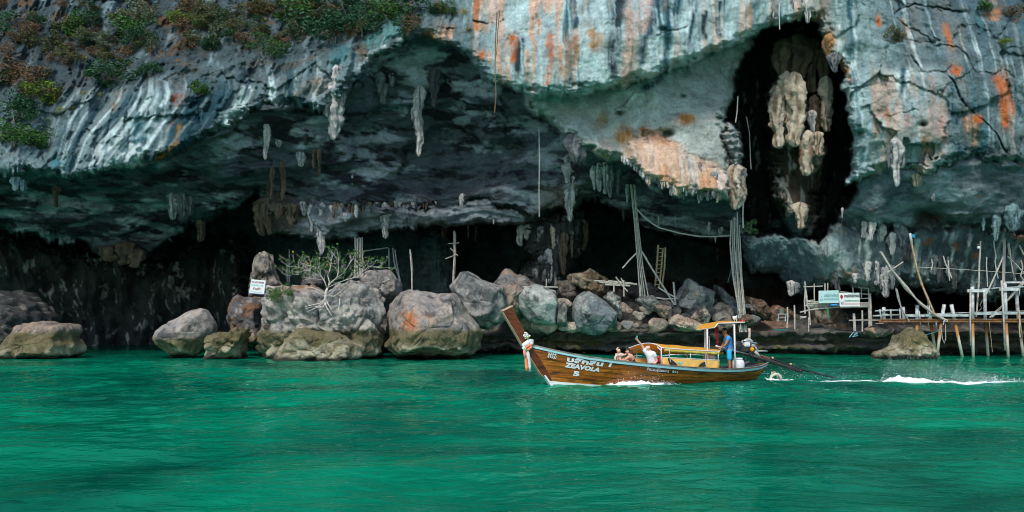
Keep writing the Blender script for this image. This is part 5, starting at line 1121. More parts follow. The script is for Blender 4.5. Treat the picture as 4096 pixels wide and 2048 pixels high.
# ladder
lb = P(*Z(7, [(925, 715)])[0], 63.5); e_ = empty("bamboo_ladder", lb); tag(e_, "tall bamboo ladder standing in the dark cave mouth", "ladder")
for pp in ([(942, 450), (935, 560), (922, 715)], [(972, 480), (962, 600), (948, 720)], [(988, 465), (982, 600), (965, 725)]):
    mb = MB(); bamboo(mb, [P(*p, 63.5) - lb for p in Z(7, pp)], 0.055); mb.build("rail", M_BAMBOO2, e_)
for i in range(10):
    t = i / 9; a = (940 - 17 * t, 470 + 235 * t); b = (971 - 22 * t, 476 + 232 * t)
    mb = MB(); bamboo(mb, [P(*p, 63.42) - lb for p in Z(7, [(a[0] - 8, a[1]), (b[0] + 6, b[1])])], 0.03); mb.build("rung", M_BAMBOO2, e_)
# low bamboo walkway on the rubble left of the mast
wb = P(*Z(7, [(720, 782)])[0], 61.8); e_ = empty("bamboo_walkway", wb); tag(e_, "low rickety bamboo walkway on the rubble left of the leaning mast", "walkway")
for pp in ([(525, 680), (600, 686), (700, 694), (805, 704)], [(560, 690), (650, 700), (760, 713)], [(600, 706), (760, 714)], [(620, 682), (780, 698)]):
    mb = MB(); bamboo(mb, [P(*p, 61.8) - wb for p in Z(7, pp)], 0.05); mb.build("pole", M_BAMBOO, e_)
for pp in ([(720, 678), (721, 782)], [(656, 700), (657, 752)], [(830, 706), (829, 782)], [(668, 656), (700, 700), (745, 750)], [(702, 664), (720, 700)]):
    mb = MB(); bamboo(mb, [P(*p, 61.7) - wb for p in Z(7, pp)], 0.045); mb.build("prop", M_BAMBOO, e_)
bundle("bamboo_pole", "level pole lying on the pale boulders above the bow", "pole", [(Z(7, [(55, 722), (150, 721), (295, 722)]), 60.8, 0.04)], M_BAMBOO)
bundle("bamboo_pole", "short white stake standing on the boulders above the bow", "pole", [(Z(7, [(221, 668), (221, 720)]), 61, 0.035)], M_BAMBOO)

# ------------------------------------------------------------------ jetty
def pipe_material():
    m = bpy.data.materials.new("rust_streaked_pipe"); nt, b = nodes_of(m)
    tc = nt.nodes.new("ShaderNodeTexCoord"); sp = nt.nodes.new("ShaderNodeSeparateXYZ"); nt.links.new(tc.outputs["Object"], sp.inputs[0])
    n = nt.nodes.new("ShaderNodeTexNoise"); n.inputs["Scale"].default_value = 2.2; n.inputs["Detail"].default_value = 6
    mp = nt.nodes.new("ShaderNodeMapping"); mp.inputs["Scale"].default_value = (3, 3, 0.8); nt.links.new(tc.outputs["Object"], mp.inputs[0]); nt.links.new(mp.outputs[0], n.inputs["Vector"])
    ad = nt.nodes.new("ShaderNodeMath"); ad.operation = 'MULTIPLY_ADD'; ad.inputs[1].default_value = 1.5; nt.links.new(n.outputs["Fac"], ad.inputs[0]); nt.links.new(sp.outputs["Z"], ad.inputs[2])
    r = nt.nodes.new("ShaderNodeValToRGB"); mr = nt.nodes.new("ShaderNodeMapRange"); mr.inputs["From Min"].default_value = 0.4; mr.inputs["From Max"].default_value = 3.2
    nt.links.new(ad.outputs[0], mr.inputs["Value"]); nt.links.new(mr.outputs[0], r.inputs["Fac"])
    el = r.color_ramp.elements; el[0].position = 0.0; el[0].color = (0.50, 0.47, 0.38, 1); el[1].position = 1.0; el[1].color = (0.26, 0.09, 0.025, 1)
    a = el.new(0.42); a.color = (0.55, 0.52, 0.42, 1); a = el.new(0.62); a.color = (0.42, 0.20, 0.06, 1)
    nt.links.new(r.outputs["Color"], b.inputs["Base Color"]); b.inputs["Roughness"].default_value = 0.65
    return m
M_PIPE = pipe_material()
M_PVC = mat("white_sleeve", (0.46, 0.50, 0.49), 0.6, 0.4, 4, 0.15, rgb2=(0.66, 0.70, 0.68)); M_RUST = mat("rusty_beam", (0.22, 0.095, 0.035), 0.85, 0.5, 4, 0.3); M_RAILW = mat("white_painted_timber", (0.33, 0.38, 0.385), 0.75, 0.45, 4, 0.2); M_PLANK = mat("grey_plank", (0.24, 0.215, 0.185), 0.85, 0.35, 4, 0.3, stretch=(6, 1, 6))
JD = 58.3
def JP(x, y, d=JD): return P(*RZ(x, y), d)
jb = JP(900, 1240); jb.z = 0.0
jetty = empty("jetty", jb); tag(jetty, "rusty jetty on slanting white posts at the right waterline", "jetty")
def jtube(pts, r, name, m, d=JD, seg=10, par=None):
    w_ = [JP(x, y, d) - jb for x, y in pts]
    return MB().tube(w_, r, seg).build(name, m, par or jetty, True)
POSTS = [((82, 770), (84, 905), None, JD + 1.2), ((263, 768), (270, 905), None, JD + 1.2), ((397, 750), (393, 905), (390, 1230), JD + .1), ((495, 755), (522, 905), (572, 1230), JD + 1.6), ((648, 745), (622, 905), (580, 1235), JD), ((716, 745), (748, 905), (822, 1250), JD + 0.1), ((912, 578), (915, 905), (921, 1255), JD), ((1027, 612), (1035, 905), (1062, 1250), JD + 1.6),
         ((1216, 540), (1228, 905), (1250, 1260), JD), ((1323, 600), (1345, 905), (1395, 1260), JD + 1.0), ((1480, 560), (1490, 905), (1500, 1260), JD)]
for top, mid, bot, d in POSTS:
    p = jtube([top, mid], 0.105, "sleeve", M_PVC, d)
    if bot: jtube([mid, bot], 0.088, "post", M_PIPE, d)
def jbox(x0, y0, x1, y1, d0, d1, name, m):
    a = JP(x0, y0, d0) - jb; b = JP(x1, y1, d0) - jb
    z0, z1 = min(a.z, b.z), max(a.z, b.z)
    return MB().box((a.x, d0 - jb.y, z0), (b.x, d1 - jb.y, z1)).build(name, m, jetty)
jbox(40, 888, 1640, 912, JD - 0.14, JD - 0.02, "deck_beam", M_RUST); jbox(40, 890, 1640, 910, JD + 2.0, JD + 2.12, "deck_beam", M_RUST)
jbox(60, 880, 1640, 887, JD - 0.2, JD - 0.12, "deck_rail", M_RUST)
za = (JP(0, 887) - jb).z
xs0 = (JP(40, 0) - jb).x; xs1 = (JP(1640, 0) - jb).x
pm = MB().box((-0.10, 0, 0), (0.10, 2.35, 0.035)); pmesh = raw_mesh("deck_plank", pm.v, pm.f, M_PLANK)
npl = 40
for i in range(npl):
    o = obj("deck_plank", pmesh, jetty, (xs0 + (i + 0.5) * (xs1 - xs0) / npl, -0.19 + random.uniform(-.04, .04), za + 0.004 + random.uniform(0, .012))); o.scale = (0.9 * (xs1 - xs0) / npl / 0.2, 1, 1)
jbox(285, 836, 470, 860, JD - 0.05, JD + 0.03, "handrail", M_RAILW); jbox(475, 834, 905, 858, JD - 0.2, JD - 0.13, "handrail", M_RAILW); jbox(930, 818, 1195, 842, JD - 0.2, JD - 0.13, "handrail", M_RAILW); jbox(1200, 815, 1640, 838, JD - 0.2, JD - 0.13, "handrail", M_RAILW)
jbox(868, 602, 1076, 630, JD - 0.22, JD - 0.12, "head_beam", M_PVC); jbox(1168, 588, 1345, 616, JD - 0.22, JD - 0.12, "head_beam", M_PVC); jbox(1210, 530, 1640, 545, JD + 0.1, JD + 0.2, "head_beam", M_PVC)
jtube([(1000, 602), (1180, 588), (1640, 570)], 0.04, "top_rail", M_RAILW)
jtube([(300, 850), (700, 828), (1200, 812), (1640, 800)], 0.035, "handrail", M_RAILW, JD + 1.9)
for pp, d in (([(0, 806), (110, 800), (255, 798)], JD + 1.0), ([(0, 852), (120, 845), (230, 842)], JD + 1.0)): jtube(pp, 0.05, "handrail", M_RAILW, d, 6)
for pp in ([(45, 790), (62, 905)], [(146, 790), (154, 905)], [(233, 780), (238, 905)]): jtube(pp, 0.05, "baluster", M_RAILW, JD + 0.95, 6)
for pp in ([(415, 805), (428, 945)], [(497, 690), (500, 945)], [(572, 880), (574, 970)], [(1355, 600), (1353, 665)]): jtube(pp, 0.035, "strap_pole", M_RAILW, JD - 0.1, 6)
jtube([(896, 600), (893, 860), (897, 1130)], 0.055, "front_pole", M_BAMBOO, JD - 0.3, 6); jtube([(1186, 520), (1205, 860), (1219, 1175)], 0.06, "front_pole", M_BAMBOO, JD - 0.3, 6); jtube([(1352, 800), (1362, 950), (1380, 1060)], 0.05, "front_pole", M_BAMBOO2, JD - 0.3, 6)
# things leaning on the jetty
def jbundle(name, label, cat, paths, r, m, d=JD - 0.35):
    base = JP(*paths[0][-1], d); e = empty(name, base); tag(e, label, cat)
    for i, pp in enumerate(paths):
        mb = MB(); bamboo(mb, [JP(x, y, d + 0.05 * (i % 3)) - base for x, y in pp], r); mb.build("pole", m, e)
    return e
fp = jbundle("flag_pole", "curved bamboo pole with a small blue flag above the jetty", "pole", [[(325, 75), (345, 180), (390, 400), (440, 560), (500, 700), (560, 840)]], 0.06, M_BAMBOO2)
fl = MB(); q = [JP(335, 80, JD - .4) - fp.location, JP(380, 92, JD - .45) - fp.location, JP(376, 118, JD - .4) - fp.location, JP(338, 112, JD - .35) - fp.location]
fl.slab(q, 0.01).build("flag", mat("blue_cloth", (0.03, 0.30, 0.50), 0.8, 0.3, 4, 0.1), fp)
jtube([(327, 78), (346, 175)], 0.075, "sleeve", M_PVC, JD - 0.35, 8, fp).location = jb - fp.location
jbundle("bamboo_pole_bundle", "long curving bundle of thin poles leaning from the curtain to the jetty", "poles", [[(50 + o, 250), (150 + o, 410 + o), (300 + o, 600 - o), (420, 730 + o), (560, 838 + o), (680, 900 + o * .5)] for o in (0, 10, -8)], 0.042, M_BAMBOO)
jbundle("bamboo_pole_bundle", "short dark pair of poles crossing the left end of the jetty rail", "poles", [[(195, 590), (215, 690), (255, 800), (322, 905)], [(205, 600), (225, 690), (245, 780), (300, 880)]], 0.04, M_BAMDARK)
lp = jbundle("lamp_pole", "thin upright pole carrying a small white lamp over the jetty", "pole", [[(990, 150), (980, 330), (971, 580), (950, 860)]], 0.05, M_BAMBOO, JD + 0.4)
ql = JP(968, 210, JD + 0.35) - lp.location; MB().box((ql.x - .06, ql.y - .05, ql.z - .06), (ql.x + .07, ql.y + .05, ql.z + .07)).build("lamp", mat("white_lamp", (0.75, 0.8, 0.8), 0.4, 0.05, 4, 0), lp)
ql = JP(968, 185, JD + 0.35) - lp.location; MB().box((ql.x - .08, ql.y - .06, ql.z - .05), (ql.x + .06, ql.y + .06, ql.z + .05)).build("lamp_hood", M_DARKROPE, lp)
jbundle("bamboo_pole_bundle", "slanting stack of bamboo poles leaning on the tall jetty frame", "poles", [[(1075 + o * 7, 868 - o * 2), (1230 + o * 5, 720 - o * 6), (1420 + o * 2, 520 - o * 9)] for o in range(6)], 0.05, M_BAMBOO, JD + 0.7)
jbundle("bamboo_pole", "single pole slanting down to the jetty head beam", "pole", [[(1200, 300), (1140, 440), (1072, 590), (1020, 690)]], 0.045, M_BAMBOO)
jbundle("bamboo_pole", "short cross stick on the curtain above the jetty's left end", "pole", [[(265, 345), (175, 405), (120, 442)]], 0.035, M_BAMBOO)
vine([RZ(*p) for p in [(620, 945), (630, 1060), (650, 1110), (664, 1060), (660, 930)]], JD - 0.2, 0.02, "rope loop hanging under the jetty beside the crossed posts", M_ROPE, "rope_loop", "rope")
vine([RZ(*p) for p in [(465, 1030), (540, 1015), (610, 985), (625, 950)]], JD - 0.3, 0.018, "thin blue rope sagging from the jetty to the pointed cream boulder", M_BLUEROPE, "mooring_rope", "rope")
vine([RZ(*p) for p in [(640, 905), (665, 885), (680, 910), (650, 900), (640, 935)]], JD - 0.4, 0.03, "knot of pale rope on the jetty deck edge", M_ROPE, "rope_knot", "rope")
vine([RZ(*p) for p in [(1070, 905), (1075, 960), (1085, 1040), (1100, 1190)]], JD - 0.3, 0.016, "thin rope hanging from the deck down to the water", M_BAMBOO2, "hanging_rope", "rope")
vine([RZ(*p) for p in [(1355, 880), (1352, 960), (1360, 1050), (1352, 1010)]], JD - 0.35, 0.03, "pale rope dangling at the right end of the jetty", M_ROPE, "hanging_rope", "rope")
vine([RZ(*p) for p in [(1010, 700), (985, 750), (1000, 780), (970, 810), (955, 850)]], JD + 0.2, 0.035, "knotted rope on the lamp pole at the jetty rail", M_DARKROPE, "rope_knot", "rope")

# ------------------------------------------------------------------ sign platform
def SZ(x, y): return (800 + x * 0.0485, 275 + y * 0.0485)
SD = 61.0
pb = P(*SZ(1130, 1160), SD); plat = empty("sign_platform", pb); tag(plat, "rickety bamboo platform carrying the two signs at the cave edge", "platform")
def spole(pts, r, name="pole", m=None, d=SD):
    mb = MB(); bamboo(mb, [P(*SZ(x, y), d) - pb for x, y in pts], r); mb.build(name, m or M_BAMBOO, plat)
for pp, r_ in [([(100, 125), (110, 300), (95, 560), (105, 800)], .045), ([(118, 300), (140, 480), (150, 640), (185, 700), (210, 1030)], .05), ([(292, 178), (297, 580)], .035), ([(514, 170), (516, 330)], .045), ([(573, 160), (572, 330)], .035), ([(765, 190), (765, 330)], .035), ([(1085, 255), (1100, 370)], .05), ([(1265, 280), (1268, 480)], .04), ([(1414, 265), (1420, 660)], .035), ([(1438, 380), (1450, 700), (1465, 1065)], .085), ([(1420, 670), (1428, 880), (1430, 1080)], .06), ([(1282, 725), (1288, 960), (1285, 1165)], .05), ([(1100, 790), (1112, 960), (1118, 1155)], .055), ([(1122, 790), (1132, 960), (1142, 1150)], .05), ([(180, 870), (178, 1165)], .045), ([(530, 600), (535, 670)], .04)]:
    spole(pp, r_, "upright")
for pp, r_ in [([(70, 243), (300, 236), (470, 230)], .035), ([(80, 630), (160, 628), (270, 626)], .045), ([(140, 590), (400, 590), (800, 588)], .06), ([(150, 545), (385, 550)], .04), ([(150, 530), (310, 515)], .03), ([(0, 770), (180, 725), (420, 690), (800, 655)], .045), ([(160, 720), (300, 700), (560, 685)], .03), ([(1205, 262), (1400, 272)], .03), ([(1215, 385), (1400, 397)], .035), ([(1230, 490), (1420, 480)], .035), ([(1240, 575), (1420, 572)], .045), ([(1245, 600), (1430, 602)], .045), ([(1250, 625), (1430, 630)], .05), ([(750, 335), (1000, 360)], .03), ([(1010, 935), (1290, 930), (1560, 935), (1700, 930)], .035), ([(1500, 845), (1640, 838), (1803, 812)], .05), ([(1560, 998), (1720, 998)], .035), ([(0, 855), (130, 858)], .03), ([(0, 890), (130, 870)], .03), ([(1480, 655), (1430, 650), (1000, 655)], .035), ([(430, 690), (800, 662)], .05)]:
    spole(pp, r_, "rail")
for i in range(14):                                       # floor canes seen end-on
    spole([(820 + i * 45, 652 + i * 0.2), (822 + i * 45, 650)], .05, "floor_cane") if False else None
for pp in ([(150, 612), (800, 612)], [(150, 640), (810, 630)], [(160, 665), (600, 655)], [(820, 668), (1430, 660)]): spole(pp, .06, "floor_cane", M_BAMDARK, SD + 0.5)
# clutter on the platform
MBt = MB(); a = P(*SZ(690, 640), SD - 0.1); MBt.lathe([(0.02, 0), (0.3, 0.02), (0.28, 0.1), (0.05, 0.16)], a, 10); tag(MBt.build("tarpaulin_bundle", mat("blue_tarp", (0.04, 0.25, 0.55), 0.6, 0.2, 5, 0.2), None, True, a), "small blue tarpaulin bundle on the sign platform floor", "tarpaulin")
vine([SZ(*p) for p in [(560, 690), (575, 760), (585, 830), (592, 865)]], SD - 0.1, 0.05, "green rope end hanging under the sign platform", mat("green_rope", (0.02, 0.28, 0.12), 0.8, 0.2, 8, 0), "hanging_rope", "rope")
vine([SZ(*p) for p in [(1020, 1285), (1100, 1180), (1180, 1170), (1100, 1240), (1200, 1190), (1080, 1280), (1190, 1250)]], SD - 1.0, 0.025, "pale blue tangle of rope on the ledge under the signs", mat("pale_blue_rope", (0.25, 0.45, 0.55), 0.8, 0.2, 8, 0), "rope_tangle", "rope")
vine([SZ(*p) for p in [(690, 0), (740, 120), (790, 220), (810, 320)]], SD - 0.2, 0.09, "dark twisted hanging root ending above the signs", M_DARKROPE)
# stakes, stool and bucket left of the platform
for l_, x0, y0, x1, y1 in (("thin stake standing on the ledge, left one of the two beside the signs", 125, 850, 122, 985), ("thin stake standing on the ledge, nearer to the signs", 170, 838, 172, 990)):
    bundle("stake", l_, "stake", [(Z(8, [(x0, y0), (x0 + 2, (y0 + y1) / 2), (x1, y1)]), 60.8, 0.05)], M_BAMBOO)
sb = P(*Z(8, [(85, 942)])[0], 62.2); st = empty("stool", sb); tag(st, "small pale wooden stool on the ledge left of the signs", "stool")
MB().box((-.28, -.2, .42), (.28, .2, .47)).build("seat", M_RAILW, st)
for sx in (-.24, .2):
    for sy in (-.16, .12): MB().box((sx, sy, 0), (sx + .045, sy + .045, .42)).build("leg", M_RAILW, st)
MB().box((-.24, -.17, .2), (.24, -.14, .24)).build("stretcher", M_RAILW, st)
bk = MB().lathe([(0.13, 0), (0.17, 0.30), (0.185, 0.31), (0.16, 0.31), (0.13, 0.05)], sb + Vector((0.02, 0, 0.472)), 14); tag(bk.build("bucket", mat("bucket_plastic", (0.50, 0.42, 0.34), 0.5, 0.15, 4, 0), None, True, sb + Vector((0.02, 0, 0.472))), "small beige bucket standing on the wooden stool", "bucket")
gt = MB().slab([P(*Z(8, [(35, 992)])[0], 60.6), P(*Z(8, [(130, 990)])[0], 60.6), P(*Z(8, [(125, 998)])[0], 60.2), P(*Z(8, [(45, 1000)])[0], 60.2)], 0.03); tag(gt.build("net_cloth", mat("teal_net", (0.02, 0.13, 0.14), 0.9, 0.4, 8, 0.3), None, False, P(*Z(8, [(80, 995)])[0], 60.4)), "dark teal net lying on the ledge edge below the stakes", "net")

# ------------------------------------------------------------------ signs
bpy.context.view_layer.update()
def text_mesh(body, bold=0.0):
    cu = bpy.data.curves.new("lettering", 'FONT'); cu.body = body; cu.size = 1.0; cu.offset = bold; cu.resolution_u = 2
    ob = bpy.data.objects.new("lettering", cu); COL.objects.link(ob); bpy.context.view_layer.update()
    me = bpy.data.meshes.new_from_object(ob.evaluated_get(bpy.context.evaluated_depsgraph_get()))
    COL.objects.unlink(ob); bpy.data.objects.remove(ob); bpy.data.curves.remove(cu)
    n = len(me.vertices); co = np.empty(n * 3, np.float32); me.vertices.foreach_get("co", co); co = co.reshape(-1, 3)
    me.materials.clear()
    if n:
        lo, hi = co.min(0), co.max(0); co[:, 0] = (co[:, 0] - lo[0]) / max(hi[0] - lo[0], 1e-6); co[:, 1] = (co[:, 1] - lo[1]) / max(hi[1] - lo[1], 1e-6)
        co[:, 2] = 0
    return me, co
def flat_mat(name, rgb, rough=0.5): return mat(name, rgb, rough, 0.08, 4, 0)
def sign(name, label, corners, d, board_rgb, lines, thick=0.04, edge=None):
    """corners: picture points top-left, top-right, bottom-right, bottom-left"""
    q = [P(u, v, d) for u, v in corners]; base = (q[2] + q[3]) * 0.5
    e = empty(name, base); tag(e, label, "sign")
    mb = MB(); b = [p - base for p in q]
    mb.slab([b[3], b[2], b[1], b[0]], -thick); mb.build("board", mat(name + "_board", board_rgb, 0.55, 0.07, 2.5, 0.0), e)
    if edge: MB().slab([p + Vector((0.015, 0.006, -0.03)) + (p - (b[0] + b[2]) * 0.5) * 0.02 for p in (b[3], b[2], b[1], b[0])], -thick * 0.7).build("edge_backing", edge, e)
    for body, x0, x1, y0, y1, m_, bold in lines:               # fractions of the board, y downwards
        if isinstance(body, str): me, co = text_mesh(body, bold)
        else:
            me = raw_mesh("emblem", [(0, 0, 0)] * len(body), [tuple(range(len(body)))]); co = np.array([(x, 1 - y, 0) for x, y in body], np.float32)
        X_ = x0 + co[:, 0] * (x1 - x0); Y_ = y1 + co[:, 1] * (y0 - y1)
        B = [np.array(p) for p in b]; out = np.zeros((len(co), 3), np.float32)
        for i in range(len(co)):
            t_ = B[0] * (1 - X_[i]) + B[1] * X_[i]; bo = B[3] * (1 - X_[i]) + B[2] * X_[i]
            out[i] = t_ * (1 - Y_[i]) + bo * Y_[i] + np.array([0, -(thick * 0.25 + 0.012), 0])
        me.vertices.foreach_set("co", out.ravel()); me.materials.append(m_); me.update()
        obj("lettering" if isinstance(body, str) else "emblem", me, e)
    return e
K_BLK = flat_mat("print_black", (0.02, 0.02, 0.025)); K_RED = flat_mat("print_red", (0.45, 0.02, 0.03)); K_MAR = flat_mat("print_maroon", (0.25, 0.03, 0.07)); K_GRN = flat_mat("print_green", (0.02, 0.20, 0.10)); K_TEAL = flat_mat("print_teal", (0.05, 0.26, 0.30)); K_LTEAL = flat_mat("print_light_teal", (0.22, 0.55, 0.50)); K_PINK = flat_mat("print_pink", (0.62, 0.18, 0.20)); K_NAVY = flat_mat("print_navy", (0.03, 0.05, 0.20))
CIRC = [(0.5 + 0.5 * math.cos(k * 0.449), 0.5 + 0.5 * math.sin(k * 0.449)) for k in range(14)]
BIRD = [(0.55, 0.0), (0.72, 0.12), (0.5, 0.22), (0.62, 0.45), (0.48, 0.6), (0.62, 0.85), (0.55, 1.0), (0.38, 0.65), (0.3, 0.42), (0.42, 0.25), (0.4, 0.08)]
BC = [SZ(385, 325), SZ(797, 315), SZ(800, 577), SZ(385, 582)]
sign("notice_sign", "pale blue sign with faded teal lettering beside the white sign", BC, SD - 0.35, (0.42, 0.60, 0.60),
     [("เขตสัมปทานรังนก", 0.28, 0.95, 0.24, 0.50, K_TEAL, 0.015), ("ห้ามเข้าก่อนได้รับอนุญาต", 0.28, 0.95, 0.58, 0.80, K_TEAL, 0.012), ("รังนก", 0.05, 0.21, 0.68, 0.78, K_TEAL, 0.03), (BIRD, 0.10, 0.18, 0.40, 0.58, K_TEAL, 0)])
WC = [SZ(800, 365), SZ(1220, 365), SZ(1245, 648), SZ(822, 650)]
sign("notice_sign", "white sign with a red oval bird emblem beside the pale blue sign", WC, SD - 0.5, (0.66, 0.72, 0.70),
     [("เขตอนุรักษ์พันธุ์นกนางแอ่น", 0.24, 0.985, 0.08, 0.40, K_BLK, 0.03), ("Natural Swiftlets Preservation Area", 0.25, 0.97, 0.50, 0.64, K_GRN, 0.02), ("ห้ามเข้าก่อนได้รับอนุญาต", 0.25, 0.985, 0.72, 0.90, K_PINK, 0.01), (CIRC, 0.05, 0.185, 0.15, 0.43, K_RED, 0), (BIRD, 0.08, 0.16, 0.20, 0.58, K_BLK, 0), ("สัมปทาน", 0.05, 0.22, 0.64, 0.74, K_RED, 0.02), ("รังนก", 0.06, 0.22, 0.76, 0.84, K_NAVY, 0.04)])
def DZ(x, y): return (237.5 + x * 0.03882, 262.5 + y * 0.03882)
DC = [DZ(355, 432), DZ(728, 466), DZ(682, 815), DZ(295, 785)]
sign("warning_sign", "white square do not enter sign leaning on the dripstone stump", DC, 58.6, (0.72, 0.76, 0.74),
     [("DO NOT ENTER", 0.06, 0.90, 0.11, 0.24, K_MAR, 0.03), ("PROHIBITED ZONE", 0.07, 0.88, 0.34, 0.45, K_LTEAL, 0.03), ("ห้ามเข้า", 0.22, 0.72, 0.52, 0.74, K_MAR, 0.02), ("ก่อนได้รับอนุญาต", 0.08, 0.92, 0.84, 0.94, K_LTEAL, 0.02)], 0.04, flat_mat("sign_edge_blue", (0.05, 0.04, 0.25)))
# ------------------------------------------------------------------ the longtail boat
def ground(u, d): return Vector(((u - CU) / FPX * d, d, 0.0))
BB, BS = ground(551.0, 33.5), ground(766.0, 36.9)
BA = math.atan2(BS.y - BB.y, BS.x - BB.x); cA, sA = math.cos(BA), math.sin(BA)
def bl(u4, v4, Yl=0.0):
    """boat coordinates (X aft, Y away from us, Z up) of a point seen at full-size pixel (u4, v4) that lies Yl off the centreline"""
    dx, dz = (u4 / 4 - CU) / FPX, (HORIZON - v4 / 4) / FPX
    t = (Yl - (sA * BB.x - cA * BB.y)) / (-sA * dx + cA)
    x, y, z = dx * t, t, EYE + dz * t
    return Vector((cA * (x - BB.x) + sA * (y - BB.y), -sA * (x - BB.x) + cA * (y - BB.y), z))
def b2w(p): return Vector((BB.x + cA * p.x - sA * p.y, BB.y + sA * p.x + cA * p.y, p.z))
boat = empty("longtail_boat", BB, BA); tag(boat, "brown wooden longtail boat with white lettering and yellow canopies", "boat")

def hull_wood(name, c1, c2, dark, seed):
    m = bpy.data.materials.new(name); nt, b = nodes_of(m)
    tc = nt.nodes.new("ShaderNodeTexCoord")
    def noise(st, scale, detail, loc=0):
        mp = nt.nodes.new("ShaderNodeMapping"); mp.inputs["Scale"].default_value = st; mp.inputs["Location"].default_value = (loc, loc, loc); nt.links.new(tc.outputs["Object"], mp.inputs[0])
        n = nt.nodes.new("ShaderNodeTexNoise"); n.inputs["Scale"].default_value = scale; n.inputs["Detail"].default_value = detail; n.inputs["Roughness"].default_value = 0.65; nt.links.new(mp.outputs[0], n.inputs["Vector"]); return n
    n1 = noise((0.35, 1, 5), 3.0, 6, seed); n2 = noise((0.5, 1, 2.2), 2.2, 5, seed + 4)
    r = nt.nodes.new("ShaderNodeValToRGB"); el = r.color_ramp.elements; el[0].position = 0.34; el[0].color = (*c1, 1); el[1].position = 0.66; el[1].color = (*c2, 1); nt.links.new(n1.outputs["Fac"], r.inputs["Fac"])
    r2 = nt.nodes.new("ShaderNodeValToRGB"); e2 = r2.color_ramp.elements; e2[0].position = 0.35; e2[0].color = (0.12, 0.12, 0.12, 1); e2[1].position = 0.50; e2[1].color = (1, 1, 1, 1); nt.links.new(n2.outputs["Fac"], r2.inputs["Fac"])
    mx = nt.nodes.new("ShaderNodeMix"); mx.data_type = 'RGBA'; nt.links.new(r2.outputs["Color"], mx.inputs[0]); mx.inputs[6].default_value = (*dark, 1); nt.links.new(r.outputs["Color"], mx.inputs[7])
    nt.links.new(mx.outputs[2], b.inputs["Base Color"]); b.inputs["Roughness"].default_value = 0.2; b.inputs["Specular IOR Level"].default_value = 0.35
    bp = nt.nodes.new("ShaderNodeBump"); bp.inputs["Strength"].default_value = 0.25; bp.inputs["Distance"].default_value = 0.01; nt.links.new(n1.outputs["Fac"], bp.inputs["Height"]); nt.links.new(bp.outputs[0], b.inputs["Normal"])
    return m
M_HULL = [hull_wood("varnished_plank_%d" % i, c1, c2, dk, i * 3.1) for i, (c1, c2, dk) in enumerate([((0.12, 0.045, 0.01), (0.47, 0.135, 0.014), (0.03, 0.014, 0.006)), ((0.14, 0.055, 0.01), (0.50, 0.165, 0.018), (0.035, 0.017, 0.006)), ((0.11, 0.04, 0.01), (0.43, 0.12, 0.014), (0.028, 0.013, 0.006))])]
M_STEM = hull_wood("red_brown_stem", (0.085, 0.019, 0.007), (0.17, 0.042, 0.011), (0.03, 0.008, 0.004), 8)
M_PALEWOOD = mat("pale_end_grain", (0.52, 0.34, 0.22), 0.7, 0.2, 9, 0.2); M_GUNW = mat("worn_gunwale", (0.20, 0.135, 0.11), 0.75, 0.45, 5, 0.2, rgb2=(0.40, 0.36, 0.34)); M_CYAN = mat("cyan_paint", (0.45, 0.78, 0.84), 0.5, 0.15, 4, 0.0, rgb2=(0.45, 0.72, 0.74)); M_NAVY = mat("navy_line", (0.015, 0.05, 0.16), 0.5, 0.1, 4, 0)
M_WHITE = mat("white_paint", (0.72, 0.72, 0.72), 0.5, 0.08, 4, 0.0); M_GREYP = mat("grey_keel_plate", (0.40, 0.36, 0.34), 0.6, 0.2, 6, 0.1); M_INNER = mat("boat_interior", (0.16, 0.09, 0.045), 0.8, 0.35, 4, 0.2); M_BLACK = mat("black_iron", (0.022, 0.022, 0.025), 0.5, 0.4, 9, 0.2); M_STEEL = mat("silver_tube", (0.55, 0.56, 0.58), 0.35, 0.1, 6, 0.0, metallic=0.7)

NEAR = [(2112, 1379), (2138, 1384), (2226, 1405), (2344, 1428), (2462, 1444), (2580, 1456), (2698, 1467), (2799, 1475), (2898, 1479), (2972, 1477.5), (3035, 1470), (3060, 1461), (3070, 1454)]
LBOAT = bl(3068, 1490, -0.3).x
def halfb(x):
    t = max(0.0, (x + 0.75) / (LBOAT + 0.75))
    return max(0.03, 0.88 * (1 - (1 - min(1, t / 0.5)) ** 2.0) - 0.34 * max(0, (t - 0.55) / 0.45) ** 2)
SH = []
for u4, v4 in NEAR:
    y = -0.4
    for _ in range(12):
        p = bl(u4, v4, y); y = -halfb(p.x)
    SH.append(p)
shx = np.array([p.x for p in SH]); shz = np.array([p.z for p in SH])
X0, X1 = shx[0], shx[-1]
KX0 = bl(2212, 1540, 0).x
def hull(s, t, side=-1, off=0.0):
    xs = X0 + (X1 - X0) * s; zs = float(np.interp(xs, shx, shz)); b = halfb(xs)
    if s < 0.08: b = b * (0.25 + 0.75 * s / 0.08)
    kx = KX0 + (X1 - 0.25 - KX0) * s; kz = -0.06 - 0.16 * math.sin(math.pi * min(1, s * 1.05)) + (0.10 * max(0, s - 0.85) / 0.15)
    yk = 0.05 + 0.22 * math.sin(math.pi * min(1, s)) ** 0.8
    x = kx + (xs - kx) * t; z = kz + (zs - kz) * t
    w_ = yk + (b - yk) * (t ** 0.62)
    return Vector((x, side * (w_ + off), z))
NS = 60; NSTR = 7
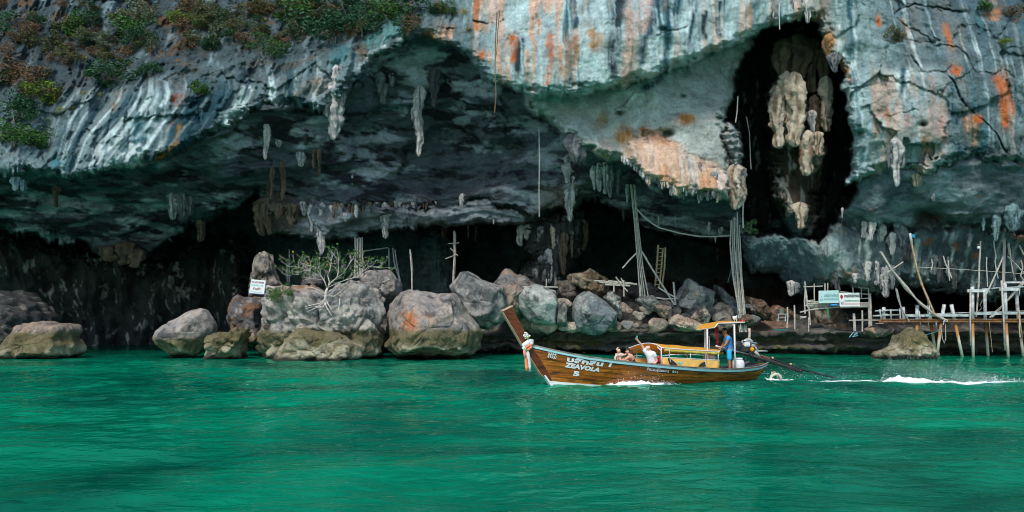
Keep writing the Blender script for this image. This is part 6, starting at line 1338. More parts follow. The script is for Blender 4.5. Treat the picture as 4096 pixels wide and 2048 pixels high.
for side in (-1, 1):
    for k in range(NSTR):
        t0, t1 = k / NSTR, (k + 1) / NSTR
        if k == NSTR - 1: t1 = 0.985
        v, f = [], []
        for i in range(NS + 1):
            s_ = i / NS
            for t, o in ((t0 - 0.008, 0.014), (t0 + 0.02, 0.020), (t1, 0.004), (t1, -0.03), (t0, -0.03)): v.append(hull(s_, max(0, t), side, o))
        for i in range(NS):
            for j in range(5):
                a = i * 5 + j; b_ = i * 5 + (j + 1) % 5; q = (a, a + 5, b_ + 5, b_)
                f.append(q if side < 0 else q[::-1])
        obj("plank", raw_mesh("plank", v, f, M_HULL[k % 3], False), boat)
    def strip(name, m, t0, t1, o0, o1, s0=0.0, s1=1.0, metres=False):
        v, f = [], []; n = NS; t0_, t1_ = t0, t1
        for i in range(n + 1):
            s_ = s0 + (s1 - s0) * i / n
            if metres:
                H_ = hull(s_, 1.0).z - hull(s_, 0.0).z; t0, t1 = 1 - t0_ / H_, 1 - t1_ / H_
            v += [hull(s_, t0, side, o0), hull(s_, t0, side, o1), hull(s_, t1, side, o1), hull(s_, t1, side, o0)]
        for i in range(n):
            for j in range(4):
                a = i * 4 + j; b_ = i * 4 + (j + 1) % 4; f.append((a, a + 4, b_ + 4, b_))
        f += [(0, 1, 2, 3), tuple(n * 4 + k for k in (3, 2, 1, 0))]
        return obj(name, raw_mesh(name, v, f, m), boat)
    strip("rub_rail", M_CYAN, 0.085, 0.012, 0.015, 0.055, metres=True); strip("pinstripe", M_NAVY, 0.105, 0.088, 0.006, 0.030, metres=True); strip("gunwale", M_GUNW, 0.010, -0.05, -0.07, 0.045, metres=True)
    strip("keel_plate", M_WHITE, 0.10, 0.17, 0.012, 0.030, 0.0, 0.24); strip("keel_plate", M_GREYP, 0.0, 0.098, 0.012, 0.032, 0.0, 0.28)
# transom
v = [hull(1, t, -1, 0.0) for t in np.linspace(0, 1, 9)] + [hull(1, t, 1, 0.0) for t in np.linspace(1, 0, 9)]
tv = v + [p + Vector((0.06, 0, 0)) for p in v]; n = len(v)
obj("transom", raw_mesh("transom", tv, [tuple(range(n)), tuple(range(2 * n - 1, n - 1, -1))] + [(i, (i + 1) % n, n + (i + 1) % n, n + i) for i in range(n)], M_HULL[0]), boat)
# floor and thwarts
v, f = [], []
for i in range(NS + 1):
    s_ = 0.05 + 0.94 * i / NS; a = hull(s_, 0.35, -1, -0.04); v += [a, Vector((a.x, -a.y, a.z))]
f = [(2 * i, 2 * i + 1, 2 * i + 3, 2 * i + 2) for i in range(NS)]
obj("floor_boards", raw_mesh("floor_boards", v, f, M_INNER), boat)
for s_ in (0.30, 0.42, 0.54, 0.66, 0.76):
    a = hull(s_, 0.62, -1, -0.05); MB().box((a.x - 0.13, a.y, a.z), (a.x + 0.13, -a.y, a.z + 0.035)).build("thwart", M_INNER, boat)
v, f = [], []                                              # bow deck
for i in range(9):
    a = hull(0.0 + 0.16 * i / 8, 0.93, -1, -0.03); v += [a, Vector((a.x, -a.y, a.z))]
obj("fore_deck", raw_mesh("fore_deck", v, [(2 * i, 2 * i + 1, 2 * i + 3, 2 * i + 2) for i in range(8)], M_GUNW), boat)
v, f = [], []
for i in range(7):
    a = hull(0.86 + 0.14 * i / 6, 0.96, -1, -0.03); v += [a, Vector((a.x, -a.y * 1.0, a.z)), ]
obj("aft_deck", raw_mesh("aft_deck", v, [(2 * i, 2 * i + 1, 2 * i + 3, 2 * i + 2) for i in range(6)], mat("dark_aft_deck", (0.05, 0.055, 0.06), 0.7, 0.4, 5, 0.2)), boat)
# stem post
LE = [(2010, 1247), (2035, 1290), (2060, 1332), (2085, 1376), (2108, 1412), (2135, 1456), (2160, 1494), (2172, 1506)]
RI = [(2046, 1229), (2066, 1270), (2085, 1305), (2104, 1342), (2128, 1392), (2162, 1446), (2192, 1495), (2203, 1522)]
def plate(name, L, R, m, half, capm=None):
    v = [];
    for (a, b) in zip(L, R):
        p, q = bl(*a, 0), bl(*b, 0)
        v += [p + Vector((0, -half, 0)), q + Vector((0, -half, 0)), q + Vector((0, half, 0)), p + Vector((0, half, 0))]
    n = len(L); f = []
    for i in range(n - 1):
        for j in range(4): f.append((i * 4 + j, i * 4 + (j + 1) % 4, (i + 1) * 4 + (j + 1) % 4, (i + 1) * 4 + j))
    f += [(3, 2, 1, 0), tuple((n - 1) * 4 + k for k in range(4))]
    return obj(name, raw_mesh(name, v, f, m), boat)
plate("stem_post", LE, RI, M_STEM, 0.085)
p0, p1 = bl(2007, 1246, 0), bl(2048, 1226, 0)
MB().slab([p0 + Vector((0, -.10, 0)), p1 + Vector((0, -.10, 0)), p1 + Vector((0, .10, 0)), p0 + Vector((0, .10, 0))], 0.035).build("stem_head", M_PALEWOOD, boat)
plate("stem_shoe", [(2172, 1501), (2186, 1522), (2203, 1549), (2206, 1552)], [(2178, 1500), (2196, 1524), (2214, 1546), (2222, 1549)], M_WHITE, 0.092)
def ledge_strip(pts, half, m, name):
    w_ = [bl(*p, 0) for p in pts]; v = []
    for p in w_: v += [p + Vector((0, -half, 0)), p + Vector((0.02, -half, 0.0)), p + Vector((0.02, half, 0)), p + Vector((0, half, 0))]
    return v
plate("stem_edge", [(a - 3, b) for a, b in LE], [(a - 1, b) for a, b in LE], M_PALEWOOD, 0.095)

# hull lettering, laid on the planks
ss, ts = np.meshgrid(np.linspace(0, 1, 241), np.linspace(0, 1, 61), indexing='ij')
hp = np.array([[tuple(b2w(hull(a, b, -1, 0.0))) for b in ts[0]] for a in ss[:, 0]])
hu = (CU + hp[..., 0] / hp[..., 1] * FPX) * 4; hv = (HORIZON - (hp[..., 2] - EYE) / hp[..., 1] * FPX) * 4
def hull_st(u4, v4):
    i = np.unravel_index(np.argmin((hu - u4) ** 2 + (hv - v4) ** 2), hu.shape); return float(ss[i]), float(ts[i])
M_LET = flat_mat("white_lettering", (0.74, 0.76, 0.80))
def hull_text(body, bl_, br_, tl_, bold, name="lettering", m=None):
    """bottom-left, bottom-right and top-left picture points of the writing"""
    me, co = text_mesh(body, bold)
    (s0, t0), (s1, t1), (s2, t2) = hull_st(*bl_), hull_st(*br_), hull_st(*tl_)
    out = np.zeros((len(co), 3), np.float32)
    for i in range(len(co)):
        a, b = co[i, 0], co[i, 1]
        s_ = s0 + (s1 - s0) * a + (s2 - s0) * b; t_ = t0 + (t1 - t0) * a + (t2 - t0) * b
        out[i] = hull(min(max(s_, 0), 1), min(max(t_, 0), 1), -1, 0.030)
    me.vertices.foreach_set("co", out.ravel()); me.materials.append(m or M_LET); me.update(); obj(name, me, boat)
hull_text("5254", (2189, 1419), (2223, 1424), (2190, 1406), 0.03); hull_text("81551", (2188, 1430), (2222, 1436), (2189, 1417.5), 0.03)
hull_text("บลั๊กลิน 1", (2264, 1446), (2440, 1470), (2268, 1423), 0.05); hull_text("ZEAVOLA", (2256, 1469), (2397, 1489), (2260, 1448), 0.055); hull_text("5", (2291, 1504), (2315, 1508), (2292, 1483), 0.06)
hull_text("จำนวนผู้โดยสาร", (2584, 1486), (2672, 1494), (2586, 1468), 0.015); hull_text("6+1", (2686, 1492), (2709, 1494), (2687, 1481), 0.02)

# front canopy
def cloth_mat(name, rgb, trans):
    m = bpy.data.materials.new(name); nt, b = nodes_of(m); b.inputs["Base Color"].default_value = (*rgb, 1); b.inputs["Roughness"].default_value = 0.75
    tr = nt.nodes.new("ShaderNodeBsdfTranslucent"); tr.inputs["Color"].default_value = (*trans, 1)
    mx = nt.nodes.new("ShaderNodeMixShader"); mx.inputs[0].default_value = 0.35; nt.links.new(b.outputs[0], mx.inputs[1]); nt.links.new(tr.outputs[0], mx.inputs[2]); nt.links.new(mx.outputs[0], nt.nodes["Material Output"].inputs[0])
    n = nt.nodes.new("ShaderNodeTexNoise"); n.inputs["Scale"].default_value = 3.0; bp = nt.nodes.new("ShaderNodeBump"); bp.inputs["Strength"].default_value = 0.35; bp.inputs["Distance"].default_value = 0.05; nt.links.new(n.outputs["Fac"], bp.inputs["Height"]); nt.links.new(bp.outputs[0], b.inputs["Normal"])
    return m
M_CANVAS = cloth_mat("yellow_canvas", (0.92, 0.46, 0.045), (0.85, 0.22, 0.02)); M_ROLL = mat("yellow_curtain_roll", (0.68, 0.34, 0.02), 0.7, 0.3, 5, 0.2, rgb2=(0.55, 0.52, 0.10)); M_PANEL = mat("yellow_side_panel", (0.76, 0.44, 0.11), 0.7, 0.1, 3, 0.25, bump_dist=0.03); M_POLE = mat("white_pole", (0.66, 0.64, 0.62), 0.5, 0.12, 6, 0)
Nn = [bl(2645, 1391, -.76), bl(2749, 1399, -.76), bl(2878, 1406, -.72)]; Rr = [bl(2588, 1373, 0), bl(2724, 1383, 0), bl(2884, 1398, 0)]; Ff = [bl(2506, 1397, .80), bl(2690, 1399, .78), bl(2890, 1404, .72)]
G = 14; v, f = [], []
for i in range(G + 1):
    a = i / G
    def lg(C): return C[0] * (2 * (a - .5) * (a - 1)) + C[1] * (-4 * a * (a - 1)) + C[2] * (2 * a * (a - .5))
    n_, r_, f_ = lg(Nn), lg(Rr), lg(Ff)
    for j in range(G + 1):
        w_ = -1 + 2 * j / G
        p = n_ * (w_ * (w_ - 1) / 2) + r_ * (1 - w_ * w_) + f_ * (w_ * (w_ + 1) / 2)
        p.z += 0.012 * math.sin(a * 19) * (1 - abs(w_)); v.append(p)
for i in range(G):
    for j in range(G): f.append((i * (G + 1) + j, (i + 1) * (G + 1) + j, (i + 1) * (G + 1) + j + 1, i * (G + 1) + j + 1))
can = obj("canopy", raw_mesh("canopy", v, f, M_CANVAS, True), boat)
def vv(i, j): return v[i * (G + 1) + j].copy()
MB().tube([vv(i, 0) for i in range(G + 1)], 0.018, 6).build("trim", M_POLE, can); MB().tube([vv(i, G) for i in range(G + 1)], 0.018, 6).build("trim", M_POLE, can); MB().tube([vv(0, j) for j in range(G + 1)], 0.02, 6).build("hoop", M_POLE, can); MB().tube([vv(G, j) for j in range(G + 1)], 0.018, 6).build("hoop", M_POLE, can)
MB().tube([vv(i, 0) + Vector((0, 0.02, -0.065 - 0.012 * (i % 2))) for i in range(1, G + 1)], [0.045 + 0.008 * (i % 2) for i in range(1, G + 1)], 8).build("curtain_roll", M_ROLL, boat, True)
MB().tube([vv(i, G) + Vector((0, -0.02, -0.085 - 0.01 * (i % 2))) for i in range(0, G + 1)], [0.06 + 0.008 * (i % 2) for i in range(0, G + 1)], 8).build("curtain_roll", M_ROLL, boat, True)
for a, b, y in [((2645, 1391), (2645, 1462), -.76), ((2762, 1403), (2762, 1436), -.74), ((2873, 1406), (2873, 1440), -.72), ((2600, 1398), (2604, 1440), .74), ((2748, 1402), (2749, 1440), .74), ((2846, 1402), (2846, 1440), .72), ((2545, 1400), (2548, 1436), .76)]:
    MB().tube([bl(*a, y), bl(*b, y)], 0.02, 8).build("canopy_post", M_POLE, boat, True)
MB().tube([bl(2629, 1387, -.6), bl(2645, 1404, -.76)], 0.018, 6).build("brace", M_POLE, boat, True)
def panel(name, q, y, m, rows=6, cols=20, amp=0.02):
    v, f = [], []
    A, B_, C, D = [bl(*p, y) for p in q]
    for i in range(rows + 1):
        for j in range(cols + 1):
            t_ = A.lerp(B_, j / cols); b_ = D.lerp(C, j / cols); p = t_.lerp(b_, i / rows); p.y += amp * math.sin(j * 1.7 + i) * (i / rows); v.append(p)
    for i in range(rows):
        for j in range(cols): f.append((i * (cols + 1) + j, i * (cols + 1) + j + 1, (i + 1) * (cols + 1) + j + 1, (i + 1) * (cols + 1) + j))
    me = raw_mesh(name, v, f, m, True); o = obj(name, me, boat); md = o.modifiers.new("thickness", 'SOLIDIFY'); md.thickness = 0.01; return o
panel("side_panel", [(2649, 1429), (2877, 1441), (2877, 1476), (2649, 1468)], -.74, M_PANEL); panel("side_panel", [(2490, 1431), (2860, 1440), (2860, 1470), (2490, 1455)], .76, M_PANEL)
MB().tube([bl(2648, 1429, -.75), bl(2877, 1441, -.75)], 0.014, 6).build("panel_rail", M_POLE, boat); MB().tube([bl(2520, 1432, .75), bl(2860, 1440, .75)], 0.014, 6).build("panel_rail", M_POLE, boat)
def flat(name, pts, y, m, th=0.02):
    p = [bl(*q, y) for q in pts]; n = len(p); v = p + [q + Vector((0, th, 0)) for q in p]
    return obj(name, raw_mesh(name, v, [tuple(range(n)), tuple(range(2 * n - 1, n - 1, -1))] + [(i, (i + 1) % n, n + (i + 1) % n, n + i) for i in range(n)], m), boat)
R2 = lambda x, y: (2600 + x * .2484, 1240 + y * .2484)
flat("fender", [R2(295, 790), R2(305, 775), R2(330, 782), R2(445, 880), R2(345, 885), R2(320, 860)], -.80, M_BLACK, 0.04); flat("fender", [R2(785, 905), R2(845, 850), R2(890, 835), R2(902, 845), R2(898, 895), R2(870, 912)], -.80, M_BLACK, 0.04)
flat("emblem", [R2(425, 830), R2(470, 845), R2(535, 832), R2(515, 885), R2(478, 888), R2(495, 856), R2(450, 862)], -.765, mat("cyan_print", (0.22, 0.55, 0.52), 0.6, 0.1, 4, 0), 0.004)
for pts, y in ([[R2(320, 620), R2(312, 740), R2(330, 840)], -.80], [[R2(905, 670), R2(900, 760), R2(890, 850), R2(905, 900)], -.80], [[R2(430, 640), R2(432, 690)], .7]): MB().tube([bl(*p, y) for p in pts], 0.014, 5).build("tie_rope", M_ROPE, boat)
# stern canopy
R4 = lambda x, y: (2750 + x * .1864, 1260 + y * .1864)
c_fl, c_fn = bl(*R4(195, 320), .72), bl(*R4(580, 270), -.62); t_fl, t_fn = bl(*R4(300, 210), .72), bl(*R4(655, 180), -.62); r_n = bl(*R4(1225, 157), -.62); r_f = Vector((r_n.x, 0.72, r_n.z + 0.03))
MB().slab([c_fl, c_fn, t_fn, t_fl], 0.02).build("stern_canopy_flap", M_CANVAS, boat); MB().slab([t_fl + Vector((.004, 0, .003)), t_fn + Vector((.004, 0, .003)), r_n, r_f], 0.025).build("stern_canopy", M_CANVAS, boat)
for a, b in ((c_fl, c_fn), (c_fn, t_fn), (t_fn, r_n), (t_fl, t_fn), (t_fl, r_f), (r_n, r_f), (c_fl, t_fl)): MB().tube([a, b], 0.02, 6).build("canopy_frame", M_POLE, boat)
for a, b, y, r_ in (((2820, 1318), (2821, 1470), .62, .028), ((2829, 1316), (2830, 1470), -.62, .032), ((2937, 1296), (2941, 1474), -.62, .034)): MB().tube([bl(*a, y), bl(*b, y)], r_, 8).build("canopy_post", M_POLE, boat, True)
MB().tube([bl(2836, 1344, -.6), bl(2838, 1372, -.6), bl(2837, 1398, -.6)], 0.012, 5).build("tie_rope", M_ROPE, boat)
# stern hoses
MB().tube([bl(*R2(1930, 1120), -.1), bl(*R2(1960, 1060), -.1), bl(*R2(2010, 1035), -.1), bl(*R2(2060, 1030), -.1), bl(*R2(2100, 1070), -.1), bl(*R2(2120, 1110), -.1)], 0.05, 8).build("hose", mat("white_hose", (0.62, 0.6, 0.5), 0.5, 0.15, 6, 0), boat, True)
MB().tube([bl(*R2(1955, 1070), .1), bl(*R2(1965, 1010), .1), bl(*R2(2000, 995), .1), bl(*R2(2040, 1030), .1), bl(*R2(2060, 1110), .1)], 0.035, 8).build("hose", mat("cream_hose", (0.55, 0.46, 0.28), 0.5, 0.15, 6, 0), boat, True)
MB().tube([bl(*R2(1790, 1020), -.35), bl(*R2(1920, 1022), -.35)], 0.014, 5).build("stern_rod", M_STEEL, boat)

# ------------------------------------------------------------------ things in and on the boat
def bt(mb, name, m, label, cat, smooth=False, parent=None):
    """build boat-space geometry as its own thing in world space"""
    v = [b2w(p) for p in mb.v]; lo = min(p.z for p in v); c = sum(v, Vector()) / len(v); L = Vector((c.x, c.y, lo))
    o = obj(name, raw_mesh(name, [p - L for p in v], mb.f, m, smooth), None, L)
    if label: tag(o, label, cat)
    return o
def bthing(name, at, label, cat, group=None):
    e = empty(name, b2w(at)); e.rotation_euler = (0, 0, BA); tag(e, label, cat, group); e["_o"] = 0; del e["_o"]; return e, at
def part(mb, name, m, te, smooth=True):
    e, at = te; return obj(name, raw_mesh(name, [p - at for p in mb.v], mb.f, m, smooth), e)
# white barrel
bc = bl(2952, 1472, -0.15); te = bthing("barrel", bc + Vector((0, 0, -.12)), "white plastic barrel with screw lid standing at the stern", "barrel"); MBr = M_WHITE
part(MB().lathe([(0.20, 0), (0.225, 0.03), (0.235, 0.22), (0.225, 0.34), (0.18, 0.41), (0.15, 0.425)], te[1], 20), "drum", M_WHITE, te); part(MB().lathe([(0.165, 0), (0.165, 0.05), (0.15, 0.06)], te[1] + Vector((0, 0, .427)), 20), "lid", M_WHITE, te)
# plastic bag and life jackets
bt(MB().lathe([(0.02, 0), (0.22, 0.02), (0.26, 0.10), (0.18, 0.17), (0.05, 0.2)], bl(2838, 1440, 0.2), 9), "plastic_bag", mat("clear_bag", (0.6, 0.65, 0.66), 0.3, 0.2, 12, 0.6), "crumpled white plastic bag under the canopy near the stern", "bag", True)
bt(MB().lathe([(0.10, 0), (0.16, 0.05), (0.15, 0.18), (0.10, 0.24), (0.03, 0.25)], bl(2632, 1453, -.35), 8), "life_jacket", mat("red_jacket", (0.55, 0.02, 0.02), 0.7, 0.4, 12, 0.4), "bright red life jacket beside the man in the white shirt", "life jacket", True)
# beacon and cup on the stern roof
te = bthing("navigation_lamp", bl(2938, 1291, -.45), "white lamp on a short stalk on top of the stern canopy", "lamp")
part(MB().tube([te[1], te[1] + Vector((0, 0, .12))], 0.015, 6), "stalk", M_POLE, te); part(MB().lathe([(0.03, 0.10), (0.065, 0.13), (0.075, 0.22), (0.06, 0.235)], te[1], 12), "shade", M_WHITE, te); part(MB().tube([te[1] + Vector((.08, 0, .0)), te[1] + Vector((.1, 0, .26))], 0.018, 6), "antenna", M_WHITE, te)
bt(MB().lathe([(0.05, 0), (0.075, 0.03), (0.07, 0.07), (0.02, 0.1)], bl(2970, 1288, -.4), 10), "red_float", mat("red_plastic", (0.5, 0.01, 0.03), 0.4, 0.15, 5, 0), "small red float lying on the stern canopy's rear end", "float", True)
bt(MB().lathe([(0.04, 0), (0.09, 0.015), (0.07, 0.045), (0.01, 0.06)], bl(2909, 1291, .1), 9), "green_cloth", mat("green_rag", (0.02, 0.22, 0.15), 0.8, 0.3, 8, 0.2), "small green rag on top of the stern canopy", "cloth", True)
te = bthing("rope_coil", bl(*R4(645, 725), -.2), "red rope coil hanging from the stern canopy before the boatman", "rope")
M_RROPE = mat("red_rope", (0.42, 0.02, 0.015), 0.8, 0.35, 14, 0.2)
for k in range(4):
    mb = MB(); x = 600 + k * 16; mb.tube([bl(*R4(x + 10, 260), -.2 + .03 * k), bl(*R4(x - 20 + k * 14, 400), -.2 + .03 * k), bl(*R4(x + 20, 520), -.2 + .03 * k), bl(*R4(640 + k * 2, 720), -.2 + .03 * k)], 0.008, 5); part(mb, "strand", M_RROPE, te)
ring = MB(); ring.tube([bl(*R4(600 + 40 * math.cos(k * .5), 420 + 45 * math.sin(k * .5)), -.2) for k in range(14)], 0.009, 5); part(ring, "loop", M_RROPE, te)
mb = MB(); mb.tube([bl(*R4(590, 280), -.1), bl(*R4(600, 350), -.1), bl(*R4(640, 390), -.1), bl(*R4(650, 250), -.1)], 0.03, 6); part(mb, "hook", M_BLACK, te)

# garland on the prow
gb = bl(2105, 1380, -.1); te = bthing("prow_garland", gb, "white and orange ribbons with flowers tied around the prow", "garland")
M_RWHITE = mat("white_ribbon", (0.75, 0.76, 0.76), 0.7, 0.1, 6, 0.2); M_RORANGE = mat("orange_ribbon", (0.85, 0.26, 0.10), 0.7, 0.15, 6, 0.2); M_RGREEN = mat("green_ribbon", (0.03, 0.30, 0.10), 0.7, 0.15, 6, 0.2); M_PINKR = mat("pink_ribbon", (0.8, 0.25, 0.25), 0.7, 0.2, 6, 0.2)
R1 = lambda x, y: (1990 + x * .295, 1200 + y * .295)
def ribbon(name, pts, ws, m, y=-.16, dy=0.0):
    v, f = [], []
    w_ = [bl(*R1(*p), y - 0.03 * math.sin(i * 2.1) + dy) for i, p in enumerate(pts)]
    for i, p in enumerate(w_):
        t_ = (w_[min(i + 1, len(w_) - 1)] - w_[max(i - 1, 0)]).normalized(); s_ = Vector((t_.z, 0.15, -t_.x)).normalized() * ws[i]
        v += [p - s_, p + s_, p + s_ + Vector((0, .03, 0)), p - s_ + Vector((0, .03, 0))]
    for i in range(len(w_) - 1):
        for j in range(4): f.append((i * 4 + j, i * 4 + (j + 1) % 4, (i + 1) * 4 + (j + 1) % 4, (i + 1) * 4 + j))
    f += [(3, 2, 1, 0), tuple((len(w_) - 1) * 4 + k for k in range(4))]
    m_ = MB(); m_.v = v; m_.f = f; part(m_, name, m, te)
ribbon("white_wrap", [(340, 625), (390, 600), (440, 570), (490, 560)], [.07, .10, .11, .06], M_RWHITE, -.18)
ribbon("white_wrap", [(345, 640), (380, 670), (420, 640), (480, 580)], [.05, .05, .05, .04], M_RWHITE, -.21)
ribbon("orange_wrap", [(370, 665), (420, 625), (455, 600), (460, 640), (410, 680)], [.04, .04, .035, .04, .04], M_RORANGE, -.23)
ribbon("green_wrap", [(375, 680), (400, 690), (410, 680)], [.03, .035, .02], M_RGREEN, -.25)
ribbon("white_tail", [(385, 680), (405, 720), (420, 800), (430, 900), (432, 968)], [.05, .07, .07, .065, .06], M_RWHITE, -.22)
ribbon("orange_tail", [(370, 690), (378, 740), (390, 820), (398, 900), (405, 965)], [.03, .035, .05, .055, .05], M_RORANGE, -.26)
ribbon("pink_tail", [(360, 680), (368, 740), (380, 790)], [.025, .03, .03], M_PINKR, -.28)
fm = MB(); rgf = np.random.default_rng(5)
for k in range(26):
    p = bl(*R1(400 + rgf.normal() * 22, 478 + rgf.normal() * 26), -.15 + rgf.normal() * .03); fm.lathe([(0.005, -.03), (0.03, -.01), (0.032, .012), (0.005, .03)], p, 6)
part(fm, "flowers", M_RWHITE, te)
fm = MB()
for k in range(7): p = bl(*R1(410 + rgf.normal() * 16, 505 + rgf.normal() * 12), -.19); fm.lathe([(0.005, -.025), (0.03, -.01), (0.03, .012), (0.005, .03)], p, 6)
part(fm, "flower_leaves", mat("lime_flower", (0.45, 0.55, 0.15), 0.7, 0.2, 6, 0), te)

# longtail engine
te = bthing("longtail_engine", bl(3055, 1452, 0), "black longtail engine with white tank and long propeller shaft at the stern", "engine")
M_ENG = mat("greasy_iron", (0.035, 0.033, 0.032), 0.5, 0.6, 9, 0.4); M_RUSTE = mat("engine_rust", (0.22, 0.08, 0.04), 0.8, 0.5, 9, 0.3)
E4 = lambda x, y, yl=0.0: bl(2750 + x * .1864, 1260 + y * .1864, yl)
def ebox(x0, y0, x1, y1, ya, yb, name, m, bev=0.03):
    a, b = E4(x0, y0), E4(x1, y1); mb = MB().box((min(a.x, b.x), ya, min(a.z, b.z)), (max(a.x, b.x), yb, max(a.z, b.z))); o = part(mb, name, m, te, False); md = o.modifiers.new("bevel", 'BEVEL'); md.width = bev; md.segments = 2; return o
ebox(1080, 640, 1300, 790, -.16, .18, "engine_block", M_ENG, .05); ebox(1290, 700, 1450, 850, -.14, .14, "crankcase", M_ENG, .04); ebox(1160, 580, 1285, 680, -.2, .05, "fuel_tank", M_WHITE, .05); ebox(1330, 620, 1410, 690, -.15, .1, "cylinder_head", mat("dirty_aluminium", (0.42, 0.40, 0.37), 0.5, 0.3, 9, 0.2, metallic=.3), .03); ebox(1400, 640, 1465, 720, -.12, .12, "gearbox", M_RUSTE, .03)
part(MB().lathe([(0.02, -.07), (0.07, -.05), (0.085, 0), (0.07, .05), (0.02, .07)], E4(1385, 740, -.2), 14, (1, 0, 0.1)), "orange_float", mat("orange_float", (0.75, 0.30, 0.01), 0.4, 0.1, 5, 0), te)
part(MB().lathe([(0.02, -.03), (0.16, -.03), (0.17, 0), (0.16, .03), (0.02, .03)], E4(1090, 650, -.2), 18, (0, 1, 0)), "flywheel", M_ENG, te)
part(MB().tube([E4(1315, 545), E4(1328, 450), E4(1332, 380), E4(1322, 285)], [.05, .045, .045, .05], 10), "exhaust_pipe", mat("sooty_cream_pipe", (0.52, 0.40, 0.30), 0.6, 0.25, 6, 0.1), te)
part(MB().tube([E4(1220, 560, -.05), E4(1260, 525, -.05), E4(1340, 525, -.05), E4(1380, 560, -.05), E4(1370, 620, -.05)], .04, 8), "intake_hose", mat("grey_hose", (0.55, 0.54, 0.5), 0.5, 0.15, 6, 0), te)
part(MB().tube([E4(1200, 545, -.15), E4(1320, 570, -.15), E4(1490, 612, -.15)], .032, 8), "top_bar", M_STEEL, te); part(MB().tube([E4(1160, 600, -.1), E4(1180, 555, -.1), E4(1230, 540, -.1)], .03, 6), "intake_hose", M_POLE, te)
part(MB().tube([E4(1450, 680, -.1), E4(1475, 740, -.1), E4(1520, 775, -.1), E4(1600, 772, -.1), E4(1710, 778, -.1)], [.045, .045, .04, .035, .03], 8), "exhaust_arm", mat("grey_arm", (0.40, 0.39, 0.36), 0.5, 0.2, 6, 0, metallic=.3), te)
part(MB().tube([bl(2862, 1384, -.25), bl(2900, 1393, -.2), bl(2945, 1404, -.1), bl(3003, 1419, -.05)], .035, 10), "tiller", M_STEEL, te)
part(MB().tube([E4(1030, 790, .12), E4(1300, 880, .12)], .03, 8), "mount_bar", M_RUSTE, te)
part(MB().tube([bl(3000, 1419, -.08), bl(3070, 1442, -.08), bl(3180, 1478, -.08), bl(3205, 1486, -.08)], [.07, .08, .07, .05], 6), "frame_rail", M_ENG, te); part(MB().tube([bl(3000, 1424, .12), bl(3070, 1446, .12), bl(3205, 1486, .12)], [.05, .06, .04], 6), "frame_rail", M_ENG, te)
part(MB().tube([bl(3060, 1425, 0), bl(3120, 1447, 0), bl(3205, 1478, 0), bl(3300, 1502, 0), bl(3395, 1521, 0), bl(3440, 1530, 0)], .035, 8), "propeller_shaft", M_BLACK, te)
for k in range(2): part(MB().lathe([(.03, -.04), (.05, -.03), (.05, .03), (.03, .04)], bl(3090 + k * 73, 1432 + k * 25, 0), 8, (1, 0, -.3)), "shaft_clamp", mat("brass_clamp", (0.5, 0.32, 0.18), 0.5, 0.2, 5, 0), te)
ebox(1480, 930, 1590, 1010, -.1, .1, "pivot_bracket", M_ENG, .02); part(MB().tube([E4(1260, 900, 0), E4(1250, 960, 0), E4(1225, 1010, 0)], .03, 6), "kick_lever", M_BLACK, te)
part(MB().tube([E4(1440, 780, -.12), E4(1500, 840, -.12), E4(1560, 900, -.12)], [.07, .06, .03], 8), "rag", mat("grey_rag", (0.45, 0.43, 0.4), 0.8, 0.2, 6, 0.2), te)
mb = MB()
for k in range(9): mb.lathe([(.01, -.03), (.035, 0), (.01, .03)], E4(1580 + k * 22, 870 + k * 9, -.1 + .02 * (k % 3)), 6)
part(mb, "coupling", M_RUSTE, te)
# ------------------------------------------------------------------ people
def skin_mesh(name, verts, edges, m, parent, root=0, sub=2):
    """verts: (position, radius)"""
    bm = bmesh.new(); lay = bm.verts.layers.skin.verify(); bv = []
    for i, (p, r) in enumerate(verts):
        x = bm.verts.new(p); x[lay].radius = (r, r) if not hasattr(r, "__len__") else r; x[lay].use_root = (i == root); bv.append(x)
    for a, b in edges: bm.edges.new((bv[a], bv[b]))
    me = bpy.data.meshes.new(name); bm.to_mesh(me); bm.free(); me.materials.append(m)
    o = obj(name, me, parent)
    sk = o.modifiers.new("skin", 'SKIN'); sk.use_smooth_shade = True
    sb = o.modifiers.new("subdivision", 'SUBSURF'); sb.levels = sub; sb.render_levels = sub
    return o
def ball(c, r, seg=10, rings=6, sq=(1, 1, 1)):
    v, f = [], []
    for i in range(rings + 1):
        a = math.pi * i / rings
        for k in range(seg):
            b = 2 * math.pi * k / seg; v.append(c + Vector((r * sq[0] * math.sin(a) * math.cos(b), r * sq[1] * math.sin(a) * math.sin(b), r * sq[2] * math.cos(a))))
    for i in range(rings):
        for k in range(seg): f.append((i * seg + k, (i + 1) * seg + k, (i + 1) * seg + (k + 1) % seg, i * seg + (k + 1) % seg))
    return v, f
def skin_tone(name, rgb): 
    m = mat(name, rgb, 0.55, 0.12, 8, 0.05); return m
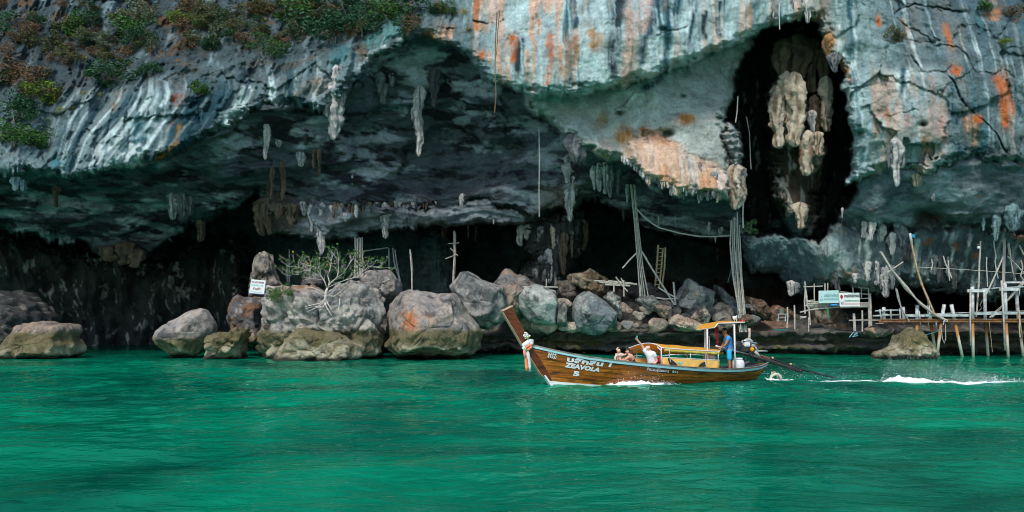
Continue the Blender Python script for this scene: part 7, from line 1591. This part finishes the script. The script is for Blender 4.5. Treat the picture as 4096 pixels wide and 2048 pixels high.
def person(label, J, face, tone, s=1.0, fat=1.0, clothes=(), hair=None, shades=False):
    """J: joints in boat space; face: the way the head looks"""
    base = J['pelvis'].copy(); base.z = min(J[k].z for k in ('ankL', 'ankR', 'toeL', 'toeR')) - 0.03 * s
    e = empty("person", b2w(base)); e.rotation_euler = (0, 0, BA); tag(e, label, "person")
    V_, E_, ix = [], [], {}
    def add(k, r, p=None): ix[k] = len(V_); V_.append(((p if p is not None else J[k]) - base, r * s)); return ix[k]
    def con(a, b): E_.append((ix[a], ix[b]))
    face = face.normalized(); upv = (J['head'] - J['neck']).normalized(); side = face.cross(upv).normalized()
    add('pelvis', .10 * fat); add('waist', .095 * fat, J['pelvis'].lerp(J['chest'], .5)); add('chest', .135 * fat); add('neck', .055); con('pelvis', 'waist'); con('waist', 'chest'); con('chest', 'neck')
    add('jaw', .066, J['head'] - upv * .045 * s + face * .018 * s); add('head', .094); add('crown', .078, J['head'] + upv * .052 * s - face * .012 * s); con('neck', 'jaw'); con('jaw', 'head'); con('head', 'crown')
    for q in 'LR':
        add('sho' + q, .062); add('elb' + q, .043); add('wri' + q, .029); con('chest', 'sho' + q); con('sho' + q, 'elb' + q); con('elb' + q, 'wri' + q)
        hd = (J['han' + q] - J['wri' + q]).normalized(); add('han' + q, .031, J['wri' + q] + hd * .065 * s); con('wri' + q, 'han' + q)
        acr = hd.cross(Vector((0.2, 0.3, 1))).normalized(); pal = J['wri' + q] + hd * .075 * s
        for n_, (o_, L_) in enumerate(((-.030, .060), (-.010, .075), (.010, .070), (.030, .055))):
            a_ = add('f%d%s' % (n_, q), .010, pal + acr * o_ * s + hd * .028 * s); con('han' + q, 'f%d%s' % (n_, q))
            b_ = add('g%d%s' % (n_, q), .008, pal + acr * o_ * 1.1 * s + hd * (.028 + L_) * s + Vector((0, 0, -.018 * s))); con('f%d%s' % (n_, q), 'g%d%s' % (n_, q))
        add('th' + q, .011, J['wri' + q] + hd * .05 * s + acr * .045 * s); con('han' + q, 'th' + q); add('tt' + q, .009, J['wri' + q] + hd * .095 * s + acr * .058 * s); con('th' + q, 'tt' + q)
        add('hip' + q, .078 * fat); add('kne' + q, .058); add('ank' + q, .038); add('toe' + q, .032); con('pelvis', 'hip' + q); con('hip' + q, 'kne' + q); con('kne' + q, 'ank' + q); con('ank' + q, 'toe' + q)
    m = skin_tone("skin_" + label.split()[0], tone)
    body = skin_mesh("body", V_, E_, m, e, ix['pelvis'])
    hc = J['head'] - base
    f = MB()
    f.add(*ball(hc + face * .094 * s - upv * .018 * s, .017 * s, 8, 5, (1, 1, 1.3)))
    o = f.build("nose", m, e, True)
    er = MB()
    for q in (-1, 1): er.add(*ball(hc + side * q * .088 * s - upv * .012 * s, .026 * s, 8, 5, (.7, .7, 1.2)))
    er.build("ears", m, e, True)
    dk = flat_mat("eye_dark", (0.02, 0.015, 0.015)); ey = MB()
    for q in (-1, 1):
        if shades: ey.add(*ball(hc + face * .080 * s + side * q * .036 * s + upv * .012 * s, .030 * s, 8, 5, (1, 1, .75)))
        else: ey.add(*ball(hc + face * .088 * s + side * q * .032 * s + upv * .010 * s, .010 * s, 6, 4))
    if shades: ey.tube([hc + face * .07 * s + side * .05 * s + upv * .016 * s, hc - face * .01 * s + side * .09 * s + upv * .012 * s], .006 * s, 4); ey.tube([hc + face * .07 * s - side * .05 * s + upv * .016 * s, hc - face * .01 * s - side * .09 * s + upv * .012 * s], .006 * s, 4)
    ey.build("sunglasses" if shades else "eyes", dk, e, True)
    mo = MB(); mo.add(*ball(hc + face * .083 * s - upv * .058 * s, .018 * s, 8, 4, (1.1, 1.1, .35))); mo.build("mouth", flat_mat("lips", (0.35, 0.12, 0.10)), e, True)
    if hair:
        hm, back, full = hair; h = MB(); n = 9
        v, fs = ball(hc + upv * .022 * s - face * .018 * s, .104 * s, 14, 8)
        keep = [i for i, p in enumerate(v) if (p - hc).dot(face) < (.052 * s if (p - hc).dot(upv) > .035 * s else -.005 * s) and (p - hc).dot(upv) > -full * s]
        ks = set(keep); h.v = [p + (p - hc).normalized() * .006 * s * math.sin(i * 2.7) for i, p in enumerate(v)]; h.f = [q for q in fs if all(i in ks for i in q)]
        h.build("hair", hm, e, True)
        if back: 
            hb = MB(); hb.tube([hc - face * .06 * s + upv * .03 * s, hc - face * .09 * s - upv * .06 * s, hc - face * .09 * s - upv * .17 * s, hc - face * .07 * s - upv * .25 * s], [.07 * s, .085 * s, .07 * s, .02 * s], 8); hb.build("hair_length", hm, e, True)
    for nm, cm, keys, edges, grow in clothes:
        vv_ = []; id2 = {}
        for k in keys:
            if isinstance(k, tuple): a, b, t, r = k; p = V_[ix[a]][0].lerp(V_[ix[b]][0], t); id2[k] = len(vv_); vv_.append((p, r * s))
            else: id2[k] = len(vv_); vv_.append((V_[ix[k]][0], V_[ix[k]][1] * grow))
        skin_mesh(nm, vv_, [(id2[a], id2[b]) for a, b in edges], cm, e, 0)
    return e
def shirt(m, sleeve=.6, grow=1.32, low=True, r=.075):
    L_, R_ = ('shoL', 'elbL', sleeve, r), ('shoR', 'elbR', sleeve, r); lo = ('pelvis', 'waist', -.3, .168)
    c_ = ('chest', 'neck', .62, .085)
    return ("shirt", m, [('pelvis', 'waist', .95, .15), 'chest', c_, 'shoL', 'shoR', L_, R_, lo], [(('pelvis', 'waist', .95, .15), 'chest'), ('chest', c_), ('chest', 'shoL'), ('chest', 'shoR'), ('shoL', L_), ('shoR', R_), (('pelvis', 'waist', .95, .15), lo)], grow)
def shorts(m, r=.098, t=.95, grow=1.16, top=.45):
    L_, R_ = ('hipL', 'kneL', t, r), ('hipR', 'kneR', t, r); w_ = ('pelvis', 'waist', top, .132)
    return ("shorts", m, ['pelvis', w_, 'hipL', 'hipR', L_, R_], [('pelvis', w_), ('pelvis', 'hipL'), ('pelvis', 'hipR'), ('hipL', L_), ('hipR', R_)], grow)
M_BLUESH = mat("blue_jersey", (0.01, 0.09, 0.50), 0.7, 0.4, 3.5, 0.1, rgb2=(0.07, 0.33, 0.68)); M_CYANSH = mat("cyan_shorts", (0.03, 0.38, 0.66), 0.75, 0.15, 5, 0.15); M_WHITESH = mat("white_tshirt", (0.76, 0.77, 0.80), 0.8, 0.06, 5, 0.15); M_BEIGE = mat("beige_vest", (0.66, 0.52, 0.44), 0.8, 0.1, 5, 0.1); M_BLACKTOP = mat("black_top", (0.02, 0.02, 0.022), 0.8, 0.2, 5, 0.1)
H_DARK = mat("dark_hair", (0.02, 0.016, 0.015), 0.55, 0.4, 25, 0.4); H_BROWN = mat("brown_hair", (0.055, 0.018, 0.012), 0.5, 0.4, 25, 0.4); H_BLOND = mat("blond_hair", (0.58, 0.38, 0.20), 0.55, 0.25, 25, 0.4)
FLOORZ = 0.14
def J_(**k): return {a: bl(*b) for a, b in k.items()}
J = J_(pelvis=(2916, 1402, -.26), chest=(2911, 1358, -.26), neck=(2903, 1340, -.26), head=(2898, 1325.5, -.26), shoL=(2913, 1350, -.43), elbL=(2904, 1377, -.47), wriL=(2885, 1392, -.40), hanL=(2877, 1396, -.36), shoR=(2909, 1350, -.09), elbR=(2894, 1374, -.04), wriR=(2883, 1390, -.14), hanR=(2876, 1394, -.18), hipL=(2916, 1410, -.35), hipR=(2916, 1410, -.17), kneL=(2918, 1446, -.36), kneR=(2916, 1446, -.15), ankL=(2921, 1484, -.36), ankR=(2918, 1484, -.15), toeL=(2905, 1488, -.36), toeR=(2902, 1488, -.15))
for k in ('ankL', 'ankR'): J[k].z = FLOORZ + .09
for k in ('toeL', 'toeR'): J[k].z = FLOORZ + .05
person("boatman in blue jersey and cyan shorts standing at the tiller", J, Vector((-1, -.12, 0.02)), (0.34, 0.15, 0.075), 1.04, 1.0, (shirt(M_BLUESH), shorts(M_CYANSH)), (H_DARK, False, .03), True)
J = J_(pelvis=(2609, 1462, -.35), chest=(2603, 1423, -.35), neck=(2597, 1404, -.35), head=(2591, 1391, -.37), shoL=(2582, 1407, -.30), elbL=(2566, 1380, -.32), wriL=(2553, 1364, -.36), hanL=(2548, 1357, -.37), shoR=(2619, 1414, -.5), elbR=(2628, 1446, -.52), wriR=(2606, 1462, -.48), hanR=(2598, 1465, -.46), hipL=(2600, 1468, -.25), hipR=(2604, 1470, -.45), kneL=(2560, 1462, -.2), kneR=(2562, 1466, -.42), ankL=(2556, 1500, -.2), ankR=(2558, 1504, -.42), toeL=(2540, 1504, -.2), toeR=(2542, 1508, -.42))
for k in ('ankL', 'ankR'): J[k].z = FLOORZ + .09
for k in ('toeL', 'toeR'): J[k].z = FLOORZ + .05
person("bald man in white t-shirt seen from behind raising a green cup", J, Vector((-.45, .9, .05)), (0.70, 0.44, 0.35), 1.05, 1.18, (shirt(M_WHITESH, .55, 1.3, True, .088), shorts(mat("grey_shorts", (0.2, 0.2, 0.2), .8, .1, 4, 0), .09, .9, 1.0, .05)))
cp = bl(2548.5, 1350, -.37)
bt(MB().lathe([(0.026, -0.06), (0.033, 0.06), (0.030, 0.06), (0.024, -0.05)], cp, 14), "cup", mat("green_cup", (0.01, 0.30, 0.18), 0.35, 0.1, 4, 0), "green cup held high by the bald man", "cup", True)
J = J_(pelvis=(2479, 1443, .05), chest=(2477, 1424, .05), neck=(2475, 1413, .04), head=(2474, 1401, .03), shoL=(2487, 1418, .02), elbL=(2501, 1419, -.02), wriL=(2513, 1408, -.02), hanL=(2519, 1400, -.02), shoR=(2466, 1420, .05), elbR=(2459, 1433, .03), wriR=(2463, 1444, -.02), hanR=(2466, 1449, -.04), hipL=(2484, 1447, .02), hipR=(2474, 1447, .04), kneL=(2490, 1462, -.1), kneR=(2470, 1462, -.1), ankL=(2490, 1482, -.1), ankR=(2470, 1482, -.1), toeL=(2490, 1485, -.16), toeR=(2470, 1485, -.16))
person("blond toddler in beige vest held up beside the woman", J, Vector((.25, -1, .0)), (0.74, 0.48, 0.37), .78, .78, (shirt(M_BEIGE, .25, 1.22, True, .07), shorts(M_BEIGE, .09, .6)), (H_BLOND, False, .02))
J = J_(pelvis=(2532, 1456, -.12), chest=(2526, 1430, -.12), neck=(2518, 1416, -.10), head=(2511, 1406, -.08), shoL=(2514, 1428, -.24), elbL=(2498, 1441, -.26), wriL=(2484, 1440, -.12), hanL=(2477, 1437, -.05), shoR=(2536, 1428, .02), elbR=(2512, 1436, .12), wriR=(2494, 1430, .12), hanR=(2486, 1428, .10), hipL=(2528, 1461, -.2), hipR=(2530, 1461, -.04), kneL=(2490, 1458, -.2), kneR=(2490, 1458, 0), ankL=(2485, 1490, -.2), ankR=(2485, 1490, 0), toeL=(2470, 1494, -.2), toeR=(2470, 1494, 0))
for k in ('ankL', 'ankR'): J[k].z = FLOORZ + .13
for k in ('toeL', 'toeR'): J[k].z = FLOORZ + .10
person("woman with dark brown hair and black strap top holding the toddler", J, Vector((-1, .25, .05)), (0.64, 0.33, 0.23), .96, .92, (("top", M_BLACKTOP, ['pelvis', 'waist', ('waist', 'chest', .55, .13)], [('pelvis', 'waist'), ('waist', ('waist', 'chest', .55, .13))], 1.35), ("strap", M_BLACKTOP, [('waist', 'chest', .5, .05), ('chest', 'shoL', .55, .024), ('chest', 'neck', .3, .03)], [(('waist', 'chest', .5, .05), ('chest', 'shoL', .55, .024)), (('chest', 'shoL', .55, .024), ('chest', 'neck', .3, .03))], 1.0)), (H_BROWN, True, .06))

# ------------------------------------------------------------------ foam and spray
M_FOAM = mat("sea_foam", (0.80, 0.84, 0.84), 0.6, 0.08, 12, 0.5, spec=0.3)
def foam(name, label, path, width, height, drops, seed, spread=0.5, up=0.4):
    """path: full-size picture points on the water surface; a lumpy ribbon of froth with flying drops"""
    rg = np.random.default_rng(seed); mb = MB()
    pts = []
    for u4, v4 in path:
        d = EYE * FPX / (v4 / 4 - HORIZON); pts.append(ground(u4 / 4, d))
    L = [0]
    for a, b in zip(pts[:-1], pts[1:]): L.append(L[-1] + (b - a).length)
    N = int(L[-1] / 0.06); Mx = 14
    v = []
    tt = np.linspace(0, L[-1], N + 1)
    cx = np.interp(tt, L, [p.x for p in pts]); cy = np.interp(tt, L, [p.y for p in pts])
    w_ = np.interp(tt / L[-1], *width); h_ = np.interp(tt / L[-1], *height)
    nx = np.gradient(cy); ny = -np.gradient(cx); nn = np.sqrt(nx ** 2 + ny ** 2) + 1e-9; nx /= nn; ny /= nn
    A = np.linspace(-1, 1, Mx + 1)
    off = fbm(tt / 0.7 + seed, 0 * tt, 0 * tt, 3) * w_ * 0.8
    XX_ = cx[:, None] + nx[:, None] * (A[None] * w_[:, None] + off[:, None]); YY_ = cy[:, None] + ny[:, None] * (A[None] * w_[:, None] + off[:, None])
    lump = 0.55 + 0.9 * fbm(XX_ / 0.22, YY_ / 0.22, 0 * XX_ + seed, 4, 0.7) + 0.5 * fbm(XX_ / 0.8, YY_ / 0.8, 0 * XX_ + seed + 4, 2)
    prof_ = np.maximum(0, 1 - np.abs(A[None]) ** 1.6)
    hole = 0.10 * np.abs(A[None]) + 0.02
    ZZ_ = wave_height(XX_.astype(np.float32), YY_.astype(np.float32)) * 0.8 + h_[:, None] * prof_ * np.maximum(lump, 0) - hole * (0.4 - 0.6 * fbm(XX_ / 0.3, YY_ / 0.3, 0 * XX_ + 8, 3))
    me0 = grid_mesh(name, XX_, YY_, ZZ_, M_FOAM); 
    mb.v = [Vector(q.co) for q in me0.vertices]; mb.f = [tuple(p.vertices) for p in me0.polygons]; bpy.data.meshes.remove(me0)
    for _ in range(drops):
        k = int(rg.integers(0, N + 1)); a = rg.normal() * spread; z = abs(rg.normal()) * h_[k] * up * 4 + 0.02
        if h_[k] < 0.05 and rg.random() < 0.6: continue
        c = Vector((cx[k] + nx[k] * a * w_[k] + rg.normal() * 0.05, cy[k] + ny[k] * a * w_[k], z)); s_ = rg.uniform(0.004, 0.013)
        o_ = len(mb.v); mb.v += [c + Vector(q) * s_ for q in ((1, 0, -.6), (-.6, .9, -.6), (-.6, -.9, -.6), (0, 0, 1))]; mb.f += [(o_, o_ + 1, o_ + 3), (o_ + 1, o_ + 2, o_ + 3), (o_ + 2, o_, o_ + 3), (o_, o_ + 2, o_ + 1)]
    o = obj(name, raw_mesh(name, mb.v, mb.f, M_FOAM, False)); tag(o, label, None, None, "stuff"); return o
foam("bow_wave_foam", "white bow wave foam along the near side of the hull", [(2325, 1532), (2360, 1537), (2420, 1541), (2500, 1543), (2580, 1544), (2660, 1543), (2720, 1541)], ([0, .12, .5, 1], [.12, .42, .40, .12]), ([0, .06, .15, .35, .7, 1], [.22, .42, .22, .15, .16, .02]), 1100, 3, 0.5, 0.28)
foam("wake_foam", "thin white wake trailing straight behind the stern", [(3055, 1522), (3110, 1519), (3180, 1518), (3280, 1519), (3420, 1521), (3540, 1525)], ([0, .2, .6, 1], [.22, .26, .16, .06]), ([0, .12, .4, 1], [.2, .16, .09, .02]), 250, 4)
foam("propeller_spray", "white plume of propeller spray at the right of the wake", [(3530, 1526), (3600, 1528), (3680, 1529), (3780, 1530), (3900, 1531), (4000, 1530), (4090, 1529)], ([0, .1, .3, 1], [.15, .60, .55, .22]), ([0, .08, .2, .4, .7, 1], [.06, .34, .28, .15, .07, .02]), 3000, 5, 0.9, 0.6)
foam("shore_foam", "small line of foam where the ledge meets the water", [(2480, 1421), (2600, 1423), (2700, 1420), (2850, 1421)], ([0, .5, 1], [.2, .35, .2]), ([0, .5, 1], [.02, .05, .02]), 60, 6)
